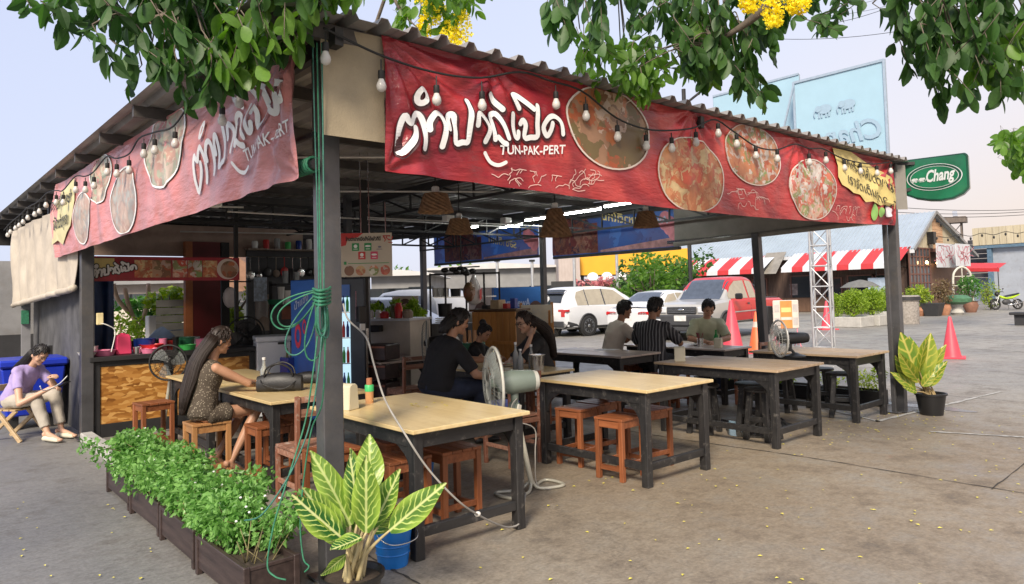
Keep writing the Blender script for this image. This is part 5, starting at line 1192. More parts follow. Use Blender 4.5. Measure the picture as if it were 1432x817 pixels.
def speckle(name, a, b_, scale, thr=.30):
    m, n, b = nodes_of(name); v = N(n, 'ShaderNodeTexVoronoi'); v.inputs['Scale'].default_value = scale; n.links.new(coords(n), v.inputs['Vector'])
    n.links.new(ramp(n, v.outputs['Distance'], [(0, b_), (thr, b_), (thr+.08, a)]), b.inputs['Base Color']); b.inputs['Roughness'].default_value = .9; return m
def person(label, loc, rz, seat=.46, S=1.08, lean=(8, 22), head=(10, 0), armL=None, armR=None, legs=None, skin=SK1, shirt=None, sleeve=.75, pants=None, pantlen=1.0, fem=False, hair='short', hairm=None, girth=1.0, shoes=None, glasses=False, hands=('curl', 'curl'), hairpath=None, hem=.0):
    t = thing('person', label, 'person', loc, rz)
    pel = V(0, 0, seat+.10*S)
    def spine(u, k=12):
        p = pel.copy(); L = .49*S
        for i in range(k):
            a = rad(lean[0]+(lean[1]-lean[0])*(i+.5)/k*max(u, .0001)) if u > 0 else rad(lean[0]); p += V(math.sin(a), 0, math.cos(a))*(L*u/k)
        a = rad(lean[0]+(lean[1]-lean[0])*max(0, u)); return p, V(math.sin(a), 0, math.cos(a))
    prof = [(-.14, .12, .09), (-.06, .165, .12), (.05, .172, .125), (.22, .155, .112), (.42, .135 if fem else .150, .098 if fem else .110), (.62, .150 if fem else .170, .112 if fem else .118), (.80, .158 if fem else .185, .098), (.91, .125 if fem else .15, .08), (.98, .07, .062)]
    def torso(mb, ex, g=1.0, lo=-.2, hi=2):
        rings = []
        for u, w, d in prof:
            if u < lo or u > hi: continue
            c, ax = spine(u); f = V(ax.z, 0, -ax.x)
            rings.append([c+V(0, 1, 0)*(math.cos(2*PI*i/20)*(w*S*g+ex))+f*(math.sin(2*PI*i/20)*(d*S*g+ex)) for i in range(20)])
        mb.loft(rings)
    sc, sax = spine(.84); sh = {s: sc+V(0, s*(.155 if fem else .178)*S, 0) for s in (1, -1)}
    nk, nax = spine(1.0)
    hp, hy = rad(head[0]), rad(head[1]); Hd = Matrix.Rotation(hy, 3, 'Z') @ Matrix.Rotation(hp, 3, 'Y')
    hc = nk+V(math.sin(rad(lean[1]*.6)), 0, math.cos(rad(lean[1]*.6)))*.075*S+Hd @ V(.025*S, 0, .105*S)
    b = MB(); torso(b, -.012, girth)
    b.tube([nk-nax*.03, nk+nax*.04*S, hc-Hd @ V(.02, 0, .05)], [.058*S, .052*S, .054*S], 12)
    i0 = len(b.v)
    b.ell((0, 0, .012), (.097, .077, .115), 18, 14); b.ell((.032, 0, -.062), (.060, .054, .056), 14, 10); b.ell((.075, 0, -.095), (.022, .026, .020), 10, 8)
    b.ell((.098, 0, -.022), (.017, .013, .017), 10, 8); b.tube([(.084, 0, .022), (.106, 0, -.020)], [.008, .013], 8); b.ell((.075, 0, .038), (.026, .060, .014), 12, 8)
    b.ell((.086, 0, -.060), (.012, .024, .010), 10, 6)
    for s in (1, -1): b.ell((-.008, s*.078, -.012), (.022, .009, .034), 10, 8); b.ell((.055, s*.045, -.03), (.028, .024, .03), 10, 8)
    HM = Matrix.Translation(hc) @ Hd.to_4x4() @ Matrix.Scale(S, 4); b.xf(HM, i0)
    def limbs(mb, P, R_): mb.tube(spline(P, 4), [R_[min(int(i/4), len(R_)-2)]*(1-(i % 4)/4)+R_[min(int(i/4)+1, len(R_)-1)]*((i % 4)/4) for i in range(4*(len(P)-1)+1)], 12)
    def chain(mb, pts, rs):
        for p, q, r0, r1 in zip(pts, pts[1:], rs, rs[1:]):
            p, q = Vector(p), Vector(q); mb.tube([p, p.lerp(q, .35), p.lerp(q, .7), q], [r0, r0*.66+r1*.34+.004, r0*.33+r1*.67, r1], 12); mb.ell(q, r1*1.02, 10, 8)
        mb.ell(pts[0], rs[0]*1.03, 12, 8)
    def hand(mb, w, d, up, mode, side):
        d = d.normalized(); M = frame_of(d, up).to_4x4(); M.translation = w; i1 = len(mb.v)
        mb.ell((.045, 0, 0), (.052, .042, .017), 12, 8)
        for k_, (y, L) in enumerate(((.030, .066), (.011, .076), (-.009, .071), (-.028, .056))):
            c = {'flat': .12, 'curl': .55, 'fist': 1.3}[mode]*(1+.12*k_); P = [V(.082, y, 0)]; a = 0
            for q in range(3): a += c; P.append(P[-1]+V(math.cos(a), 0, -math.sin(a))*L*(.42, .33, .25)[q])
            mb.tube(P, [.0105, .0100, .0092, .0078], 7); mb.ell(P[-1], .0078, 6, 5)
        P = [V(.02, side*-.034, -.004), V(.050, side*-.060, -.016), V(.078, side*-.056, -.030), V(.095, side*-.045, -.036)]; mb.tube(P, [.014, .0125, .011, .0085], 7); mb.ell(P[-1], .0085, 6, 5)
        mb.xf(M @ Matrix.Scale(S*.97, 4), i1)
    el = {}; wr = {}
    fr_ = .88 if fem else 1.0
    for s, arm, hm in ((1, armL, hands[0]), (-1, armR, hands[1])):
        if arm is None: arm = (sh[s]+V(.12, s*.05, -.26*S), V(.42, s*.10, .80))
        e, w = Vector(arm[0]), Vector(arm[1]); el[s], wr[s] = e, w
        chain(b, [sh[s], e, w], [.052*S*fr_, .041*S*fr_, .028*S*fr_]); hand(b, w, (w-e).normalized() if len(arm) < 3 else Vector(arm[2]), V(0, 0, 1) if len(arm) < 4 else Vector(arm[3]), hm, s)
    hips = {s: pel+V(.02, s*.09*S, -.02*S) for s in (1, -1)}; lg = {}
    for k_, s in enumerate((1, -1)):
        kn, an, toe = [Vector(q) for q in (legs[k_] if legs else ((.44*S, s*.13, seat+.08), (.42*S, s*.13, .09), (.60*S, s*.14, .03)))]
        lg[s] = (kn, an, toe); chain(b, [hips[s], kn, an], [.082*S*fr_*girth**.5, .056*S*fr_, .036*S*fr_])
        b.tube([an+V(0, 0, -.01), an.lerp(toe, .5)+V(0, 0, -.012), toe], [.034*S, .036*S, .020*S], 10); b.ell(an-(toe-an)*.28+V(0, 0, -.03), .032*S, 8, 6); b.ell(toe, (.035*S, .036*S, .020*S), 8, 6)
    me = solidify(b.mesh('body', skin), .0085, 3, .45); me.materials.clear(); me.materials.append(skin); me.shade_smooth(); body = link('body', me, t)
    # face
    for s in (1, -1):
        m = MB(); m.ell((.088, s*.031, .004), (.008, .014, .0055), 10, 6); m.xf(HM); m.build('eye', EYE, body, smooth=9)
        m = MB(); m.tube(spline([(.096, s*.014, .028), (.094, s*.032, .034), (.082, s*.052, .028)], 3), .0045, 6); m.xf(HM); m.build('eyebrow', BROW, body, smooth=9)
    m = MB(); m.ell((.096, 0, -.058), (.006, .021, .007), 10, 6); m.xf(HM); m.build('mouth', LIP, body, smooth=9)
    if glasses:
        m = MB()
        for s in (1, -1): m.tube([V(.102, s*.034+.026*math.cos(2*PI*i/16), .002+.022*math.sin(2*PI*i/16)) for i in range(16)], .0026, 5, closed=True); m.tube([(.10, s*.058, .006), (.0, s*.082, .008)], .0025, 5)
        m.tube([(.104, .01, .006), (.104, -.01, .006)], .0026, 5); m.xf(HM); m.build('glasses', BLACKP, t, smooth=9)
    # clothes
    def garment(name, mb, m_, vox, amp, seed):
        me = solidify(mb.mesh(name, m_), vox, 3, .5)
        for v, nv in zip(me.vertices, [Vector(x.vector) for x in me.vertex_normals]):
            p = v.co; f = noise.noise(V(p.x*9, p.y*9, p.z*7+seed))+.6*noise.noise(V(p.x*22, p.y*20, p.z*13+seed)); v.co = p+nv*(amp*f)
        me.materials.clear(); me.materials.append(m_); me.shade_smooth(); return link(name, me, t)
    if shirt:
        m = MB(); torso(m, .021, girth, -.10-hem, .99)
        for s in (1, -1):
            if sleeve > 0:
                e = sh[s].lerp(el[s], min(1, sleeve)); P = [sh[s]+V(0, -s*.03, .0), sh[s].lerp(e, .5), e]; m.tube(P, [.074*S*fr_, .073*S*fr_, .066*S*fr_], 14); m.ell(sh[s], .073*S*fr_, 12, 8); m.tube([sh[s], nk-nax*.045*S], [.066*S*fr_, .07*S*fr_], 12)
                if sleeve > 1.2: q = el[s].lerp(wr[s], sleeve-1); m.tube([el[s], q], [.058*S, .05*S], 12)
        if sleeve > 0: m.tube([nk-nax*.05*S, nk+nax*.012*S], [.085*S, .066*S], 14)
        garment('shirt' if not fem or sleeve > 0 else 'dress', m, shirt, .011, .008, RND.uniform(0, 50))
    if pants:
        m = MB(); torso(m, .014, girth, -.2, .16)
        for s in (1, -1):
            kn, an, toe = lg[s]; h0 = hips[s]
            if pantlen > .55:
                q = kn.lerp(an, min(1, (pantlen-.5)*2)*.96); chain(m, [h0, kn], [.098*S*girth**.5, .076*S]); m.tube([kn, kn.lerp(q, .5), q], [.077*S, .068*S, .064*S], 14)
            else: m.tube([h0, h0.lerp(kn, pantlen*2)], [.100*S, .092*S], 14)
        garment('trousers' if pantlen > .55 else 'shorts', m, pants, .012, .008, RND.uniform(0, 50))
    # hair
    hm = hairm or HAIR; rr = random.Random(int(loc[0]*100+loc[1]*10)); m = MB(); i2 = 0
    def scalp(th, ph, k_): return V(k_*.103*math.sin(th)*math.cos(ph), k_*.083*math.sin(th)*math.sin(ph), .016+k_*.119*math.cos(th))
    def hairline(ph):  # lowest polar angle of hair for this azimuth, ph=0 is the forehead
        a = abs((ph+PI) % (2*PI)-PI); return .82 if a < .75 else (.82+(a-.75)*1.5 if a < 1.45 else min(2.25, 1.87+(a-1.45)*.9))
    rings = []
    for j_ in range(9):
        rings.append([scalp(hairline(2*PI*i/28)*j_/8+.001, 2*PI*i/28, 1.045-.03*(j_ == 8)) for i in range(28)])
    m.loft(rings, cap=False); nt_ = 260 if hair == 'short' else 160
    for _ in range(nt_):
        ph = rr.uniform(0, 2*PI); th = hairline(ph)*math.sqrt(rr.random()); p = scalp(th, ph, 1.01); n_ = V(p.x, p.y, p.z-.016).normalized()
        dn = V(math.cos(ph)*math.cos(th), math.sin(ph)*math.cos(th), -math.sin(th)); L = rr.uniform(.025, .05)
        if hair == 'short' and math.cos(ph) > .5 and th > .4: dn = (dn*.9+n_*.35+V(0, rr.uniform(-.5, .5), 0)).normalized()
        q = p+n_*.005+dn*L*.5; m.tube([p, q, q+dn*L*.55-n_*.012+V(rr.gauss(0, .003), rr.gauss(0, .003), 0)], [.0075, .007, .001], 5)
    m.xf(HM)
    if hairpath:      # long hair: guides in thing space, (centre, half width, half depth)
        top = hc-Hd @ V(.05, 0, -.02)*S; G = [(top, .085*S, .06*S)]+[(Vector(a), b_, c_) for a, b_, c_ in hairpath]
        C_ = spline([g_[0] for g_ in G], 5); n = len(C_)
        def wd(i, k_):
            q = i/5; a = min(int(q), len(G)-2); return G[a][k_]+(G[a+1][k_]-G[a][k_])*(q-a)
        Yv = V(0, 1, 0); rings = []
        for i in range(n):
            d = (C_[min(i+1, n-1)]-C_[max(i-1, 0)]).normalized(); f = Yv.cross(d).normalized(); rings.append([C_[i]+Yv*(math.cos(2*PI*j_/16)*wd(i, 1)*.93)+f*(math.sin(2*PI*j_/16)*wd(i, 2)*.93) for j_ in range(16)])
        m.loft(rings)
        for _ in range(260):
            a0 = rr.uniform(0, 2*PI); q = rr.uniform(.8, 1.0); e = rr.uniform(.82, 1.03); P = []
            for i in range(0, n, 2):
                if i/n > e: break
                d = (C_[min(i+1, n-1)]-C_[max(i-1, 0)]).normalized(); f = Yv.cross(d).normalized(); a = a0+.10*math.sin(i*.5+a0*3)
                P.append(C_[i]+Yv*(math.cos(a)*wd(i, 1)*q)+f*(math.sin(a)*wd(i, 2)*q))
            if len(P) > 2: m.tube(P, [.0055*(1-.8*(k_/(len(P)-1))**3) for k_ in range(len(P))], 5)
    m.build('hair', hm, t, smooth=9)
    if shoes:
        for s in (1, -1):
            kn, an, toe = lg[s]; d = (toe-an); d.z = 0; d.normalize(); m = MB(); c = an+d*.05; c.z = min(an.z, .09)-.045
            M = frame_of(d).to_4x4(); M.translation = c
            m.loft([[V(x, math.cos(2*PI*i/14)*w, z0+math.sin(2*PI*i/14)*h) for i in range(14)] for x, w, z0, h in ((-.125, .02, -.01, .015), (-.11, .038, -.005, .03), (-.03, .042, .0, .036), (.08, .052, -.004, .034), (.15, .042, -.012, .022), (.175, .012, -.016, .01))]); m.xf(M); m.build('shoe', shoes, t, smooth=9)
    return t, dict(hc=hc, wr=wr, el=el, HM=HM)
DENIM = cloth('dark_denim', (.020, .028, .055), .3, 12); BLK = cloth('black_cotton', (.011, .011, .013), .2); 
# 1 the long haired woman on the left
FLORAL = speckle('brown_dotted_cloth', (.075, .058, .042), (.34, .29, .22), 60, .22)
t, q = person('woman with very long hair in a short dotted brown dress, seated alone on the left', (.20, 2.98, 0), rad(4), .505, .98, (4, 20), (16, -4), ((.34, .24, .86), (.56, .10, .80), (1, -.35, .1)), ((.34, -.22, .84), (.58, -.02, .80), (1, .3, .1)),
  (((.45, .10, .59), (.16, .08, .16), (.30, .10, .03)), ((.47, -.12, .59), (.20, -.14, .14), (.34, -.10, .03))), SK1, FLORAL, 0, FLORAL, .22, True, 'long', HAIRB, .98, hairpath=[((-.02, 0, 1.09), .10, .055), ((-.085, .0, .93), .105, .05), ((-.14, .0, .76), .09, .04), ((-.17, 0, .60), .04, .02)])
# 2 far left woman with the phone
PURPLE = cloth('lilac_cotton', (.38, .30, .56)); PALET = cloth('pale_grey_trousers', (.42, .38, .32))
f0 = onz(15, 640, 0)
t, q = person('woman in a lilac top bent over her phone at the far left edge', (-.80, 6.78, 0), rad(-55), .38, .97, (20, 42), (38, 0), ((.42, .20, .55), (.50, .02, .74), (.8, -.2, .3)), ((.36, -.26, .46), (.60, -.08, .62), (.9, .3, .2)),
  (((.46, .12, .52), (.58, .10, .10), (.80, .08, .04)), ((.44, -.12, .50), (.62, -.12, .10), (.84, -.16, .04))), SK3, PURPLE, .55, PALET, .93, True, 'long', HAIR, .95, cloth('cream_rubber', (.62, .58, .46)), hairpath=[((.20, .0, .93), .10, .07), ((.10, 0, .86), .11, .06), ((-.02, .02, .72), .09, .05)])
ph = MB(); ph.box((0, 0, 0), (.15, .075, .009)); 
t2 = thing('mobile_phone', 'dark phone held by the woman in the lilac top', 'phone', t.matrix_basis @ V(.74, -.02, .66), rad(-55)); ph.build('body', BLACKP, t2, bevel=.004); MB().box((0, 0, .0052), (.14, .067, .001)).build('screen', mat('dark_screen', (.05, .06, .08), .1), t2); t2.rotation_euler = (0, rad(-25), rad(-55))
# 3 the man in black
t, q = person('man in a black t-shirt seated with his back half turned behind the near table', (2.42, 2.52, 0), rad(-8), 0.52, 1.10, (10, 30), (20, -14), ((.46, .32, .86), (.74, .10, .86), (1, -.1, .1)), ((.32, -.30, .76), (.62, -.30, .70), (.7, .1, -.7)), None, SK1, BLK, .85, DENIM, 1.0, False, 'long', HAIR, 1.18, BLACKP, hairpath=[((.12, 0, 1.26), .085, .055), ((.10, 0, 1.19), .07, .04)])
# 4 the woman in glasses
t, q = person('woman in glasses and black shirt resting her cheek on her hand at the couple table', (3.98, 2.52, 0), rad(160), 0.51, 1.02, (10, 24), (20, 8), ((.36, .22, .82), (.20, .12, 1.10), (-.1, -.1, 1)), ((.32, -.22, .80), (.46, .05, .80), (.6, .7, 0)), None, SK3, cloth('charcoal_cotton', (.026, .026, .028)), .95, DENIM, 1.0, True, 'long', HAIRB, 1.0, BLACKP, True, ('fist', 'curl'), hairpath=[((-.02, 0, 1.16), .12, .07), ((-.08, 0, 1.0), .13, .06), ((-.11, 0, .82), .10, .05)])
# 5 the girl
t, q = person('small girl with a hair bun in a black dress standing by the table', (3.62, 3.42, 0), rad(-62), .50, .84, (4, 16), (32, -8), ((.20, .16, .80), (.32, .02, .82)), ((.18, -.14, .80), (.34, .0, .80)), (((.06, .07, .30), (.02, .07, .08), (.16, .08, .03)), ((.06, -.07, .30), (.02, -.07, .08), (.16, -.08, .03))), SK1, BLK, .7, BLK, .4, True, 'short', HAIR, .95, BLACKP)
m = MB(); m.ell(q['HM'] @ V(-.09, 0, .12), (.045, .045, .045), 12, 8); m.build('hair_bun', HAIR, t, smooth=9); m = MB(); m.ell(q['HM'] @ V(-.07, .02, .09), (.03, .03, .015), 10, 6); m.build('hair_tie', WHITEP, t, smooth=9)
# 6-8 the three men
TEE = cloth('pale_stone_tee', (.56, .49, .41)); OLIVE = cloth('olive_shirt_cloth', (.40, .41, .27))
t, q = person('young man in a pale stone t-shirt looking at his phone', (6.06, 3.30, 0), rad(-22), 0.52, 1.08, (10, 26), (12, -6), ((.36, .22, .84), (.56, .06, 1.02), (.5, -.3, .7)), ((.34, -.26, .86), (.58, -.02, 1.04), (.5, .1, .8)), None, SK2, TEE, .85, DENIM, 1.0, False, 'short', HAIR, 1.0, BLACKP)
w = t.matrix_basis @ V(.66, .02, 1.16); t2 = thing('mobile_phone', 'dark phone held up by the man in the pale t-shirt', 'phone', w, rad(-22)); MB().box((0, 0, 0), (.01, .075, .15), M=Matrix.Rotation(.5, 3, 'Y')).build('body', BLACKP, t2, bevel=.003); MB().box((-.0055, 0, -.002), (.001, .068, .14), M=Matrix.Rotation(.5, 3, 'Y')).build('screen', mat('dark_screen', (.05, .06, .08)), t2)
STR = stripes('striped_shirt_cloth', (.022, .022, .026), (.16, .16, .165), 24, 1, .62)
t, q = person('man in a dark striped shirt seated with his back to the camera', (6.05, 2.55, 0), rad(22), 0.52, 1.10, (4, 14), (14, -34), ((.30, .30, .84), (.50, .12, .82)), ((.26, -.34, .84), (.60, -.24, .84), (1, .1, 0)), None, SK2, STR, .9, BLK, 1.0, False, 'short', HAIR, 1.05, BLACKP)
t, q = person('man in an olive shirt looking down at the table, facing the camera', (7.62, 2.72, 0), rad(222), 0.52, 1.08, (10, 22), (34, 6), ((.30, .28, .84), (.46, .06, .80), (.6, -.8, 0)), ((.30, -.28, .84), (.46, -.06, .80), (.6, .8, 0)), None, SK1, OLIVE, .9, DENIM, 1.0, False, 'short', HAIR, 1.0, BLACKP)
m = MB()
# folding chair under the woman at the far left
t = thing('folding_chair', 'wooden folding chair under the woman in lilac', 'chair', (-.80, 6.78, 0), rad(-55))
LW = wood('pale_folding_wood', (.36, .25, .13), (.52, .38, .22), .45, 4, 0)
for s in (-1, 1):
    MB().bar((-.32, s*.19, .62), (.30, s*.19, 0), .03, .045).build('leg', LW, t, bevel=.004); MB().bar((.20, s*.16, .36), (-.26, s*.16, 0), .03, .045).build('leg', LW, t, bevel=.004)
for i in range(4): MB().box((-.14+i*.10, 0, .365), (.085, .36, .02)).build('slat', LW, t, bevel=.003)
MB().box((-.30, 0, .60), (.02, .40, .08)).build('backrest', LW, t, bevel=.004)
# ------------------------------------------------------------------ kitchen on the left
def osb():
    m, n, b = nodes_of('strand_board'); co = coords(n, (2.2, 1, 7), (0, .5, 0)); nz = noise_node(n, coords(n), 3, 3)
    ad = N(n, 'ShaderNodeVectorMath', operation='MULTIPLY_ADD'); ad.inputs[1].default_value = (.9, .9, .9); n.links.new(nz.outputs[1], ad.inputs[0]); n.links.new(co, ad.inputs[2])
    v = N(n, 'ShaderNodeTexVoronoi'); v.inputs['Scale'].default_value = 4.6; n.links.new(ad.outputs[0], v.inputs['Vector']); sp = N(n, 'ShaderNodeSeparateColor'); n.links.new(v.outputs['Color'], sp.inputs[0])
    c = ramp(n, sp.outputs[0], [(0, (.20, .075, .015)), (.35, (.34, .145, .03)), (.7, (.46, .22, .055)), (1, (.62, .36, .12))]); n.links.new(c, b.inputs['Base Color']); b.inputs['Roughness'].default_value = .3; bump(n, b, v.outputs['Distance'], .2, .004); return m
OSB = osb(); DARKW = mat('charcoal_panel', (.018, .018, .019), .6, 0, .3, 4)
t = thing('food_counter', 'kitchen counter with an orange chipboard front and black frame', 'counter', (.85, 6.3, 0))
MB().box((0, -.29, .50), (1.78, .03, .68)).build('chipboard_front', OSB, t)
for x in (-.93, .93): MB().box((x, -.29, .45), (.075, .055, .90)).build('frame_post', DARKW, t, bevel=.004)
MB().box((0, -.29, .08), (1.785, .05, .155)).build('plinth', DARKW, t, bevel=.004); MB().box((0, -.29, .875), (1.785, .05, .065)).build('frame_rail', DARKW, t, bevel=.004)
MB().box((0, 0, .935), (2.02, .72, .055)).build('worktop', DARKW, t, bevel=.005); MB().box((0, .3, .45), (1.9, .03, .88)).build('back_panel', DARKW, t)
CT = .9625
PINK = mat('hot_pink_plastic', (.78, .06, .16), .35, 0, .08); PINK2 = mat('rose_plastic', (.70, .20, .34), .4, 0, .15); REDPL = mat('red_plastic', (.58, .03, .03), .35, 0, .08); GRNPL = mat('green_plastic', (.06, .45, .10), .35, 0, .08); DKGR = mat('dark_green_plastic', (.02, .14, .07), .4, 0, .1); ENAM = mat('blue_enamel', (.02, .05, .30), .2, 0, .1)
def tub(name, label, cat, px, y, r, h, m, flare=1.15, grp=None, z=CT, n=20):
    p = onY(px, 480, y); t = thing(name, label, cat, (p.x, y, z), 0, grp)
    MB().lathe([(r*.9, 0), (r*flare, h*.95), (r*flare*1.04, h*.96), (r*flare*1.04, h), (r*flare*.97, h), (r*.85, .008), (0, .008)], n).build('body', m, t, smooth=.7); return t
p = onY(172, 480, 6.22); t = thing('storage_box', 'upright hot pink plastic box on the chipboard counter', 'box', (p.x, 6.22, CT))
m = MB(); m.loft([[V(x*a, y*b, z) for x, y in ((-1, -1), (1, -1), (1, 1), (-1, 1))] for z, a, b in ((0, .088, .07), (.22, .078, .062), (.25, .06, .05))]); m.build('body', PINK, t, bevel=.012); MB().lathe([(.03, .25), (.03, .265), (0, .265)], 12).build('lid', PINK, t); MB().tube([(-.02, 0, .26), (-.03, 0, .38)], .008, 6).build('ladle_handle', STEM, t)
tub('plastic_tray', 'pink red tray at the left end of the chipboard counter', 'tray', 145, 6.2, .12, .07, PINK2); tub('cooking_pot', 'blue enamel pot behind the red bowl on the counter', 'pot', 202, 6.5, .13, .17, ENAM, 1.02)
tub('plastic_bowl', 'red plastic bowl in front of the blue pot', 'bowl', 212, 6.3, .11, .10, REDPL, 1.3); tub('metal_cup', 'small grey metal cup beside the pink box', 'cup', 192, 6.15, .045, .085, CHROME); tub('plastic_basket', 'small rose pink basket at the front of the counter', 'basket', 209, 6.1, .09, .06, PINK2)
tub('white_bowl', 'white bowl at the far left of the counter beside the post', 'bowl', 122, 6.15, .08, .06, PLATE, 1.3); tub('green_crate', 'dark green tub at the right end of the counter', 'tub', 258, 6.5, .14, .16, DKGR, 1.05); tub('green_basin', 'bright green basin in front of the dark green tub', 'basin', 262, 6.25, .09, .07, GRNPL, 1.2)
tub('plate_stack', 'stack of pink and white plates at the right end of the counter', 'plates', 283, 6.4, .09, .13, PINK2, 1.0); tub('white_tub', 'white tub left of the pink box', 'tub', 128, 6.35, .07, .12, PLATE, 1.05); tub('clear_jar', 'clear storage jar beside the plate stack', 'jar', 273, 6.45, .06, .16, MILKG, 1.0)
for px, y, r, h, m_, lb in ((228, 6.42, .05, .16, PINK2, 'pink patterned bag between the pots'), (238, 6.5, .05, .12, REDPL, 'red canister right of the pink bag'), (246, 6.3, .04, .18, BLACKP, 'black sauce bottle near the green basin'), (295, 6.3, .05, .14, CHROME, 'steel jar at the right corner of the counter')):
    tub('canister', lb, 'canister', px, y, r, h, m_, 1.0)
t = thing('power_socket', 'pale yellow socket box on the left post above the counter', 'socket', (-.06, 5.92, 1.42)); MB().box((0, 0, 0), (.07, .05, .14)).build('box', mat('pale_yellow_plastic', (.66, .56, .30), .5), t, bevel=.005)
MB().tube(spline([(0, -.02, -.05), (.08, -.03, -.08), (.16, -.01, -.16), (.12, 0, -.4)], 5), .006, 5).build('lead', WHITEP, t)
# menu strip
a, b = onY(116, 360, 6.42), onY(335, 392, 6.42); t = thing('menu_banner', 'long red menu strip with dish photographs above the chipboard counter', 'banner', (a.x, 6.42, b.z)); Lm, Hm = b.x-a.x, 2.20-b.z
def mf(x, z, off=0): return V(x, -off-.006*noise.noise(V(x*3, z*4, 2)), z)
MB().grid(lambda u, v: mf(u*Lm, v*Hm), 30, 6).build('sheet', mat('dark_red_vinyl', (.33, .022, .035), .4, 0, .25, 5), t, smooth=9, fix=False)
for i, (x0, x1) in enumerate(((.30, .41), (.41, .53), (.54, .635), (.64, .735), (.74, .84))): MB().grid(lambda u, v: mf((x0+u*(x1-x0))*Lm, (.14+v*.72)*Hm, .005), 4, 4).build('food_picture', FOOD[(i*3+1) % 4], t, fix=False)
m = MB(); disc_on(m, .915*Lm, .5*Hm, .15, .145, mf, .006, 24, 2); r_ = m.build('rim', mat('cream_print', (.72, .68, .62)), t, fix=False); m = MB(); disc_on(m, .925*Lm, .48*Hm, .12, .12, mf, .010, 24, 2); m.build('food_picture', FOOD[0], t, fix=False)
MB().grid(lambda u, v: mf((.04+u*.14)*Lm, (.42+v*.5)*Hm, .005), 4, 3).build('yellow_patch', YELP, t, fix=False)
for k_, (w, m_, o_) in enumerate(((.045, INK, .010), (.024, WHITE, .016))):
    m = MB()
    for i, s in enumerate(STROKES[:11]+STROKES[12:]): ribbon(m, [(.08+(x-.36)*.39, .035+(z-2.42)*.42) for x, z in s], w, lambda x, z: mf(x, z, o_+i*.0003), k=3)
    m.build('lettering' if k_ else 'lettering_shadow', m_, t, fix=False)
# walls, curtain and panels of the kitchen
def wallthing(name, label, cat, boxes): 
    t = thing(name, label, cat, boxes[0][1])
    o = V(*boxes[0][1])
    for nm, c, d, m_ in boxes: MB().box(V(*c)-o, d).build(nm, m_, t)
    return t
BLUET = mat('navy_tarpaulin', (.016, .05, .16), .45, 0, .4, 3, .2)
p, q = onY(112, 400, 7.6), onY(160, 480, 7.6); t = thing('blue_tarpaulin', 'dark blue tarpaulin hanging behind the left end of the counter', 'tarpaulin', (p.x, 7.6, .9))
MB().grid(lambda u, v: V(u*(q.x-p.x), .05*noise.noise(V(u*5, v*2, 1))+.02*math.sin(u*14), v*1.25), 24, 12).build('sheet', BLUET, t, smooth=9, fix=False)
wallthing('kitchen_wall', 'dark low kitchen wall behind the counter with the garden opening above', 'wall', [('low_wall', (1.6, 8.85, .5), (3.6, .08, 1.0), DARKW)])
p, q = onY(258, 395, 8.75), onY(268, 395, 8.75); r_, r2 = onY(307, 395, 8.75), onY(318, 395, 8.75)
t = thing('partition', 'maroon partition panel with an orange painted edge in the kitchen', 'partition', (q.x, 8.75, 0))
MB().box(((p.x-q.x)/2, 0, 1.3), (q.x-p.x, .12, 2.6)).build('orange_edge', mat('terracotta_paint', (.42, .14, .05), .6, 0, .25, 4, dirt=.4), t); MB().box(((r_.x-q.x)/2, 0, 1.3), (r_.x-q.x, .10, 2.6)).build('maroon_panel', mat('maroon_paint', (.13, .010, .012), .45, 0, .25, 3), t)
MB().box(((r2.x+r_.x)/2-q.x+.02, 0, 1.3), (r2.x-r_.x, .09, 2.6)).build('black_edge', DARKW, t)
p, q = onY(352, 320, 8.8), onY(445, 470, 8.8)
wallthing('kitchen_wall', 'dark panel wall behind the freezer and shelves', 'wall', [('panel', ((p.x+q.x)/2+.5, 8.8, 1.3), (q.x-p.x+1.2, .06, 2.4), mat('dark_slate_panel', (.06, .062, .066), .6, 0, .3, 3))])
WOODP = wood('grey_brown_ply', (.26, .20, .15), (.38, .31, .25), .7, 3, 2)
p, q = onY(357, 412, 8.2), onY(381, 462, 8.2); wallthing('board_panel', 'grey brown plywood board with a cloth hung on it', 'board', [('board', ((p.x+q.x)/2, 8.2, (p.z+q.z)/2), (q.x-p.x, .03, p.z-q.z), WOODP), ('legs', ((p.x+q.x)/2, 8.24, .5), (.5, .03, 1.0), DARKW)])
p = onY(365, 416, 8.1); t = thing('cloth', 'grey cloth hanging over the plywood board', 'cloth', (p.x, 8.1, p.z)); MB().grid(lambda u, v: V((u-.5)*.20, -.03-.02*math.sin(u*9), -v*.34-.02*math.sin(u*7)), 10, 8).build('fabric', cloth('grey_cloth', (.36, .33, .31)), t, smooth=9, fix=False)
p = onY(364, 388, 8.0); t = thing('wall_calendar', 'blue and white calendar hanging above the plywood board', 'calendar', (p.x, 8.0, p.z)); MB().box((0, 0, -.2), (.22, .01, .40)).build('sheet', mat('blue_white_print', (.42, .50, .60), .5, 0, .5, 14), t); MB().tube([(0, 0, 0), (0, .02, .12)], .004, 4).build('string', CORD, t)
p, q = onY(382, 422, 7.6), onY(424, 422, 7.6); t = thing('wall_shelf', 'shelf with hanging cups beside the blue fridge', 'shelf', (p.x, 7.6, 0)); Ls = q.x-p.x+.3
for z in (1.50, 1.84): MB().box((Ls/2, 0, z), (Ls, .3, .03)).build('board', DARKW, t)
for x in (0, Ls): MB().box((x, .1, .95), (.04, .04, 1.9)).build('upright', DARKW, t)
MB().box((.30, -.05, 1.38), (.36, .02, .22)).build('red_board', mat('dull_red_board', (.22, .07, .04), .6, 0, .3), t)
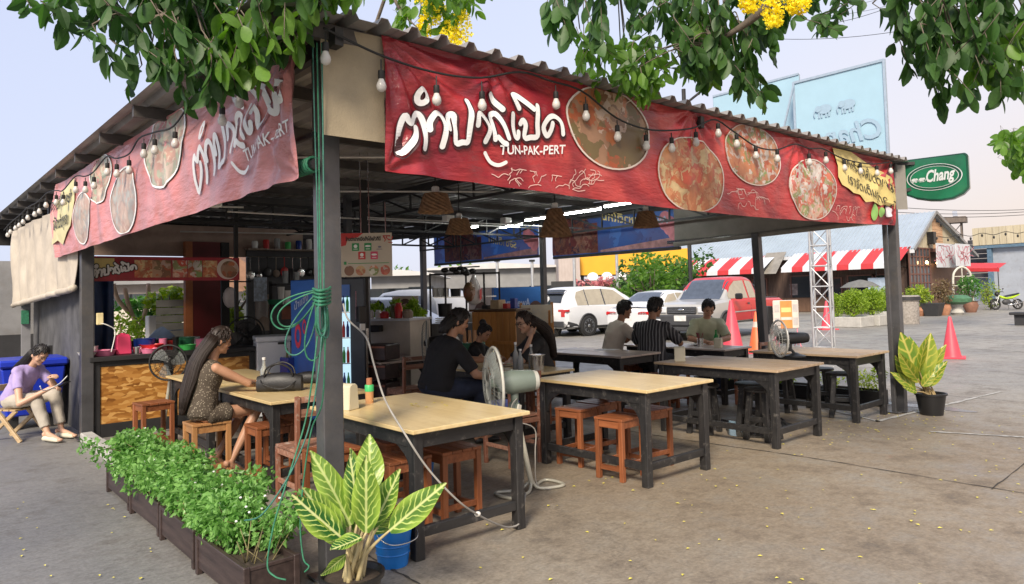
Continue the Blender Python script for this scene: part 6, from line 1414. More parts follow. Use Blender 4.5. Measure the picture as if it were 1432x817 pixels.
for px, z, r, h, m_, lb in ((394, 1.52, .05, .28, PLATE, 'white paper cup tower hanging on the kitchen shelf'), (403, 1.52, .05, .22, PLATE, 'shorter white cup tower on the kitchen shelf'), (413, 1.53, .08, .19, CHROME, 'steel pail on the kitchen shelf'), (386, 1.52, .12, .08, DKGR, 'green bowl at the left of the kitchen shelf'), (400, 1.86, .045, .2, MILKG, 'clear bottle on the upper kitchen shelf'), (408, 1.86, .04, .24, BLACKP, 'dark bottle on the upper kitchen shelf'), (416, 1.86, .045, .18, MILKG, 'squat clear bottle on the upper kitchen shelf')):
    tub('container', lb, 'container', px, 7.5, r, h, m_, 1.1, None, z, 14)
p = onY(384, 352, 8.7); t = thing('utensil_rack', 'row of hanging ladles, strainers and pans on the dark kitchen wall', 'utensils', (p.x, 8.7, p.z-.1)); MB().tube([(-.5, 0, 0), (1.6, 0, 0)], .012, 6).build('rail', CHROME, t)
for i in range(13):
    x = -.45+i*.155; L = RND.uniform(.16, .32); m_ = (CHROME, CHROME, BLACKP, WOODP, REDPL)[i % 5]; MB().tube([(x, -.02, 0), (x, -.02, -L)], .008, 5).build('handle', m_, t)
    m = MB(); m.ell((x, -.03, -L-.06), (.065, .03, .07) if i % 2 else (.08, .012, .09), 12, 8); m.build('pan', m_, t, smooth=9)
for i in range(9):
    x = -.4+i*.2; MB().lathe([(.05, 0), (.055, .10+.03*(i % 3)), (.045, .13+.03*(i % 3)), (0, .13+.03*(i % 3))], 12, (x, -.12, .14)).build('jar', (PLATE, REDPL, MILKG, GRNPL, ENAM)[i % 5], t, smooth=.7)
MB().box((.4, -.1, .125), (1.9, .22, .025)).build('shelf', WOODP, t)
# freezer, crate, fridges
p = at(380, 500, 9.9); t = thing('freezer', 'pale grey chest freezer standing behind the handbag table', 'freezer', (p.x, p.y, 0), rad(-16)); WG = mat('white_enamel', (.62, .64, .67), .3, 0, .05)
MB().box((0, 0, .52), (.44, .60, 1.0)).build('cabinet', WG, t, bevel=.012); MB().box((0, 0, 1.06), (.46, .62, .07)).build('lid', WG, t, bevel=.012); MB().box((.10, -.312, 1.0), (.10, .02, .03)).build('latch', BLACKP, t); MB().box((.232, 0, .5), (.01, .5, .8)).build('side_grille', DARKW, t)
p = at(412, 500, 9.3); t = thing('crate', 'navy crate of bottles beside the freezer', 'crate', (p.x, p.y, .60)); MB().box((0, 0, .12), (.30, .26, .24)).build('body', ENAM, t, bevel=.01)
MB().box((0, 0, -.30), (.34, .3, .58)).build('stand', DARKW, t)
for i in range(5): MB().tube([(-.1+.05*i, -.02*(i % 2), .2), (-.1+.05*i, -.02*(i % 2), .36)], [.02, .01], 8).build('bottle', mat('olive_bottle', (.12, .12, .04), .2), t)
FB = mat('fridge_blue', (.03, .13, .48), .35, 0, .25, 2); p = at(440, 540, 9.2); q = at(484, 540, 8.9)
t = thing('display_fridge', 'blue display fridge with a red printed logo, behind the corner post', 'fridge', ((p.x+q.x)/2, (p.y+q.y)/2+.25, 0), math.atan2(q.y-p.y, q.x-p.x)); Lf = (q-p).length
MB().box((0, 0, .95), (Lf, .5, 1.78)).build('cabinet', FB, t, bevel=.012); MB().box((0, 0, .03), (Lf-.04, .46, .06)).build('base', DARKW, t)
m = MB(); zc = 1.12
for cx, cz, s in ((-.14, zc, 1), (-.02, zc+.12, .6)):
    for k_ in range(26):
        a, b = 2*PI*k_/26, 2*PI*(k_+1)/26; f = lambda aa, r: V(cx+math.cos(aa)*.06*s*r, -.256, cz+math.sin(aa)*.16*s*r); m.add([f(a, 1), f(b, 1), f(b, .55), f(a, .55)], [(0, 1, 2, 3)])
m.build('logo', mat('pink_red_print', (.66, .05, .10), .4), t, fix=False)
m = MB(); put_text(m, 'น้ำแข็ง', .13, lambda x, z: V(x, -.257, z+x*.5), -.2, 1.55, .26, thick=.002); m.build('lettering', mat('pale_blue_print', (.45, .52, .66)), t, fix=False)
LIT = mat('lit_fridge_glass', (.55, .75, .85), .1, 0, .25, 3, emit=.55, emcol=(.5, .75, .9)); p = at(483, 545, 8.9); q = at(499, 545, 8.7)
t = thing('display_fridge', 'lit glass door drinks fridge just right of the corner post', 'fridge', ((p.x+q.x)/2+.1, (p.y+q.y)/2+.2, 0), -.71)
MB().box((.05, .06, .95), (.34, .36, 1.78)).build('cabinet', mat('fridge_dark', (.03, .04, .06), .4), t, bevel=.01); MB().box((-.04, -.13, .98), (.15, .02, 1.55)).build('glass_door', LIT, t)
MB().box((-.04, -.135, 1.68), (.16, .02, .16)).build('header', FB, t)
for i in range(4):
    MB().box((-.04, -.145, .45+.32*i), (.15, .02, .012)).build('shelf_edge', CHROME, t)
    for k_ in range(3): MB().lathe([(.018, 0), (.02, .12), (.008, .17), (.008, .2)], 8, (-.09+.05*k_, -.155, .46+.32*i)).build('bottle', (REDPL, ENAM, GRNPL)[(i+k_) % 3], t)
p = at(505, 440, 8.6); t = thing('fuse_box', 'black and white electrical box on the pole behind the corner post', 'electrical box', (p.x, p.y, p.z)); MB().box((0, 0, 0), (.10, .08, .2)).build('case', BLACKP, t, bevel=.006); MB().box((-.01, -.045, -.15), (.06, .03, .08)).build('socket', WHITEP, t)
p = onz(512, 520); t = thing('steel_pole', 'steel pole with a dark upper half behind the corner post', 'pole', at(512, 540, 9.0)*1); t.location.z = 0
MB().box((0, 0, 2.15), (.075, .075, 1.9)).build('upper', STEELD, t); MB().tube([(0, 0, 0), (0, 0, 1.2)], .045, 12).build('lower', CHROME, t, smooth=.8)
MB().box((-.05, 0, 1.5), (.18, .05, .35)).build('notice', mat('colour_leaflets', (.30, .16, .20), .5, 0, .9, 16), t)
p = at(331, 470, 10.2); t = thing('steel_pole', 'thin dark pole between the kitchen and the freezer', 'pole', (p.x, p.y, 0)); MB().box((0, 0, 1.5), (.05, .05, 3.0)).build('shaft', STEELD, t)
p = at(322, 405, 10.6); t = thing('plastic_bag', 'pale plastic bag hanging from the kitchen rail', 'bag', (p.x, p.y, p.z)); MB().ell((0, 0, -.12), (.11, .07, .16), 12, 8).build('bag', mat('milky_film', (.55, .50, .50), .3, 0, .2, 6), t, smooth=9)
p, q = at(310, 394, 10.8), at(352, 394, 10.8); t = thing('hanging_rail', 'thin black rail with clips across the kitchen opening', 'rail', (p+q)/2); MB().tube([p-(p+q)/2, q-(p+q)/2], .012, 6).build('rail', STEELD, t)
# ------------------------------------------------------------------ drinks counter in the middle
p, q = at(524, 448, 10.4), at(604, 443, 10.0); rzc = math.atan2(q.y-p.y, q.x-p.x); Lc = (V(q.x, q.y, 0)-V(p.x, p.y, 0)).length; hC = (p.z+q.z)/2
PALE = mat('pale_grey_panel', (.56, .51, .44), .6, 0, .12, 2, dirt=.25)
t = thing('drinks_counter', 'pale grey fronted counter behind the man in black', 'counter', ((p.x+q.x)/2, (p.y+q.y)/2+.3, 0), rzc); MB().box((0, 0, hC/2), (Lc, .55, hC-.04)).build('front_panel', PALE, t); MB().box((0, -.02, hC-.01), (Lc+.06, .62, .035)).build('worktop', WG, t, bevel=.004)
tm = t.matrix_basis.copy()
def onctr(x, y, z): return tm @ V(x*Lc/2, y, z)
for i, (x, y, r, h, m_, lb) in enumerate(((-.8, -.1, .06, .10, PLATE, 'white tub at the left end of the pale counter'), (-.55, -.15, .05, .12, PLATE, 'white cup second from the left on the pale counter'), (-.35, -.1, .05, .12, PLATE, 'white cup third from the left on the pale counter'), (-.05, -.15, .07, .1, REDPL, 'dark red jar at the middle of the pale counter'), (.2, -.1, .05, .2, mat('olive_bottle', (.12, .12, .04)), 'olive bottle on the pale counter'), (.45, -.15, .06, .22, REDPL, 'tall red bottle near the right end of the pale counter'), (.7, -.1, .08, .12, WOODP, 'wooden tub at the right end of the pale counter'))):
    w = onctr(x, y, hC+.008); t = thing('container', lb, 'container', w); MB().lathe([(r*.9, 0), (r, h*.7), (r*.7, h*.85), (r*.7, h), (0, h)], 14).build('body', m_, t, smooth=.7)
w = onctr(-.3, -.36, hC-.13); t = thing('basket', 'dark basket hung on the front of the pale counter', 'basket', w, rzc); MB().box((0, 0, 0), (.42, .1, .09)).build('body', DARKW, t, bevel=.01)
p = at(533, 480, 9.2); t = thing('crate_rack', 'dark rack of red trimmed crates in front of the pale counter', 'rack', (p.x, p.y, 0), rzc)
for i in range(4): MB().box((0, 0, .15+.245*i), (.36, .34, .20)).build('crate', mat('black_red_crate', (.035, .016, .015), .5, 0, .5, 12), t, bevel=.012); MB().box((0, -.174, .22+.245*i), (.34, .012, .022)).build('crate_edge', mat('dull_red_board', (.22, .07, .04)), t)
# cooking rack with bag, pots and the wooden cabinet
p, q = at(603, 470, 11.6), at(700, 470, 11.6); rzr = math.atan2(q.y-p.y, q.x-p.x); t = thing('steel_rack', 'black wire rack with trays and pans behind the couple', 'rack', (p.x, p.y, 0), rzr); Lr = (V(q.x, q.y, 0)-V(p.x, p.y, 0)).length
for x in (0, .22, .52, .78, 1.0): MB().box((x*Lr, 0, .98), (.03, .03, 1.96)).build('upright', STEELD, t)
MB().box((Lr/2, 0, 1.94), (Lr, .03, .03)).build('top_rail', STEELD, t); MB().box((Lr/2, .2, .58), (Lr, .4, 1.1)).build('steel_counter', mat('dull_steel', (.16, .16, .16), .4, .6, .2), t); MB().box((Lr/2, .15, 1.56), (Lr*.9, .3, .02)).build('shelf', CHROME, t)
for z in (1.16, 1.19, 1.22): MB().box((Lr*.3, .05, z), (Lr*.45, .36, .015)).build('tray', CHROME, t, bevel=.004)
rm = t.matrix_basis.copy()
for x, z, r, h, m_, lb in ((.06, 1.57, .05, .15, PLATE, 'white mug first on the wire rack shelf'), (.14, 1.57, .05, .15, PLATE, 'white mug second on the wire rack shelf'), (.22, 1.57, .05, .15, CHROME, 'steel mug third on the wire rack shelf'), (.36, 1.57, .09, .13, BLACKP, 'black pan on the wire rack shelf'), (.55, 1.14, .10, .16, PLATE, 'stack of white plates on the steel counter'), (.66, 1.14, .10, .13, PLATE, 'second stack of white plates on the steel counter'), (.82, 1.14, .06, .17, mat('pink_print', (.62, .06, .14)), 'pink tub at the end of the steel counter'), (.2, 1.24, .12, .22, BLACKP, 'black cooker hood pot on the trays')):
    w = rm @ V(x*Lr, .1, z); t = thing('container', lb, 'container', w); MB().lathe([(r*.9, 0), (r, h*.9), (r*1.03, h), (0, h)], 16).build('body', m_, t, smooth=.7)
p = at(660, 384, 10.6); t = thing('plastic_bag', 'white and red carrier bag full of shopping hung on the rack', 'bag', p); FILM = mat('white_film', (.72, .70, .69), .3, 0, .1, 6)
m = MB(); rings = []
for z, r, d in ((0, .015, .015), (-.08, .05, .04), (-.18, .11, .09), (-.32, .13, .11), (-.42, .10, .09), (-.46, .02, .02)): rings.append([V(math.cos(2*PI*i/16)*r*(1+.12*math.sin(i*2.3+z*20))+.03, math.sin(2*PI*i/16)*d, z) for i in range(16)])
m.loft(rings); m.build('film', FILM, t, smooth=9); MB().ell((-.07, -.02, -.26), (.10, .09, .15), 12, 8).build('contents', FOOD[0], t, smooth=9); MB().grid(lambda u, v: V(.03+.06*u+.0, -.135+.02*u, -.40+.16*v+.04*u), 3, 3).build('red_print', REDPL, t, fix=False)
p = at(645, 380, 10.7); t = thing('hanging_utensils', 'cluster of black ladles and pans hanging from the rail', 'utensils', p)
for i in range(9): MB().ell((RND.uniform(-.28, .3), RND.uniform(-.1, .1), RND.uniform(-.04, .06)), (.07, .05, .04), 8, 6).build('pan', BLACKP, t, smooth=9); 
MB().tube([(-.3, 0, .05), (.35, 0, .08)], .012, 6).build('rail', STEELD, t); MB().tube([(0, 0, .05), (0, 0, .8)], .01, 5).build('hanger', STEELD, t)
CABW = wood('orange_pine', (.42, .17, .035), (.58, .28, .08), .45, 2, 2)
p, q = at(670, 434, 11.4), at(730, 430, 11.0); t = thing('wooden_cabinet', 'orange varnished wooden cabinet behind the girl', 'cabinet', ((p.x+q.x)/2, (p.y+q.y)/2, 0), math.atan2(q.y-p.y, q.x-p.x)); Lw = (q-p).length; hW = (p.z+q.z)/2
n = 7
for i in range(n): MB().box((-Lw/2+Lw/n*(i+.5), -.2, hW/2), (Lw/n-.006, .025, hW-.08)).build('plank', CABW, t, bevel=.003)
MB().box((0, 0, hW/2), (Lw-.02, .36, hW-.06)).build('carcass', mat('dark_brown_carcass', (.10, .05, .02), .6), t); MB().box((0, -.01, hW-.015), (Lw+.06, .46, .035)).build('top', mat('dark_brown_carcass', (.10, .05, .02)), t, bevel=.004); MB().box((.06, -.225, hW*.62), (Lw*.7, .02, .05)).build('rail', CABW, t)
wm = t.matrix_basis.copy()
for x, s, m_, lb in ((-.3, (.16, .12, .06), DARKW, 'black radio on the wooden cabinet'), (-.05, (.2, .16, .14), mat('tan_carton', (.48, .36, .22), .8), 'brown carton on the wooden cabinet'), (.15, (.1, .08, .08), REDPL, 'small red box on the wooden cabinet'), (.32, (.09, .09, .16), ENAM, 'blue tin on the wooden cabinet')):
    w = wm @ V(x*Lw, 0, hW+.003); t = thing('box', lb, 'box', w, .3); MB().box((0, 0, s[2]/2), s).build('carton', m_, t, bevel=.005)
p = at(655, 484, 9.8); t = thing('serving_trolley', 'low serving shelf with green crate behind the girl', 'trolley', (p.x, p.y, 0), rzr); MB().box((0, 0, .80), (.8, .4, .03)).build('shelf', WOODP, t)
for x in (-.36, .36): MB().box((x, 0, .4), (.04, .36, .8)).build('leg', DARKW, t)
MB().box((.05, 0, .87), (.36, .28, .12)).build('green_crate', DKGR, t, bevel=.008)
for i in range(4): MB().tube([(-.05+.07*i, 0, .9), (-.05+.07*i, .02, 1.10)], [.03, .02], 8).build('sauce_bottle', mat('orange_jar', (.55, .28, .12)), t, smooth=.8)
m = MB(); m.ell((-.26, -.05, .94), (.15, .12, .14), 12, 8); m.build('white_bag', FILM, t, smooth=9)
# chalkboard
p = at(752, 490, 11.2); t = thing('chalkboard_stand', 'leaning menu board with pale header and grey chalk panel', 'menu board', (p.x, p.y, 0), rad(-42)); hB = 1.46
Q = Matrix.Rotation(rad(-10), 4, 'X')
def brd(c, d, nm, m_, par=t): m = MB(); m.box(c, d); m.xf(Q); return m.build(nm, m_, par, bevel=.003)
for s in (-1, 1): brd((s*.25, 0, hB/2), (.045, .03, hB), 'side_rail', CABW)
brd((0, 0, hB*.45), (.46, .015, hB*.72), 'chalk_panel', mat('grey_chalk', (.20, .20, .18), .85, 0, .35, 6)); brd((0, -.012, hB*.87), (.5, .02, .30), 'header', mat('aged_paper', (.55, .50, .40), .7, 0, .1))
m = MB(); rr = random.Random(4)
for i in range(9):
    scribble(m, rr.uniform(-.05, .05), .28+.09*i, .32, .06, lambda x, z, o_: Q @ V(x, -.010-o_, z), .002, i, 3, .006)
for i in range(3): scribble(m, -.08+.08*i, hB*.86, .12, .16, lambda x, z, o_: Q @ V(x, -.025-o_, z), .002, i+50, 3, .007)
m.build('chalk_writing', mat('chalk_mark', (.50, .49, .45), .8), t, fix=False)
for s in (-1, 1): MB().bar((s*.2, .02, hB*.9), (s*.2, .5, 0), .035, .025).build('back_leg', CABW, t)
p = at(775, 470, 11.6); t = thing('white_post', 'short white painted plank leaning beside the menu board', 'plank', (p.x, p.y, 0)); MB().bar((0, 0, 0), (-.05, .05, 1.25), .09, .03).build('plank', WHITEP, t)
# ------------------------------------------------------------------ left outside corner
GW = mat('grey_render', (.26, .26, .265), .8, 0, .2, 2, .2, 20, dirt=.5); DKP = mat('black_render', (.035, .035, .038), .7, 0, .35, 2)
wallthing('side_wall', 'grey block wall with a black painted lower half at the far left', 'wall', [('lower', (-3.2, 11.6, .55), (6.3, .14, 1.1), DKP), ('upper', (-3.2, 11.6, 1.75), (6.3, .12, 1.3), GW)])
wallthing('side_wall', 'dark block wall beside the kitchen on the left', 'wall', [('wall', (-.10, 8.6, 1.15), (.10, 4.6, 2.3), mat('dark_block', (.085, .085, .09), .75, 0, .4, 3, .2, 20))])
p = onz(75, 577); t = thing('storage_bin', 'large blue plastic bin with a lid behind the woman in lilac', 'bin', (-.55, 7.7, 0)); BB = mat('bright_blue_plastic', (.012, .035, .42), .35, 0, .1)
m = MB(); m.loft([[V(x*a, y*b, z) for x, y in ((-1, -1), (1, -1), (1, 1), (-1, 1))] for z, a, b in ((.18, .29, .32), (.80, .35, .38))]); m.build('body', BB, t, bevel=.02); MB().box((0, 0, .86), (.76, .82, .10)).build('lid', BB, t, bevel=.025)
for s in (-1, 1): MB().box((s*.2, 0, .09), (.1, .5, .18)).build('foot', DARKW, t)
t = thing('charging_cable', 'white cable running from the post to the phone of the woman in lilac', 'cable', (-.25, 5.95, .9)); o = V(-.25, 5.95, .9)
MB().tube([q-o for q in spline([at(94, 526, 8.3), at(84, 536, 8.15), at(72, 543, 8.0), at(60, 546, 7.9), at(56, 540, 7.85)], 6)], .006, 6).build('cable', WHITEP, t, smooth=9)
p = at(36, 460, 11.5); t = thing('steel_pole', 'grey pole standing by the wall at the far left', 'pole', (p.x, p.y, 0)); MB().box((0, 0, 1.2), (.12, .10, 2.4)).build('shaft', mat('grey_paint_steel', (.22, .22, .23), .5, 0, .15), t)
MB().box((-.02, -.09, 1.42), (.10, .06, .22)).build('rope_knot', GR, t)
# ------------------------------------------------------------------ vehicles
def paint(name, c): return mat(name, c, .28, 0, .04, 2, coat=.7)
CARW = paint('white_car_paint', (.66, .67, .68)); CARR = mat('red_car_paint', (.52, .010, .012), .3, 0, .04, 2, coat=.3); CARS = paint('champagne_and_glare_paint', (.38, .375, .355)); CARG = paint('silver_car_paint', (.40, .41, .42))
WIN = mat('tinted_glass', (.030, .036, .042), .06, 0, .1, coat=.3); SHADEG = mat('sunshade_glass', (.36, .32, .24), .15, 0, .1, coat=.3); SCREEN = mat('windscreen_glass', (.06, .075, .10), .05, 0, .2, coat=.4)
TRIM = mat('grey_trim', (.045, .046, .05), .55, 0, .15); LAMPR = mat('red_lamp', (.50, .012, .012), .2, 0, .1, coat=.5); LAMPW = mat('clear_lamp', (.70, .72, .74), .12, .2, .08, coat=.5); PLATEM = mat('number_plate_white', (.62, .62, .60), .5)
def interp(st, x):
    if x <= st[0][0]: return st[0][1:]
    for a, b in zip(st, st[1:]):
        if a[0] <= x <= b[0]:
            t = (x-a[0])/(b[0]-a[0]+1e-9); t = t*t*(3-2*t)*.35+t*.65; return tuple(p+(q-p)*t for p, q in zip(a[1:], b[1:]))
    return st[-1][1:]
class Car:
    def __init__(s, label, loc, rz, st, S, pm, group='cars parked beside the shelter', name='parked_car', cat='car'):
        s.t = thing(name, label, cat, loc, rz, group); s.st = [tuple(v*S for v in q) for q in st]; s.S = S; s.pm = pm
    def out(s, x):
        zb, zl, zt, wb, wl, wt = interp(s.st, x)
        return [(0, zb), (wb*.8, zb), (wb, zb+.10*(zl-zb)), (wl, zb+.45*(zl-zb)), (wl*1.0, zb+.72*(zl-zb)), (wl*.965, zl), (wl*.93, zl+.02*(zt-zl)), (wt+(wl*.93-wt)*.08, zl+.86*(zt-zl)), (wt*.86, zt-.012*s.S), (wt*.45, zt), (0, zt+.004)]
    def body(s, nx=44, split=None, mats=None):
        x0, x1 = s.st[0][0], s.st[-1][0]; m = MB(); rings = []
        for i in range(nx+1):
            x = x0+(x1-x0)*i/nx; o = s.out(x); rings.append([V(x, y, z) for y, z in o]+[V(x, -y, z) for y, z in reversed(o[1:-1])])
        m.loft(rings); 
        if split:
            n = len(rings[0]); m.m = [split(sum((Vector(m.v[k_]) for k_ in f), V(0, 0, 0))/len(f)) for f in m.f]
        m.build('body', mats or s.pm, s.t, smooth=.55)
    def sy(s, x, z):
        o = s.out(x)
        for (y0, z0), (y1, z1) in zip(o[1:], o[2:]):
            if z0 <= z <= z1 and z1 > z0: return y0+(y1-y0)*(z-z0)/(z1-z0)
        return o[-3][0]
    def side(s, poly, m_, nm, sides=(1, -1), off=.006, par=None):
        """poly: list of (x, zlow, zhigh)"""
        S = s.S
        for sd_ in sides:
            m = MB(); vs = []; P = [(a*S, b*S, c*S) for a, b, c in poly]
            for (xa, la, ha), (xb, lb, hb) in zip(P, P[1:]):
                for k_ in range(4):
                    t = k_/4; vs.append((xa+(xb-xa)*t, la+(lb-la)*t, ha+(hb-ha)*t))
            vs.append(P[-1]); pts = []
            for x, l, h in vs:
                for k_ in range(4): z = l+(h-l)*k_/3; pts.append(V(x, sd_*(s.sy(x, z)+off), z))
            m.add(pts, [(i*4+j_, i*4+j_+1, i*4+j_+5, i*4+j_+4) for i in range(len(vs)-1) for j_ in range(3)]); m.build(nm, m_, par or s.t, smooth=9, fix=False)
    def top(s, x0, x1, w, m_, nm, off=.008):
        S = s.S; m = MB()
        def f(u, v):
            x = (x0+(x1-x0)*u)*S; y = (v-.5)*2*w*S; o = s.out(x); pts = [(yy, zz) for yy, zz in o[6:]]; a = abs(y); z = pts[-1][1]
            for (ya, za), (yb, zb) in zip(pts, pts[1:]):
                if yb <= a <= ya and ya > yb: z = zb+(za-zb)*(a-yb)/(ya-yb); break
            return V(x, y, z+off)
        m.grid(f, 10, 10); m.build(nm, m_, s.t, smooth=9, fix=False)
    def wheels(s, xs, r, y, w=.2, spokes=10, rimm=None):
        S = s.S; r *= S; w *= S
        for x in xs:
            for sd_ in (1, -1):
                c = V(x*S, sd_*y*S, r)
                m = MB(); m.tube([V(c.x+math.cos(a)*r*1.16, sd_*(s.sy(c.x+math.cos(a)*r*1.16, c.z+math.sin(a)*r*1.16)+.012), c.z+math.sin(a)*r*1.16) for a in [PI*k_/18-.12 for k_ in range(21)]], .028*S, 6); m.build('arch_trim', TRIM, s.t, smooth=9)
                m = MB(); n = 22; yy = sd_*(max(s.sy(c.x+math.cos(.3*k_)*r*1.1, c.z+abs(math.sin(.3*k_))*r*1.1) for k_ in range(21))+.004); m.add([V(c.x+math.cos(2*PI*k_/n)*r*1.15, yy, c.z+math.sin(2*PI*k_/n)*r*1.15) for k_ in range(n)], [tuple(range(n))]); m.build('arch_shadow_panel', RUBBER, s.t, fix=False)
                o = V(c.x, 0, c.z); ax = V(0, sd_, 0); m = MB(); y0, y1 = abs(c.y)-w/2, abs(c.y)+w/2
                m.loft([m.ring(o+ax*yq, (0, 1, 0), rq, 28) for yq, rq in ((y0, r*.7), (y0, r*.94), (y0+.02, r), (y1-.03, r), (y1, r*.93), (y1+.004, r*.72))]); ty = m.build('tyre', RUBBER, s.t, smooth=.7)
                m = MB(); m.loft([m.ring(o+ax*yq, (0, 1, 0), rq, 28) for yq, rq in ((y1-.02, r*.72), (y1+.008, r*.70), (y1+.006, r*.62))], cap=False); m.ell(o+ax*(y1+.0), (r*.16, .02, r*.16), 12, 6)
                for k_ in range(spokes):
                    a = 2*PI*k_/spokes; m.bar(o+ax*(y1-.01), o+ax*(y1-.004)+V(math.cos(a), 0, math.sin(a))*r*.66, .045*S, .02, up=(0, 1, 0))
                m.build('rim', rimm or CHROME, ty, smooth=.6)
                m = MB(); m.add([o+ax*(y1-.03)+V(math.cos(2*PI*k_/20)*r*.7, 0, math.sin(2*PI*k_/20)*r*.7) for k_ in range(20)], [tuple(range(20))]); m.build('brake_disc', TRIM, ty, fix=False)
def plate_on(c, p, rzp, txt, w=.34, h=.15):
    pl = link('number_plate', MB().box((0, 0, 0), (.012, w, h)).mesh('number_plate', PLATEM, bevel=.003), c.t, p); return pl
# white SUV, tail towards the shelter.  stations: x, zbottom, zbelt, ztop, wbottom, wbelt, wtop
S1 = 1.08
suv = [(-.95, .42, .86, .98, .78, .80, .74), (-.92, .32, .92, 1.12, .84, .88, .72), (-.80, .26, .98, 1.40, .86, .91, .66), (-.55, .25, 1.0, 1.60, .88, .92, .62), (-.2, .24, 1.0, 1.655, .88, .92, .61), (.9, .22, .98, 1.67, .88, .92, .61), (1.7, .22, .97, 1.60, .88, .92, .62), (2.05, .22, .97, 1.42, .88, .92, .64), (2.55, .22, .97, 1.07, .88, .92, .74), (2.9, .23, .93, 1.0, .88, .91, .72), (3.35, .28, .84, .90, .85, .88, .66), (3.5, .38, .70, .76, .78, .80, .58)]
p = onz(822, 470); cc = Car('white SUV with a blacked out rear window and red tail lamp', (p.x+.05, p.y+.88*S1, 0), rad(-2), suv, S1, CARW); cc.body()
cc.side([(-.42, 1.03, 1.30), (-.30, 1.03, 1.48), (.05, 1.03, 1.55)], SHADEG, 'window', off=.008); cc.side([(.10, 1.03, 1.555), (.85, 1.03, 1.57)], SHADEG, 'window', off=.008); cc.side([(.92, 1.03, 1.57), (1.5, 1.03, 1.52), (2.05, 1.03, 1.16)], SHADEG, 'window', off=.008)
cc.side([(.055, 1.02, 1.56), (.095, 1.02, 1.56)], TRIM, 'pillar', off=.010); cc.side([(.855, 1.02, 1.57), (.915, 1.02, 1.57)], TRIM, 'pillar', off=.010)
cc.top(-.915, -.60, .58, WIN, 'rear_window'); cc.top(2.0, 2.5, .60, SCREEN, 'windscreen')
cc.side([(-.9, .25, .52), (-.5, .25, .42), (-.42, .25, .36)], TRIM, 'lower_cladding', off=.012); cc.side([(.42, .22, .34), (2.2, .22, .34)], TRIM, 'sill_cladding', off=.012)
for s in (1, -1): 
    m = MB(); m.box((-.90, s*.70, .87), (.13, .44, .075)); m.build('tail_lamp', LAMPR, cc.t, bevel=.01).scale = (S1,)*3; m = MB(); m.box((-.90, s*.70, .76), (.12, .20, .22)); m.build('tail_lamp', LAMPR, cc.t, bevel=.02).scale = (S1,)*3
m = MB(); m.box((-.955, 0, .42), (.05, 1.5, .20)); m.build('rear_bumper', TRIM, cc.t, bevel=.03).scale = (S1,)*3; plate_on(cc, (-1.045, 0, .76), 0, '')
m = MB(); m.box((-.83, 0, 1.475), (.16, 1.16, .03)); m.build('spoiler', TRIM, cc.t, bevel=.01).scale = (S1,)*3
cc.wheels((0, 2.62), .345, .845, .22, 10); cc.side([(1.0, .78, .805), (1.18, .78, .805)], CHROME, 'door_handle', off=.02)
# white saloon
sed = [(-1.05, .40, .78, .84, .74, .76, .66), (-1.0, .30, .86, .95, .80, .84, .66), (-.7, .25, .92, 1.02, .85, .87, .66), (-.5, .24, .93, 1.10, .85, .88, .64), (.15, .22, .93, 1.42, .85, .88, .58), (.7, .2, .92, 1.47, .85, .88, .56), (1.4, .2, .91, 1.43, .85, .88, .57), (2.2, .2, .90, 1.02, .85, .88, .68), (2.9, .22, .84, .92, .83, .86, .64), (3.4, .3, .70, .76, .76, .78, .56)]
p = onz(884, 476); cc = Car('white saloon car with red tail lamps between the SUV and the red pickup', (p.x+1.0, p.y+.1, 0), rad(2), sed, S1, CARW); cc.body()
cc.top(-.42, .10, .55, SCREEN, 'rear_window'); cc.top(1.5, 2.15, .58, SCREEN, 'windscreen'); cc.side([(-.15, .97, 1.12), (.15, .97, 1.33), (.5, .97, 1.37)], SHADEG, 'window', off=.008); cc.side([(.55, .97, 1.38), (1.35, .97, 1.36), (1.95, .97, 1.08)], SHADEG, 'window', off=.008)
for s in (1, -1): m = MB(); m.box((-1.0, s*.60, .80), (.10, .44, .11)); m.box((-.93, s*.80, .81), (.14, .06, .10)); m.build('tail_lamp', LAMPR, cc.t, bevel=.02).scale = (S1,)*3
plate_on(cc, (-1.13, 0, .70), 0, ''); m = MB(); m.box((-1.02, 0, .36), (.06, 1.4, .14)); m.build('rear_bumper', TRIM, cc.t, bevel=.03).scale = (S1,)*3
m = MB(); m.box((-.93, 0, 1.0), (.16, 1.3, .02)); m.build('boot_spoiler', CARW, cc.t, bevel=.006).scale = (S1,)*3; cc.wheels((0, 2.6), .31, .81, .2, 8)
# red pickup, nose towards the shelter (x forward)
trk = [(-1.15, .62, .98, 1.02, .78, .82, .70), (-1.1, .52, 1.0, 1.06, .80, .84, .72), (.62, .46, 1.02, 1.08, .82, .85, .72), (.66, .44, 1.04, 1.30, .82, .85, .62), (.80, .42, 1.04, 1.68, .82, .85, .60), (1.2, .42, 1.03, 1.72, .82, .85, .60), (2.0, .42, 1.02, 1.70, .82, .85, .60), (2.25, .42, 1.02, 1.62, .82, .85, .61), (2.85, .42, 1.01, 1.10, .82, .85, .70), (3.4, .44, .98, 1.05, .82, .84, .70), (3.78, .46, .92, .98, .80, .82, .66), (3.86, .52, .84, .88, .74, .76, .60)]
p = onz(1014, 476); d = V(-.99, -.14, 0).normalized(); S2 = 1.15; rzt = math.atan2(d.y, d.x); sd_ = V(-math.sin(rzt), math.cos(rzt), 0)
org = V(p.x, p.y, 0)-d*(3.0*S2)-sd_*(.78*S2)
cc = Car('red pickup truck with glare painted pale on its front, champagne moulding and grey front bumper facing the shelter', org, rzt, trk, S2, CARR, name='pickup_truck', cat='pickup')
cc.body(60, lambda c_: 1 if (c_.x > 2.5*S2 or c_.z < .50*S2) else 0, [CARR, CARS])  # pale front stands in for an overexposed reflection, put into the paint colour
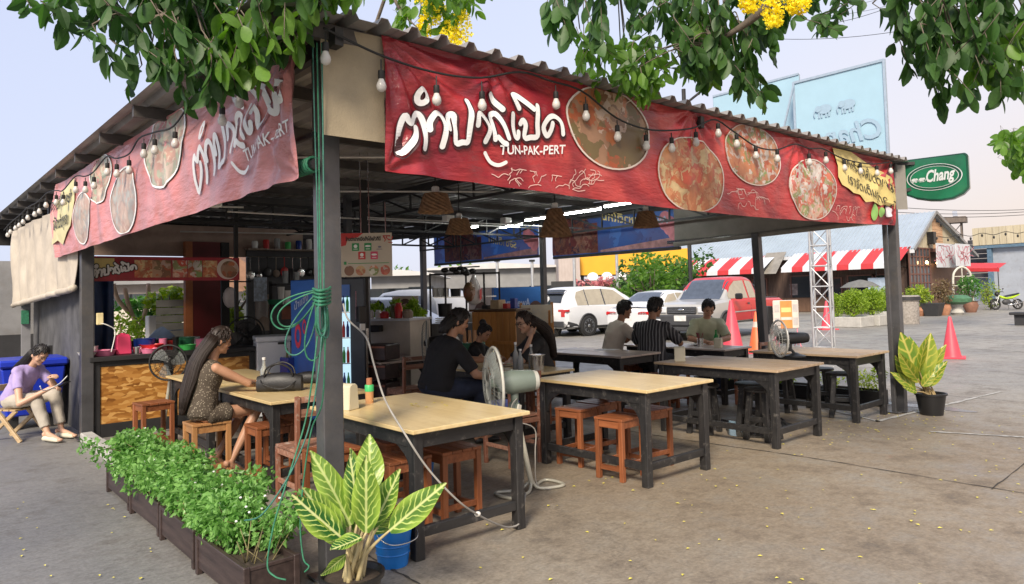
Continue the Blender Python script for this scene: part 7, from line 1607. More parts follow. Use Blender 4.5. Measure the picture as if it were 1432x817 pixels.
cc.top(2.22, 2.86, .60, SCREEN, 'windscreen'); cc.side([(.86, 1.10, 1.50), (.95, 1.10, 1.58), (1.32, 1.10, 1.60)], SHADEG, 'window', off=.008); cc.side([(1.42, 1.10, 1.60), (2.0, 1.10, 1.58), (2.36, 1.10, 1.42), (2.62, 1.10, 1.18)], SHADEG, 'window', off=.008)
cc.side([(1.36, .55, 1.06), (1.375, .55, 1.06)], TRIM, 'door_gap', off=.004); cc.side([(2.50, .55, 1.04), (2.515, .55, 1.04)], TRIM, 'door_gap', off=.004); cc.side([(.66, .50, 1.05), (.675, .50, 1.05)], TRIM, 'door_gap', off=.004); cc.side([(1.45, .93, .97), (1.62, .93, .97)], TRIM, 'door_handle', off=.02)
cc.side([(-1.05, .74, .77), (2.5, .72, .75)], CARS, 'side_moulding', off=.012); cc.side([(.55, .40, .50), (2.55, .40, .50)], CHROME, 'side_step', off=.03)
def tbox(c, dm, nm, m_, bv=.02): o = MB().box(c, dm).build(nm, m_, cc.t, bevel=bv); o.scale = (S2,)*3; return o
tbox((3.86, 0, .56), (.20, 1.66, .30), 'front_bumper', TRIM, .04); tbox((3.80, 0, .34), (.24, 1.3, .14), 'skid_plate', TRIM, .03); gr = tbox((3.875, 0, .83), (.06, .86, .18), 'grille', TRIM, .02)
for i in range(4): o = MB().box((3.91, 0, .77+.045*i), (.02, .80, .012)).build('grille_bar', CHROME, gr)
o = MB().ell((3.92, 0, .84), (.014, .085, .035), 16, 8).build('badge', CHROME, gr, smooth=9)
for s in (1, -1): tbox((3.84, s*.62, .83), (.12, .34, .17), 'headlamp', LAMPW, .03); tbox((3.88, s*.66, .56), (.18, .16, .10), 'fog_lamp', LAMPW, .02); tbox((2.52, s*1.0, 1.16), (.10, .20, .16), 'door_mirror', BLACKP, .03)
pl = plate_on(cc, (3.975*S2, 0, .62*S2), 0, '', .40, .17)
tbox((-.27, 0, 1.075), (1.66, 1.30, .02), 'bed_cover', TRIM, .004)
m = MB(); m.tube(spline([(.50, -.62, 1.06), (.42, -.58, 1.42), (.40, 0, 1.52), (.42, .58, 1.42), (.50, .62, 1.06)], 5), .03, 8); m.build('roll_bar', BLACKP, cc.t, smooth=9).scale = (S2,)*3
cc.wheels((0, 3.0), .36, .80, .24, 6)
# further cars glimpsed between the posts
p = at(556, 440, 17); cc = Car('white hatchback parked beyond the hedge behind the drinks counter', (p.x, p.y, 0), rad(95), sed, 1.08, CARW); cc.body(30); cc.top(-.42, .10, .55, WIN, 'rear_window'); cc.top(1.5, 2.15, .58, SCREEN, 'windscreen')
cc.side([(-.15, .97, 1.12), (.15, .97, 1.33), (.5, .97, 1.37)], WIN, 'window', off=.008); cc.side([(.55, .97, 1.38), (1.35, .97, 1.36), (1.95, .97, 1.08)], WIN, 'window', off=.008); cc.wheels((0, 2.6), .31, .81, .2, 6)
p = at(610, 440, 21); cc = Car('silver estate car parked behind the white hatchback', (p.x, p.y, 0), rad(95), suv, 1.08, CARG); cc.body(30); cc.side([(-.42, 1.03, 1.30), (-.30, 1.03, 1.48), (1.5, 1.03, 1.52), (2.05, 1.03, 1.16)], WIN, 'window', off=.008); cc.top(2.0, 2.5, .60, SCREEN, 'windscreen'); cc.wheels((0, 2.62), .345, .845, .22, 6)
p = at(742, 440, 25); cc = Car('white car whose tail shows just left of the SUV', (p.x+1, p.y+.8, 0), rad(0), sed, 1.08, CARW); cc.body(30); cc.top(-.42, .10, .55, SCREEN, 'rear_window'); cc.side([(-.15, .97, 1.12), (.15, .97, 1.33), (1.35, .97, 1.36), (1.95, .97, 1.08)], WIN, 'window', off=.008); cc.wheels((0, 2.6), .31, .81, .2, 6)
# motorbikes
def motorbike(label, loc, rz, accent, S=1.0, grp=None):
    t = thing('motorbike', label, 'motorbike', loc, rz, grp)
    for x in (-.62, .62):
        m = MB(); m.tube([V(x+math.cos(2*PI*k_/26)*.25, 0, .29+math.sin(2*PI*k_/26)*.25) for k_ in range(26)], .048, 8, closed=True); ty = m.build('tyre', RUBBER, t, smooth=9)
        m = MB()
        for k_ in range(6): a = 2*PI*k_/6; m.bar((x, 0, .29), (x+math.cos(a)*.22, 0, .29+math.sin(a)*.22), .03, .02, up=(0, 1, 0))
        m.ell((x, 0, .29), (.05, .05, .05), 8, 6); m.build('rim', BLACKP, ty)
    for s in (-1, 1): MB().tube([(.62, s*.06, .29), (.42, s*.06, .82)], .022, 6).build('fork', CHROME, t); MB().tube([(-.62, s*.07, .29), (-.05, s*.07, .42)], .03, 6).build('swing_arm', BLACKP, t); MB().tube([(-.55, s*.09, .32), (-.42, s*.09, .66)], .025, 6).build('shock', CHROME, t)
    MB().ell((0, 0, .42), (.24, .13, .17), 12, 8).build('engine', TRIM, t, smooth=9)
    m = MB(); m.loft([[V(x, math.cos(2*PI*i/12)*w, z+math.sin(2*PI*i/12)*h) for i in range(12)] for x, w, z, h in ((.45, .06, .80, .05), (.30, .10, .70, .08), (.0, .09, .62, .06), (-.3, .10, .66, .08), (-.62, .06, .78, .05), (-.78, .02, .82, .02))]); m.build('body_panel', accent, t, smooth=.9)
    m = MB(); m.loft([[V(x, math.cos(2*PI*i/12)*w, z+math.sin(2*PI*i/12)*h) for i in range(12)] for x, w, z, h in ((.12, .07, .72, .05), (-.05, .12, .76, .05), (-.4, .13, .82, .05), (-.7, .08, .88, .04))]); m.build('seat', BLACKP, t, smooth=.9)
    MB().tube(spline([(.36, -.33, .98), (.40, -.15, 1.0), (.42, 0, .94), (.40, .15, 1.0), (.36, .33, .98)], 4), .018, 6).build('handlebar', BLACKP, t, smooth=9)
    MB().ell((.52, 0, .86), (.10, .11, .12), 12, 8).build('headlight', BLACKP, t, smooth=9)
    for s in (-1, 1): MB().tube([(.40, s*.24, 1.0), (.38, s*.30, 1.14)], .008, 5).build('mirror_stem', BLACKP, t); MB().ell((.38, s*.32, 1.16), (.02, .06, .04), 8, 6).build('mirror', BLACKP, t)
    m = MB(); m.tube([V(.62+math.cos(a)*.32, 0, .29+math.sin(a)*.32) for a in [.3+2.2*k_/8 for k_ in range(9)]], .05, 6, flat=.4); m.build('mudguard', BLACKP, t, smooth=9)
    MB().tube([(.05, .14, .28), (-.3, .16, .28), (-.75, .17, .38)], .04, 8).build('exhaust', CHROME, t, smooth=9); MB().bar((-.02, .1, .3), (.08, .28, .02), .02).build('side_stand', BLACKP, t); return t
p = onz(1408, 433); motorbike('black motorbike with lime green panels parked at the far right', (p.x, p.y, 0), rad(140), mat('lime_panel', (.42, .62, .03), .3, 0, .3, 2), 1)
p = onz(1432, 428); motorbike('dark motorbike mostly cut off by the right edge of the photo', (p.x+2.5, p.y-.6, 0), rad(150), BLACKP, 1)
# ------------------------------------------------------------------ the restaurant house across the lot
RFW = mat('pale_blue_roof', (.36, .42, .48), .45, .2, .08, 1, dirt=.15); DKWD = wood('dark_house_wood', (.045, .028, .022), (.11, .07, .055), .7, 2, 2); REDWD = wood('red_brown_frame', (.10, .042, .032), (.18, .085, .065), .6, 2, 2)
PLYW = wood('pale_gable_ply', (.42, .36, .24), (.52, .46, .33), .7, 1, 2); ORW = wood('orange_gable_board', (.44, .25, .13), (.58, .38, .23), .6, 2, 0); ASTR = mat('awning_red', (.50, .035, .04), .6, 0, .08); AWHT = mat('awning_white', (.58, .60, .63), .6, 0, .06)
HS = 1.3; P0 = at(1273, 345, 39); HXf, HYn = P0.x, P0.y; ap = onY(1300, 298, HYn); HYf = onX(955, 372, HXf).y+1; ze = P0.z-.05; zr = ap.z; xr = ap.x; xb = onY(1356, 341, HYn).x
h = thing('restaurant_house', 'restaurant house with a pale metal roof and boarded gable across the car park', 'house', (HXf, HYn, 0)); O = V(HXf, HYn, 0); LY = HYf-HYn
def hb(c, d, nm, m_, par=h, bv=0, o=None): return MB().box(V(*c)-O, d).build(nm, m_, par, bevel=bv)
sw = 1.0; ns = int(LY/sw)+1
for i in range(ns):
    y0 = HYn-.35+i*(LY+.7)/ns; y1 = HYn-.35+(i+1)*(LY+.7)/ns; m = MB(); n = 4
    for (xa, za, xc, zc) in ((HXf-.45, ze-.12, xr, zr+.05), (xr, zr+.05, xb+.3, ze-.35)):
        pr = []
        for k_ in range(n): q = (y1-y0)/n; yy = y0+k_*q; pr += [(yy, 0), (yy+q*.35, 0), (yy+q*.42, .05), (yy+q*.58, .05), (yy+q*.65, 0)]
        pr.append((y1, 0)); vs = [V(x, y, z+dz)-O for x, z in ((xa, za), (xc, zc)) for y, dz in pr]; k_ = len(pr); m.add(vs, [(j_, j_+1, k_+j_+1, k_+j_) for j_ in range(k_-1)])
        vs2 = [v-V(0, 0, .03) for v in vs]; m.add(vs2, [(j_, j_+1, k_+j_+1, k_+j_) for j_ in range(k_-1)])
    m.build('roof_sheet', RFW, h, fix=False)
hb((HXf-.42, (HYn+HYf)/2, ze-.22), (.06, LY+.7, .20), 'fascia', AWHT); hb(((xr+HXf)/2, HYn-.37, (ze+zr)/2), (.01, .01, .01), 'nail', AWHT)
m = MB(); m.bar(V(HXf-.45, HYn-.36, ze-.14)-O, V(xr, HYn-.36, zr+.03)-O, .05, .16); m.bar(V(xr, HYn-.36, zr+.03)-O, V(xb+.3, HYn-.36, ze-.36)-O, .05, .16); m.build('barge_board', mat('grey_barge', (.24, .24, .24), .6), h)
hb((HXf+.15, (HYn+HYf)/2, ze/2), (.12, LY, ze), 'wall', DKWD)
# gable panels
def gz(x): return ze+(zr-ze)*(x-HXf)/(xr-HXf) if x < xr else zr-(zr-ze+.25)*(x-xr)/(xb-xr)
ngp = 6; xs = [HXf+(xb-HXf)*i/ngp for i in range(ngp+1)]
for i in range(ngp):
    xa, xc = xs[i]+.01, xs[i+1]-.01; z0 = 2.75*HS; top = [(xa, gz(xa)), (xc, gz(xc))]
    if xa < xr < xc: top = [(xa, gz(xa)), (xr, zr), (xc, gz(xc))]
    poly = [(xa, z0), (xc, z0)]+top[::-1]
    if i in (2, 5):
        nb = 9; zt = max(gz(xa), gz(xc), zr if xa < xr < xc else 0)
        for k_ in range(nb):
            za, zb = z0+(zt-z0)*k_/nb, z0+(zt-z0)*(k_+1)/nb-.015; xx = [xa+(xc-xa)*j_/10 for j_ in range(11)]; ok = [x for x in xx if gz(x) > zb]
            if len(ok) > 1: MB().box(V((ok[0]+ok[-1])/2, HYn-.03-.008*(k_ % 2), (za+zb)/2)-O, (ok[-1]-ok[0], .04, zb-za)).build('board', ORW, h)
    else: MB().prism([(x-HXf, z) for x, z in poly], .04, (0, -.05, 0)).build('gable_panel', PLYW, h)
hb(((HXf+xb)/2, HYn+.3, 1.7), (xb-HXf, .1, 3.4), 'inner_wall', DKWD); hb(((HXf+xb)/2, HYn, 2.68*HS), (xb-HXf, .14, .2), 'lintel', REDWD)
# multi pane window at the corner of the gable end
def wx(px): return onY(px, 370, HYn-.1).x
xa, xc = wx(1272), wx(1301); f = thing('x', '', ''); bpy.data.objects.remove(f)
fr2 = MB().box(V((xa+xc)/2, HYn-.06, 1.85)-O, (xc-xa, .02, 3.4)).build('window', mat('dim_window_glass', (.06, .075, .09), .08, 0, .5, 1.2), h)
nvx, nhz = 6, 7
for i in range(nvx+1): MB().box(V(xa+(xc-xa)*i/nvx, HYn-.09, 1.85)-O, (.10 if i in (0, 3, nvx) else .06, .05, 3.4)).build('mullion', REDWD, fr2)
for i in range(nhz+1): MB().box(V((xa+xc)/2, HYn-.085, .15+3.4*i/nhz)-O, (xc-xa, .04, .07)).build('glazing_bar', REDWD, fr2)
for q in (.25, .62, 1.0): hb((xa+(xc-xa)*q-.2, HYn-.05, .9), (.05, .05, .02), 'sill', REDWD)
xa2, xc2 = wx(1303), wx(1332); hb(((xa2+xc2)/2, HYn-.02, 1.35), (xc2-xa2, .06, 2.7), 'door', wood('brown_door', (.11, .055, .035), (.18, .10, .06), .6, 2, 2)); hb((xc2-.15, HYn-.06, 1.1), (.06, .04, .1), 'door_handle', CHROME)
for i in range(3): hb((xa2+(xc2-xa2)*(.25+.25*i), HYn-.055, 1.0), (.06, .02, 1.5), 'door_batten', REDWD)
sp = onY(1303, 333, HYn-.25); t = thing('loudspeaker', 'black loudspeaker box mounted under the gable', 'speaker', tuple(sp)); MB().box((0, 0, 0), (.42, .35, .7)).build('case', BLACKP, t, bevel=.02)
GLOW = mat('warm_lit_bulb', (1, .75, .4), .3, 0, .01, emit=9, emcol=(1, .62, .25))
for px, py, lb in ((1296, 367, 'warm lit bulb in front of the gable window'), (1311, 368, 'warm lit bulb beside the hanging white sign')):
    p = onY(px, py, HYn-.3); t = thing('light_bulb', lb, 'lamp', p); MB().ell((0, 0, 0), (.07, .07, .09), 10, 8).build('bulb', GLOW, t, smooth=9); MB().tube([(0, 0, .08), (0, 0, 3.5-p.z)], .01, 4).build('wire', CORD, t)
SCRB = mat('pink_brush_mark', (.60, .16, .20), .6, 0, .2)
for (x0, y0, x1, y1, yy, lb) in ((1311, 342, 1338, 374, -.6, 'white sign with pink brush writing hanging under the gable'), (1338, 342, 1356, 372, -1.2, 'smaller white sign with pink brush writing right of the other one')):
    p, q = onY(x0, y1, HYn+yy), onY(x1, y0, HYn+yy); t = thing('hanging_sign', lb, 'sign', (p.x, HYn+yy, p.z)); w, hh = q.x-p.x, q.z-p.z; MB().box((w/2, .02, hh/2), (w, .03, hh)).build('panel', AWHT, t)
    m = MB(); scribble(m, w*.5, hh*.45, w*.8, hh*.9, lambda x, z, o_: V(x, -o_, z), .006, int(x0), 16, .035); m.build('brush_writing', SCRB, t, fix=False)
    for x in (.1, w-.1): MB().tube([(x, 0, hh), (x, 0.3, 3.5-p.z+.2)], .01, 4).build('hanger', CORD, t)
# awnings: one cloth panel per stripe
def awning(px0, px1, label, n, first):
    ya, yb = onX(px0, 372, HXf-1.5).y, onX(px1, 366, HXf-1.5).y; t = thing('striped_awning', label, 'awning', (HXf-.3, (ya+yb)/2, 2.6), 0, 'striped awnings of the restaurant house'); o = V(HXf-.3, (ya+yb)/2, 2.6)
    for i in range(n):
        y0, y1 = ya+(yb-ya)*i/n, ya+(yb-ya)*(i+1)/n; m = MB()
        pts = [(HXf-.2, 2.78*HS), (HXf-1.0, 2.48*HS), (HXf-1.9, 2.10*HS), (HXf-1.93, 1.88*HS)]
        for a, b in zip(pts, pts[1:]): m.add([V(a[0], y0, a[1])-o, V(b[0], y0, b[1])-o, V(b[0], y1, b[1])-o, V(a[0], y1, a[1])-o], [(0, 1, 2, 3)])
        m.build('stripe', (ASTR, AWHT)[(i+first) % 2], t, fix=False)
    MB().tube([V(HXf-1.85, ya, 2.05*HS)-o, V(HXf-1.85, yb, 2.05*HS)-o], .03, 6).build('front_bar', STEELD, t)
    for q in (.05, .5, .95): yy = ya+(yb-ya)*q; MB().tube([V(HXf-1.85, yy, 2.0*HS)-o, V(HXf+.05, yy, 1.9*HS)-o], .025, 6).build('arm', STEELD, t)
awning(950, 1072, 'left red and white striped awning above the red pickup', 8, 0); awning(1097, 1262, 'right red and white striped awning behind the lattice tower', 10, 1)
ya, yb = onX(1066, 372, HXf-.8).y, onX(1094, 372, HXf-.8).y; t = thing('grey_awning', 'plain grey awning between the two striped ones', 'awning', (HXf-.3, (ya+yb)/2, 2.3)); o = V(HXf-.3, (ya+yb)/2, 2.3)
m = MB(); m.add([V(HXf-.2, ya, 2.9*HS)-o, V(HXf-1.6, ya, 1.85*HS)-o, V(HXf-1.6, yb, 1.85*HS)-o, V(HXf-.2, yb, 2.9*HS)-o], [(0, 1, 2, 3)]); m.build('cloth', GREYTARP, t, fix=False)
# front windows, doors and furniture under the awnings
for px, w, z0, z1, nm in ((1120, 1.3, .9, 2.2, 'window'), (1165, 1.0, .9, 2.0, 'window'), (1205, 1.6, .8, 2.1, 'window'), (1232, .9, 0, 2.1, 'doorway'), (1062, 1.0, 0, 2.1, 'doorway')):
    y = onX(px, 400, HXf).y; fr_ = MB().box(V(HXf+.07, y, (z0+z1)/2)-O, (.06, w, z1-z0)).build(nm, WIN, h)
    for s in (-1, 1): MB().box(V(HXf+.05, y+s*w/2, (z0+z1)/2)-O, (.10, .08, z1-z0)).build('jamb', REDWD, fr_)
    MB().box(V(HXf+.05, y, z1+.03)-O, (.10, w+.1, .06)).build('head', REDWD, fr_)
for i, px in enumerate((1108, 1140, 1188, 1222)):
    y = onX(px, 395, HXf-.1).y; hb((HXf+.06, y, 1.4), (.05, .5, .7), 'poster', mat('dull_posters', (.22, .18, .18), .6, 0, .8, 3))
for i in range(14): hb((HXf+.075-.004*(i % 2), HYn+LY*(i+.5)/14, .45), (.05, LY/14-.03, .85), 'skirting_plank', wood('warm_brown_plank', (.09, .05, .03), (.16, .09, .055), .7, 2, 2))
p = onz(1205, 440); t = thing('parasol_cover', 'folded grey umbrella over a cart in front of the house', 'umbrella', (p.x, p.y, 0)); m = MB(); m.lathe([(1.0, 1.45), (.6, 1.72), (.1, 1.85), (0, 1.86)], 12, cap=False); m.build('canopy', mat('grey_umbrella', (.14, .14, .13), .7), t, smooth=9); MB().tube([(0, 0, 0), (0, 0, 1.85)], .03, 6).build('pole', STEELD, t)
t = thing('menu_sign', 'pale blue menu easel standing under the right striped awning', 'sign', onz(1228, 438)); MB().box((0, 0, 1.55), (.06, .9, .8)).build('board', mat('pale_blue_board', (.34, .42, .52), .5), t); MB().tube([(0, 0, 0), (0, 0, 2.6)], .025, 6).build('post', STEELD, t)
# ------------------------------------------------------------------ warehouse, small tower, wires
WBL = mat('blue_grey_wall', (.34, .37, .42), .7, 0, .15, .6, dirt=.35); BBM = mat('blue_beam', (.10, .17, .24), .6, 0, .2)
p, q = at(1392, 425, 56), at(1470, 425, 53); a = onz(1392, 428); 
t = thing('warehouse', 'blue grey warehouse with a pale ribbed canopy at the right edge', 'warehouse', (p.x, p.y, 0), math.atan2(q.y-p.y, q.x-p.x)); zt = at(1420, 318, 56).z; zm = at(1400, 345, 56).z
MB().box((5, .2, zm/2), (10, .3, zm)).build('wall', WBL, t); MB().box((4.6, -.2, zm+.05), (11.6, .3, .28)).build('beam', BBM, t); MB().box((-.15, -.1, zm/2), (.3, .3, zm)).build('pillar', BBM, t)
for i in range(24): MB().box((-1+i*.48, -.35, (zm+zt)/2+.12), (.44, .08+.02*(i % 2), zt-zm-.1)).build('rib_panel', PLYW, t)
MB().box((5, 2, 1.5), (4, .2, .1)).build('rail', BBM, t)
t = thing('dark_shed', 'dark sheet roofed shed between the house and the warehouse', 'shed', at(1362, 425, 58)*1); t.location.z = 0; rzs = math.atan2(q.y-p.y, q.x-p.x); t.rotation_euler = (0, 0, rzs); SHD = mat('dark_sheet', (.05, .05, .055), .6, 0, .5, 2)
zz = at(1360, 335, 58).z
for i in range(8): MB().box((.1*i, .1*i, 1.9+(zz-1.9)*(i+.5)/8), (3.2-.12*i, .1, (zz-1.9)/8-.03)).build('sheet', SHD, t)
MB().box((.3, .6, .95), (3.6, .1, 1.9)).build('wall', mat('blue_van_side', (.25, .30, .36), .4, 0, .2), t)
t = thing('red_awning', 'small plain red awning beside the house gable', 'awning', at(1376, 371, 47)); m = MB(); m.grid(lambda u, v: V(-1.1+2.2*u, .6-1.2*v, .2-.35*v-.1*u), 8, 3); m.grid(lambda u, v: V(-1.1+2.2*u, -.6, -.15-.1*u-.22*v), 8, 1); m.build('cloth', ASTR, t, fix=False); t.rotation_euler = (0, 0, rzs)
for s in (-1, 1): MB().tube([(s, -.55, -.2), (s, -.55, -t.location.z)], .03, 5).build('leg', STEELD, t)
GALV = mat('galvanised', (.50, .51, .52), .4, .6, .12, 6)
def lattice(name, label, base, w, z0, z1, nb, m_, rz=0, r=.025):
    t = thing(name, label, 'lattice tower', base, rz); c = [(-w/2, -w/2), (w/2, -w/2), (w/2, w/2), (-w/2, w/2)]
    for x, y in c: MB().tube([(x, y, z0), (x, y, z1)], r, 8).build('leg', m_, t, smooth=.8)
    for k_ in range(nb):
        za, zb = z0+(z1-z0)*k_/nb, z0+(z1-z0)*(k_+1)/nb
        for i in range(4):
            a, b = c[i], c[(i+1) % 4]; MB().tube([(a[0], a[1], za+.03), (b[0], b[1], za+.03)], r*.62, 6).build('rung', m_, t); p_, q_ = (a, b) if (k_+i) % 2 else (b, a); MB().tube([(p_[0], p_[1], za+.03), (q_[0], q_[1], zb)], r*.55, 6).build('brace', m_, t)
    return t
p = onz(1149, 489); lattice('truss_tower', 'silver square truss tower standing behind the fan table', (p.x+.15, p.y, 0), .42, 0, 3.6, 7, GALV, .3, .028)
p = at(1342, 425, 62); z1 = at(1342, 302, 62).z; lt = lattice('lattice_tower', 'distant lattice floodlight tower behind the house', (p.x, p.y, 0), .9, 0, z1-.6, 6, mat('rusty_lattice', (.16, .13, .11), .7, .2, .2), .2, .06); RL = MC['rusty_lattice']
MB().box((0, 0, z1-.35), (1.7, 1.7, .5)).build('platform', RL, lt); MB().bar((.3, 0, z1), (.9, .1, z1+.5), .35, .12).build('floodlight', GALV, lt)
def wire(a, b, sag, lb, r=.012):
    a, b = Vector(a), Vector(b); o = (a+b)/2; t = thing('overhead_wire', lb, 'wire', o, 0, 'overhead wires in the sky'); P = [a.lerp(b, i/16)-o-V(0, 0, sag*4*(i/16)*(1-i/16)) for i in range(17)]; MB().tube(P, r, 4).build('strand', CORD, t)
wire(at(1010, 48, 34), at(1300, 36, 30), .4, 'lowest of the overhead wires crossing the sky at the top right'); wire(at(1150, 35, 34), at(1290, -10, 30), .2, 'second overhead wire from the bottom at the top right'); wire(at(1150, 22, 34), at(1290, -8, 28), .2, 'third overhead wire from the bottom at the top right', .008); wire(at(1170, 8, 34), at(1280, -20, 30), .2, 'topmost overhead wire at the top right', .008)
for i, (a, b) in enumerate((((1255, 290), (1440, 293)), ((1255, 297), (1440, 296)), ((1255, 302), (1440, 300)))): wire(at(*a, 52), at(*b, 52), .15, ('upper', 'middle', 'lower')[i]+' wire of the three running over the house gable at the right', .02)
p, q = at(1310, 330, 36), at(1440, 322, 34); bulbs = []; LC = [p.lerp(q, i/8)-V(0, 0, .12*(i % 2)) for i in range(9)]
t = thing('string_lights', 'dark festoon lights strung from the house to the warehouse', 'string lights', p); MB().tube([x-p for x in spline(LC, 4)], .015, 4).build('cord', CORD, t)
for x in LC: MB().ell(x-p-V(0, 0, .12), (.05, .05, .08), 6, 5).build('bulb', CORD, t)
# ------------------------------------------------------------------ green sign and the big billboard
X9 = onX(1260, 224, 7.78); t = thing('beer_sign', 'green lightbox sign with an oval emblem and white lettering on the right post', 'sign', (7.86, -.5, 2.6)); GS = mat('green_sign_face', (.003, .05, .028), .25, 0, .45, 2.2, coat=.6); GS2 = mat('bright_green_face', (.006, .115, .052), .25, 0, .3, 2.2, coat=.6); SIL = mat('silver_print', (.62, .65, .64), .3, .3, .05)
A_ = (7.79, -.15); B_ = (7.94, -.86); ux_ = V(B_[0]-A_[0], B_[1]-A_[1], 0); WS = ux_.length; ux_.normalize(); un_ = V(ux_.y, -ux_.x, 0); un_ = un_ if un_.x < 0 else -un_
def gf(x, z, off=0): return V(A_[0], A_[1], 2.60)+ux_*x+V(0, 0, z)+un_*off-V(7.86, -.5, 2.6)
prof = [(0, .14), (.05, .10), (.15, .05), (.30, .012), (.42, 0), (.55, .012), (.66, .06), (WS, .13), (WS, .53), (WS-.03, .56), (.02, .555), (0, .54)]
m = MB(); n = len(prof); m.add([gf(x, z, .0) for x, z in prof]+[gf(x, z, -.14) for x, z in prof], [tuple(range(n))]+[tuple(range(2*n-1, n-1, -1))]+[(i, (i+1) % n, n+(i+1) % n, n+i) for i in range(n)]); m.build('case', GS, t, bevel=.008)
m = MB(); k_ = .93; cx, cz = .36, .30; m.add([gf(cx+(x-cx)*k_, cz+(z-cz)*k_, .004) for x, z in prof], [tuple(range(n))]); m.build('face', GS2, t, fix=False)
m = MB(); disc_on(m, .36, .30, .30, .165, gf, .008, 40, 3); m.build('oval', GS, t, fix=False); m = MB(); disc_on(m, .36, .30, .30, .165, gf, .011, 48, 1, .965); disc_on(m, .36, .30, .262, .135, gf, .012, 48, 1, .97); m.build('oval_line', SIL, t, fix=False)
m = MB(); disc_on(m, .36, .30, .255, .13, gf, .010, 40, 3); m.build('oval_inner', mat('mid_green_face', (.007, .135, .06), .25, 0, .5, 2.5, coat=.6), t, fix=False)
m = MB(); put_text(m, 'Chang', .20, lambda x, z: gf(x, z+(x-.28)*.06, .016), .275, .245, .31, thick=.006, shear=.25); m.build('lettering', SIL, t, fix=False)
def elephant(mb, x, z, s, fn, o_):
    for q_, (ex, ez, rx, rz2) in enumerate(((0, 0, .5, .32), (.42, .08, .22, .22))): disc_on(mb, x+ex*s, z+ez*s, rx*s, rz2*s, fn, o_+.004*q_*(1+s*4), 14, 1)
    for lx in (-.36, -.16, .14, .32): mb.add([fn(x+lx*s, z-.1*s, o_-.002*(1+s*4)), fn(x+lx*s+.12*s, z-.1*s, o_-.002*(1+s*4)), fn(x+lx*s+.12*s, z-.55*s, o_-.002*(1+s*4)), fn(x+lx*s, z-.55*s, o_-.002*(1+s*4))], [(0, 1, 2, 3)])
    ribbon(mb, [(x+.58*s, z+.05*s), (x+.70*s, z-.15*s), (x+.66*s, z-.40*s)], .09*s, lambda a, b: fn(a, b, o_+.008*(1+s*4)), k=3)
m = MB(); elephant(m, .145, .285, .062, gf, .016); elephant(m, .225, .285, .062, gf, .016); m.build('elephant_emblem', SIL, t, fix=False)
MB().bar(V(7.64, -.05, 3.1)-V(7.86, -.5, 2.6), V(7.82, -.3, 3.1)-V(7.86, -.5, 2.6), .04).build('bracket', STEELD, t); MB().bar(V(7.64, -.05, 2.72)-V(7.86, -.5, 2.6), V(7.82, -.24, 2.78)-V(7.86, -.5, 2.6), .04).build('bracket', STEELD, t)
BP = mat('sky_blue_sheet', (.33, .50, .60), .5, 0, .05, .5); BFM = mat('billboard_steel', (.36, .44, .52), .5, .3, .1)
tr_, bl2 = onX(1236, 84, 43), onX(1110, 119, 43); t = thing('billboard', 'tall sky blue billboard seen from behind with a faint mirrored emblem', 'billboard', (43, tr_.y, 0)); o = V(43, tr_.y, 0); z0, z1 = 6, tr_.z; w = bl2.y-tr_.y
def bbf(x, z, off=0): return V(-off, w-x, z)          # x to the right as seen from the shelter
MB().box((.04, w/2, (z0+z1)/2), (.05, w, z1-z0)).build('panel', BP, t)
for y in (0, w): MB().box((0, y, z1/2), (.16, .14, z1+.1)).build('upright', BFM, t)
MB().box((0, w/2, z1), (.14, w, .16)).build('top_rail', BFM, t); MB().box((0, w/2, z0), (.14, w, .16)).build('bottom_rail', BFM, t)
FM = mat('ghost_print', (.30, .42, .52), .5, 0, .05); m = MB(); vs, fs = text_mb('Chang', 1.75, .04, .3, .25)
for k_ in (0,):
    mxx = max(v.x for v in vs); m.add([bbf(1.1+(mxx-v.x)*.95, z1-4.6+v.y, .06) for v in vs], fs)
m.build('ghost_lettering', FM, t, fix=False)['kind'] = 'stuff'; m = MB()
for x in (2.0, 3.5): elephant(m, x, z1-2.2, .95, lambda a, b, o_=0: bbf(2*x-a, b, o_+.06), .0)
m.build('ghost_emblem', FM, t, fix=False)
for i in range(2): MB().bar((.5, w-.2, 1), (0.1, w-.2, z1-.5), .08).build('brace', BFM, t)
MB().bar((-.25, w-.1, z1-.3), (-.25, w+.9, z1-3.6), .10).build('brace', BFM, t)
yl = onX(998, 158, 44).y; t = thing('billboard', 'paler blue billboard left of the tall one', 'billboard', (44, w+tr_.y+.15, 0)); zL = onX(1100, 108, 44).z; Lb = yl-(w+tr_.y+.15)
MB().box((.03, Lb/2, (5.2+zL)/2), (.05, Lb, zL-5.2)).build('panel', BP, t); MB().box((0, Lb/2, zL), (.12, Lb, .14)).build('top_rail', BFM, t)
for y in (0.05, Lb*.5, Lb): MB().box((.12, y, zL/2), (.12, .12, zL)).build('upright', BFM, t)
p = onX(956, 128, 24); t = thing('street_pole', 'dark pole top rising above the roof behind the leaves', 'pole', (24, p.y, 0)); MB().tube([(0, 0, 0), (0, 0, p.z+.1)], .09, 8).build('shaft', STEELD, t); MB().bar((0, 0, p.z-.6), (.3, -1.4, p.z+.2), .08).build('arm', STEELD, t)
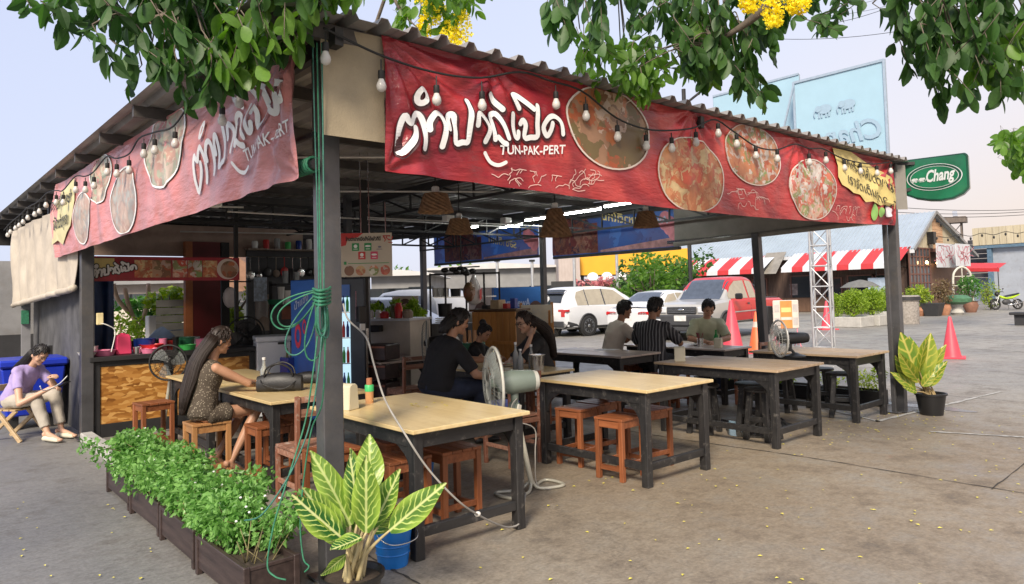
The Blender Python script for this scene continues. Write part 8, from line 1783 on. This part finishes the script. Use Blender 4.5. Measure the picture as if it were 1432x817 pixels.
# ------------------------------------------------------------------ planting and pots across the lot
def shrub(name, label, px, py, w_px, h_px, m_, pot=None, size=.09, n=900, cat='shrub', grp=None, asp=.5, droop=.1, depth=1.0):
    p = onz(px, py); d = (p-CAM).dot(CF); k_ = d/FPX; w, hh = w_px*k_, h_px*k_; t = thing(name, label, cat, (p.x, p.y, 0), 0, grp); z0 = 0; rr = random.Random(int(px))
    if pot == 'box': z0 = hh*.26; MB().box((0, 0, z0/2), (w*.95, w*.8, z0)).build('planter', WHITEP if False else CONC, t, bevel=.02)
    elif pot: z0 = hh*.30; r = w*.24; MB().lathe([(r*.7, 0), (r*1.05, z0*.6), (r*.9, z0*.92), (r*1.02, z0), (r*.8, z0), (r*.7, z0*.8), (0, z0*.8)], 18).build('pot', pot, t, smooth=.7)
    m = MB(); hz = (hh-z0); blobs = [((0, 0, z0+hz*.48), (w*.42, w*.42*depth, hz*.5))]+[((rr.uniform(-.28, .28)*w, rr.uniform(-.2, .2)*w, z0+hz*rr.uniform(.35, .75)), (w*.24, w*.24, hz*.26)) for _ in range(5)]
    cloud(m, blobs, n, size, droop, rr, asp); f_ = m.build('leaves', m_, t, fix=False); f_['kind'] = 'stuff'
    s_ = MB()
    for _ in range(6): s_.tube([(rr.uniform(-.05, .05)*w, 0, z0*.8), (rr.uniform(-.25, .25)*w, rr.uniform(-.2, .2)*w, z0+hz*.6)], [.03, .012], 5)
    s_.build('stems', BARK, t); return t
CLAY = mat('terracotta', (.34, .16, .09), .8, 0, .25, 5, dirt=.3); CLAYD = mat('brown_clay', (.20, .095, .06), .7, 0, .25, 5); BLKPOT = mat('black_pot', (.03, .03, .032), .6)
shrub('clipped_shrub', 'round clipped shrub in a white box planter, left of the right post', 1195, 457, 46, 54, HEDGE, 'box', .085, 3600, grp='clipped shrubs in white planters'); shrub('clipped_shrub', 'second clipped shrub behind the first white box planter', 1222, 455, 38, 55, HEDGE, 'box', .085, 3200, grp='clipped shrubs in white planters'); shrub('clipped_shrub', 'third clipped shrub close to the right post', 1241, 448, 30, 48, HEDGE, 'box', .085, 3000, grp='clipped shrubs in white planters'); shrub('clipped_shrub', 'small clipped shrub at the left end of the white planters', 1172, 444, 22, 34, HEDGE, None, .085, 1800, grp='clipped shrubs in white planters')
shrub('croton_bush', 'yellow green croton bush in a clay pot right of the right post', 1284, 442, 46, 44, BUSHY, CLAY, .22, 700, asp=.28, droop=-.1); RBR = foliage('red_brown_leaf', (.10, .05, .035), (.22, .17, .08)); shrub('potted_shrub', 'reddish brown leaved shrub in a clay pot', 1321, 441, 34, 52, RBR, CLAY, .13, 650, 'potted plant'); shrub('potted_shrub', 'dark green shrub in a round brown pot near the motorbike', 1358, 437, 38, 52, BUSH, CLAYD, .14, 700, 'potted plant'); shrub('potted_shrub', 'pale green shrub behind the lime motorbike', 1386, 433, 30, 44, BUSHY, None, .13, 500, 'potted plant')
p = onz(1339, 440); t = thing('cactus_pot', 'green round cactus bowl on a pale pedestal among the pots', 'potted plant', (p.x, p.y, 0)); MB().lathe([(.22, 0), (.30, .1), (.2, .3), (.28, .5)], 16).build('pedestal', CONC, t, smooth=.7); MB().lathe([(.3, .5), (.62, .62), (.66, .80), (.4, .95), (0, .97)], 20).build('cactus', mat('cactus_green', (.06, .16, .08), .6, 0, .3, 6), t, smooth=.8)
p = onz(1348, 436); t = thing('garden_arch', 'small white arched window frame standing behind the pots', 'ornament', (p.x, p.y, 0)); m = MB(); m.tube(spline([(-.5, 0, 0), (-.5, 0, 1.7), (-.35, 0, 2.2), (0, 0, 2.4), (.35, 0, 2.2), (.5, 0, 1.7), (.5, 0, 0)], 5), .06, 6); m.build('frame', mat('old_white_paint', (.55, .53, .46), .6), t, smooth=9); t.rotation_euler = (0, 0, rad(-40))
for z in (.8, 1.4, 1.9): MB().bar((-.48, 0, z), (.48, 0, z), .04).build('bar', MC['old_white_paint'], t)
MB().bar((0, 0, 0), (0, 0, 2.35), .04).build('bar', MC['old_white_paint'], t)
p = onz(1270, 453); t = thing('litter_bin', 'grey stone litter bin with a dark rim right of the right post', 'bin', (p.x, p.y, 0)); MB().lathe([(.40, 0), (.42, .9), (.47, .92), (.47, 1.08), (.40, 1.12), (0, 1.12)], 22).build('body', mat('pebble_stone', (.30, .27, .24), .8, 0, .35, 14, .4, 40), t, smooth=.7); MB().lathe([(.478, .93), (.478, 1.07)], 22, cap=False).build('rim', BLKPOT, t, smooth=.7)
p = onz(1305, 442); t = thing('flower_pot', 'empty black square pot between the croton and the brown shrub', 'pot', (p.x, p.y, 0)); m = MB(); m.loft([[V(x*a, y*a, z) for x, y in ((-1, -1), (1, -1), (1, 1), (-1, 1))] for z, a in ((0, .28), (.62, .42))]); m.build('body', BLKPOT, t, bevel=.02)
p = onz(1432, 455); t = thing('concrete_block', 'dark low bench cut by the right edge', 'bench', (p.x, p.y, 0)); MB().box((0, 0, .42), (.7, .7, .10)).build('seat', BLKPOT, t, bevel=.02); MB().box((0, 0, .19), (.45, .45, .38)).build('base', BLKPOT, t)
p = onz(1432, 512); t = thing('fallen_cone_base', 'edge of a red cone base at the right border', 'traffic cone', (p.x+.35, p.y-.3, 0)); MB().box((0, 0, .02), (.5, .5, .04)).build('base', LAMPR, t, bevel=.01); MB().lathe([(.17, .04), (.03, .72)], 16).build('body', LAMPR, t, smooth=.7)
# cones
CONR = mat('faded_red_cone', (.66, .06, .09), .5, 0, .15, 4, dirt=.15); CONO = mat('orange_cone', (.72, .14, .04), .5, 0, .1, 4, dirt=.15)
def cone(label, px, py, hpx, m_, band=None):
    p = onz(px, py); d = (p-CAM).dot(CF); hh = hpx*d/FPX; t = thing('traffic_cone', label, 'traffic cone', (p.x, p.y, 0), RND.uniform(0, 1), 'traffic cones'); r = hh*.20
    MB().box((0, 0, .018), (r*2.9, r*2.9, .035)).build('base', m_, t, bevel=.008); MB().lathe([(r*1.08, .035), (r, .07), (r*.16, hh*.985), (r*.12, hh), (0, hh)], 24).build('body', m_, t, smooth=.7)
    if band:
        for a, b in band: ra, rb = r+(r*.16-r)*a+.004, r+(r*.16-r)*b+.004; MB().lathe([(ra, hh*a), (rb, hh*b)], 24, cap=False).build('band', mat('reflective_band', (.62, .50, .44), .4), t, smooth=.9)
cone('red traffic cone standing alone on the right of the lot', 1331, 501, 58, CONR); cone('orange traffic cone with a pale band just left of the leaning back post', 1059, 490, 54, CONO, [(.60, .74)]); cone('tall pink red traffic cone behind the man in olive', 1025, 494, 74, CONR); cone('red traffic cone behind the truss tower', 1157, 461, 40, CONR)
# sign stand with orange panel
p = onz(1101, 486); d = (p-CAM).dot(CF); k_ = d/FPX; t = thing('sign_stand', 'orange and white notice board on a pink wheeled stand behind the back post', 'sign', (p.x, p.y, 0), math.atan2(CR.y, CR.x)); w, hz = 36*k_, 40*k_; zb = 26*k_
WP = mat('worn_white_panel', (.62, .56, .50), .5, 0, .08); OP = mat('orange_print', (.72, .26, .07), .5, 0, .12); PF = mat('pink_frame', (.62, .18, .24), .5)
MB().box((0, 0, zb+hz/2), (w, .04, hz)).build('panel', WP, t, bevel=.02); MB().box((0, -.024, zb+hz/2), (w*.46, .006, hz*.96)).build('orange_panel', OP, t); MB().box((0, -.03, zb+hz*.36), (w*.42, .004, hz*.10)).build('white_strip', WP, t); MB().box((0, -.03, zb+hz*.66), (w*.38, .004, hz*.16)).build('yellow_strip', YELP, t)
for s in (-1, 1):
    for q in (.26, .72): MB().box((s*w*.36, -.024, zb+hz*q), (w*.18, .005, hz*.26)).build('pale_square', mat('faint_grey_print', (.45, .42, .40), .6), t)
    m = MB(); m.tube([(s*w*.42, 0, zb), (s*w*.42, 0, .05)], .014, 6); m.tube([(s*w*.42, -.22, 0.02), (s*w*.42, 0, .25), (s*w*.42, .22, .02)], .014, 6); m.build('leg', PF, t, smooth=9)
m = MB(); m.tube(spline([(-w*.6, -.1, .18), (-w*.45, -.1, .30), (-w*.3, -.12, .2), (-w*.45, -.14, .08), (-w*.6, -.1, .18)], 4), .015, 6); m.build('rope', PF, t, smooth=9); MB().box((-w*.52, .3, zb+hz*.3), (.12, .3, hz)).build('dark_side', BLACKP, t)
# ------------------------------------------------------------------ what shows beyond the middle of the shelter
def tree(label, px, d, top, h_crown, w, m_, n=1500, size=.3, grp='trees beyond the car park', seed=1, py=None, name='tree'):
    b = at(px, 440, d); ztop = at(px, top, d).z; rr = random.Random(seed); t = thing(name, label, 'tree', (b.x, b.y, 0), 0, grp); hc = h_crown; zc = ztop-hc/2
    MB().tube(spline([(0, 0, 0), (.1*w, .05, zc*.45), (0, .1, zc*.8), (.05, 0, zc+.2*hc)], 4), [.11*w**.5*(1-i/16) for i in range(13)], 8).build('trunk', BARK, t, smooth=9)
    for _ in range(5): a = rr.uniform(0, 6.28); MB().tube([(0, 0, zc*.75), (math.cos(a)*w*.2, math.sin(a)*w*.2, zc), (math.cos(a)*w*.38, math.sin(a)*w*.38, zc+hc*.25)], [.05, .035, .012], 6).build('limb', BARK, t, smooth=9)
    m = MB(); blobs = [((0, 0, zc), (w*.30, w*.30, hc*.34))]+[((rr.gauss(0, .24)*w, rr.gauss(0, .24)*w, zc+rr.uniform(-.36, .36)*hc), (w*rr.uniform(.12, .22), w*rr.uniform(.12, .22), hc*rr.uniform(.10, .2))) for _ in range(13)]
    cloud(m, blobs, n, size, .15, rr, .55); f_ = m.build('crown', m_, t, fix=False); f_['kind'] = 'stuff'; return t
def bld(name, label, px0, px1, ptop, d, m_, depth=6, cat='building', zb=0, wins=None, roof=None, rm=None, wm=None, pbot=None):
    a, b = at(px0, 440, d), at(px1, 440, d); a.z = b.z = 0; L = (b-a).length; zt = at((px0+px1)/2, ptop, d).z; t = thing(name, label, cat, (a.x, a.y, 0), math.atan2((b-a).y, (b-a).x)); z0 = at((px0+px1)/2, pbot, d).z if pbot else 0
    MB().box((L/2, depth/2, (zt+z0)/2), (L, depth, zt-z0)).build('wall', m_, t)
    if roof: m = MB(); m.prism([(-.4, zt), (L+.4, zt), (L+.2, zt+roof*.3), (L/2, zt+roof), (-.2, zt+roof*.3)], depth+1, (0, -.5, 0)); m.build('roof', rm or m_, t)
    for (u, v, w, h_) in wins or []:
        f_ = MB().box((L*u, -.03, v), (w, .06, h_)).build('window', wm or WIN, t); MB().box((L*u, -.07, v), (.05, .03, h_)).build('mullion', DARKW, f_); MB().box((L*u, -.06, v-h_/2-.04), (w+.1, .1, .06)).build('sill', CONC, f_)
    if z0 > .3:
        for u in (.03, .5, .97): MB().box((L*u, .3, z0/2), (.2, .2, z0)).build('column', DARKW, t)
    return t, L, zt
YB = mat('yellow_fascia', (.72, .36, .02), .5, 0, .06, 1); GYW = mat('grey_far_wall', (.22, .22, .22), .8, 0, .2, .7); LTW = mat('light_far_wall', (.52, .51, .50), .8, 0, .1, .7); BRR = mat('brown_tile_roof', (.24, .13, .08), .8, 0, .3, 3)
t, L, zt = bld('shop_building', 'yellow fronted shop building beyond the parked cars', 812, 965, 349, 46, YB, 5, pbot=383); m = MB()
for i in range(6): MB().ell((L*(.12+.13*i), -.1, zt-1.75), (.38, .05, .34), 12, 6).build('fascia_lettering_disc', WHITE, t, smooth=9)
MB().box((L/2, .8, .85), (L*.98, .2, 1.7)).build('shop_front', DARKW, t); 
for s in (.55, .78): f_ = MB().box((L*s, .6, 1.1), (1.6, .1, 1.6)).build('window', WIN, t); MB().box((L*s, .53, 1.1), (.06, .04, 1.6)).build('mullion', LTW, f_)
bld('shed', 'pale ribbed metal shed left of the yellow shop', 783, 813, 352, 45, wood('ribbed_metal', (.36, .30, .27), (.46, .40, .37), .6, 2, 2), 4)
bld('warehouse', 'long low dark warehouse with a white roof edge behind the blue poster', 600, 784, 376, 48, GYW, 8, wins=[(.15, 1.6, 3, .9), (.4, 1.6, 3, .9), (.65, 1.6, 3, .9), (.88, 1.5, 2, 1.2)], roof=.4, rm=LTW)
bld('house', 'grey house with a carport behind the white hatchback', 520, 602, 386, 34, GYW, 8, wins=[(.2, 1.5, 1.2, 1.0), (.55, 1.5, 1.6, 1.0), (.85, 1.4, 1.2, 1.3)], roof=.3, rm=LTW)
bld('house', 'low grey building behind the kitchen garden', 120, 262, 398, 30, mat('taupe_wall', (.30, .26, .23), .8, 0, .15, 1), 6, wins=[(.3, 1.5, 1.4, 1.0), (.6, 1.5, 1.4, 1.0)], roof=.5, rm=GYW)
t, L, zt = bld('house', 'cream house with a brown tiled roof behind the kitchen', 296, 372, 408, 24, LTW, 6, wins=[(.4, 1.1, 1.2, .9)], roof=1.3, rm=BRR)
bld('boundary_wall', 'light boundary wall behind the kitchen garden', 60, 330, 432, 24, mat('cream_wall', (.56, .50, .42), .8, 0, .12, 1, dirt=.2), .3, 'wall')
t, L, zt = bld('fence_wall', 'green slatted fence in front of the yellow shop', 772, 905, 392, 40, DARKW, .05, 'fence', pbot=436)
for i in range(7): MB().box((L/2, -.08, .25+.24*i), (L, .05, .16)).build('slat', mat('sage_slat', (.20, .27, .20), .6, 0, .2), t)
for i in range(9): MB().box((L*i/8, -.12, .95), (.1, .1, 1.9)).build('post', STEELD, t)
tree('leafy tree left of the house awning beyond the saloon car', 912, 33, 352, 3.4, 4.2, TREEB, 1900, .26, seed=3); tree('broader tree touching the left end of the striped awning', 950, 36, 346, 3.6, 4.4, TREEL, 1900, .28, seed=4); tree('low bushy tree in front of the green fence', 882, 35, 386, 2.0, 2.6, TREEL, 1100, .22, seed=5)
tree('pink blossoming bush in front of the yellow shop', 843, 37, 386, 1.3, 2.2, foliage('pink_blossom', (.42, .10, .13), (.66, .30, .30)), 800, .18, seed=6); tree('tall tree seen over the wire rack beyond the warehouse', 622, 56, 366, 5.0, 8, TREEB, 1500, .4, seed=7); tree('second tall tree beyond the warehouse right of the first', 668, 58, 372, 3.6, 7, TREEL, 1200, .4, seed=8); tree('round green tree beyond the house with the carport', 498, 40, 405, 2.5, 3.4, TREEB, 900, .25, seed=9)
for px, tp, lb in ((865, 352, 'grey lamp post in front of the yellow shop'), (805, 352, 'thin post in front of the pale shed'), (697, 366, 'thin pale pole in front of the warehouse'), (746, 366, 'second pale pole in front of the warehouse')):
    b = at(px, 440, 34); t = thing('lamp_post', lb, 'pole', (b.x, b.y, 0), 0, 'poles beyond the parked cars'); z1 = at(px, tp, 34).z; MB().tube([(0, 0, 0), (0, 0, z1)], .07, 8).build('shaft', GALV, t, smooth=.8); MB().box((0, 0, z1+.05), (.2, .2, .1)).build('cap', STEELD, t)
# blue poster with two portraits
p, q = at(688, 433, 17), at(760, 433, 16.4); t = thing('poster_board', 'blue poster board with mirrored white lettering and two portraits', 'poster', (p.x, p.y, 0), math.atan2(q.y-p.y, q.x-p.x)); L = (V(q.x, q.y, 0)-V(p.x, p.y, 0)).length; z0, z1 = .55, at(720, 402, 17).z; PB = mat('poster_blue', (.03, .13, .38), .5, 0, .15, 2); FACE = mat('portrait_skin_print', (.58, .36, .28), .5, 0, .1); HRP = mat('portrait_hair_print', (.10, .05, .035), .6, 0, .2)
def pf(x, z, off=0): return V(x, -off, z)
m = MB(); m.box((L/2, .03, (z0+z1)/2), (L, .04, z1-z0)); m.build('panel', PB, t); m = MB()
for body, sz, x0, zz, w in (('Awesome', .26, .25, z1-.45, .7), ('สดชื่น', .3, .30, z1-.85, .6)): put_text(m, body, sz, lambda x, z: pf(L*.5+w/2-(x-x0), z, .012), x0, zz, w, thick=.006)
m.build('lettering', mat('pale_blue_print', (.45, .52, .66)), t, fix=False)
for x in (-.28, L*.86):
    m = MB(); disc_on(m, x, z0+.45, .24, .42, pf, .014, 18, 2); m.build('portrait_hair', HRP, t, fix=False); m = MB(); disc_on(m, x, z0+.50, .14, .20, pf, .018, 18, 2); m.build('portrait_face', FACE, t, fix=False)
MB().box((-.3, .03, (z0+z1)/2), (.7, .04, z1-z0)).build('side_panel', mat('beige_print', (.50, .40, .34), .5), t)
for x in (0, L*.5, L): MB().box((x, .1, z1/2), (.05, .05, z1)).build('post', STEELD, t)
p = at(560, 436, 17); t = thing('poster_board', 'small portrait poster at the left of the wire rack', 'poster', at(567, 430, 15)*1); t.location.z = 0; MB().box((0, 0, 1.25), (.55, .04, .7)).build('panel', MC['beige_print'], t); m = MB(); disc_on(m, 0, 1.25, .2, .3, pf, .03, 18, 2); m.build('portrait_hair', HRP, t, fix=False); m = MB(); disc_on(m, 0, 1.28, .12, .16, pf, .036, 18, 2); m.build('portrait_face', FACE, t, fix=False); MB().box((0, .05, .5), (.05, .05, 1)).build('post', STEELD, t); t.rotation_euler = (0, 0, rad(-40))
# hedges and garden
def hedge(label, a, b, d0, top, m_, n, size, thick=.8, nm='hedge'):
    p, q = at(a, 440, d0), at(b, 440, d0); p.z = q.z = 0; L = (q-p).length; zt = at((a+b)/2, top, d0).z; t = thing(nm, label, 'hedge', (p+q)/2, math.atan2((q-p).y, (q-p).x)); m = MB(); rr = random.Random(int(a)); k_ = max(3, int(L/.5)); cloud(m, [((-L/2+L*(i+.5)/k_, rr.uniform(-.1, .1), zt*.55), (L/k_*.75, thick/2, zt*.48*rr.uniform(.85, 1.1))) for i in range(k_)], n, size, 0, rr, .5); f_ = m.build('leaves', m_, t, fix=False); f_['kind'] = 'stuff'
    s_ = MB()
    for i in range(k_*2): x = -L/2+L*(i+.5)/k_/2; s_.tube([(x, 0, 0), (x+rr.uniform(-.1, .1), 0, zt*.6)], .02, 5)
    s_.build('stems', BARK, t); return t
hedge('bright green hedge behind the pale drinks counter', 512, 592, 13.5, 421, HEDGE, 6500, .11, .9); hedge('clipped hedge in the garden behind the kitchen', 150, 262, 17, 440, HEDGE, 1800, .12, .8)
tree('bright yellow green shrub tree in the garden behind the kitchen', 241, 18, 396, 1.3, 1.5, BUSHY, 900, .2, 'garden trees behind the kitchen', 21); tree('palm like dark green plant left of the yellow shrub', 212, 19, 412, 1.0, 1.4, BUSH, 600, .2, 'garden trees behind the kitchen', 22); tree('pale green bush at the right of the kitchen opening', 318, 17, 400, 1.3, 1.2, BUSHY, 600, .16, 'garden trees behind the kitchen', 23)
b = at(196, 440, 18); t = thing('bare_tree', 'bare forked pinkish tree trunk in the garden', 'tree', (b.x, b.y, 0)); PKB = mat('pink_bark', (.42, .28, .20), .8, 0, .2)
for pts in ([(0, 0, 0), (-.05, 0, .9), (-.25, 0, 1.5), (-.35, 0, 2.0)], [(-.05, 0, .9), (.15, 0, 1.5), (.2, 0, 2.1)], [(-.2, 0, 1.3), (-.5, 0, 1.7), (-.6, 0, 2.1)]): MB().tube(spline(pts, 4), .055, 6).build('limb', PKB, t, smooth=9)
p = at(215, 438, 16.5); t = thing('stone_planter', 'white box planter in front of the garden hedge', 'planter', (p.x, p.y, 0)); MB().box((0, 0, .65), (.30, .3, 1.3)).build('box', LTW, t, bevel=.02)
TARP = mat('blue_grey_tarp', (.14, .20, .34), .5, 0, .35, 3)
for i, (px, lb) in enumerate(((190, 'left covered motorbike behind the counter'), (212, 'middle covered motorbike behind the counter'), (236, 'right covered motorbike behind the counter'))):
    b = at(px, 460, 11.5+.4*i); t = thing('covered_motorbike', lb+' under a blue tarpaulin', 'motorbike', (b.x, b.y, 0), rad(20+15*i)); m = MB()
    m.loft([[V(x, math.cos(2*PI*k_/18)*w*(1+.12*noise.noise(V(x*3, k_, i))), z+math.sin(2*PI*k_/18)*h) for k_ in range(18)] for x, w, z, h in ((-.8, .05, .75, .1), (-.65, .22, .62, .35), (-.2, .28, .62, .38), (.2, .26, .62, .36), (.45, .32, .78, .42), (.7, .2, .66, .36), (.8, .05, .6, .15))]); m.build('tarpaulin', TARP, t, smooth=9)
    for x in (-.55, .55): MB().tube([V(x+math.cos(2*PI*k_/20)*.24, 0, .28+math.sin(2*PI*k_/20)*.24) for k_ in range(20)], .05, 6, closed=True).build('tyre', RUBBER, t, smooth=9)
p = at(276, 470, 12.2); t = thing('shutter_panel', 'grey ribbed shutter panel behind the kitchen opening', 'shutter', at(247, 470, 12)*1); t.location.z = 0
for i in range(12): MB().box((0, 0, .15+.13*i), (.62, .04, .115)).build('slat', mat('grey_slat', (.20, .20, .19), .5, .3, .2), t)
t.rotation_euler = (0, 0, rad(-20))
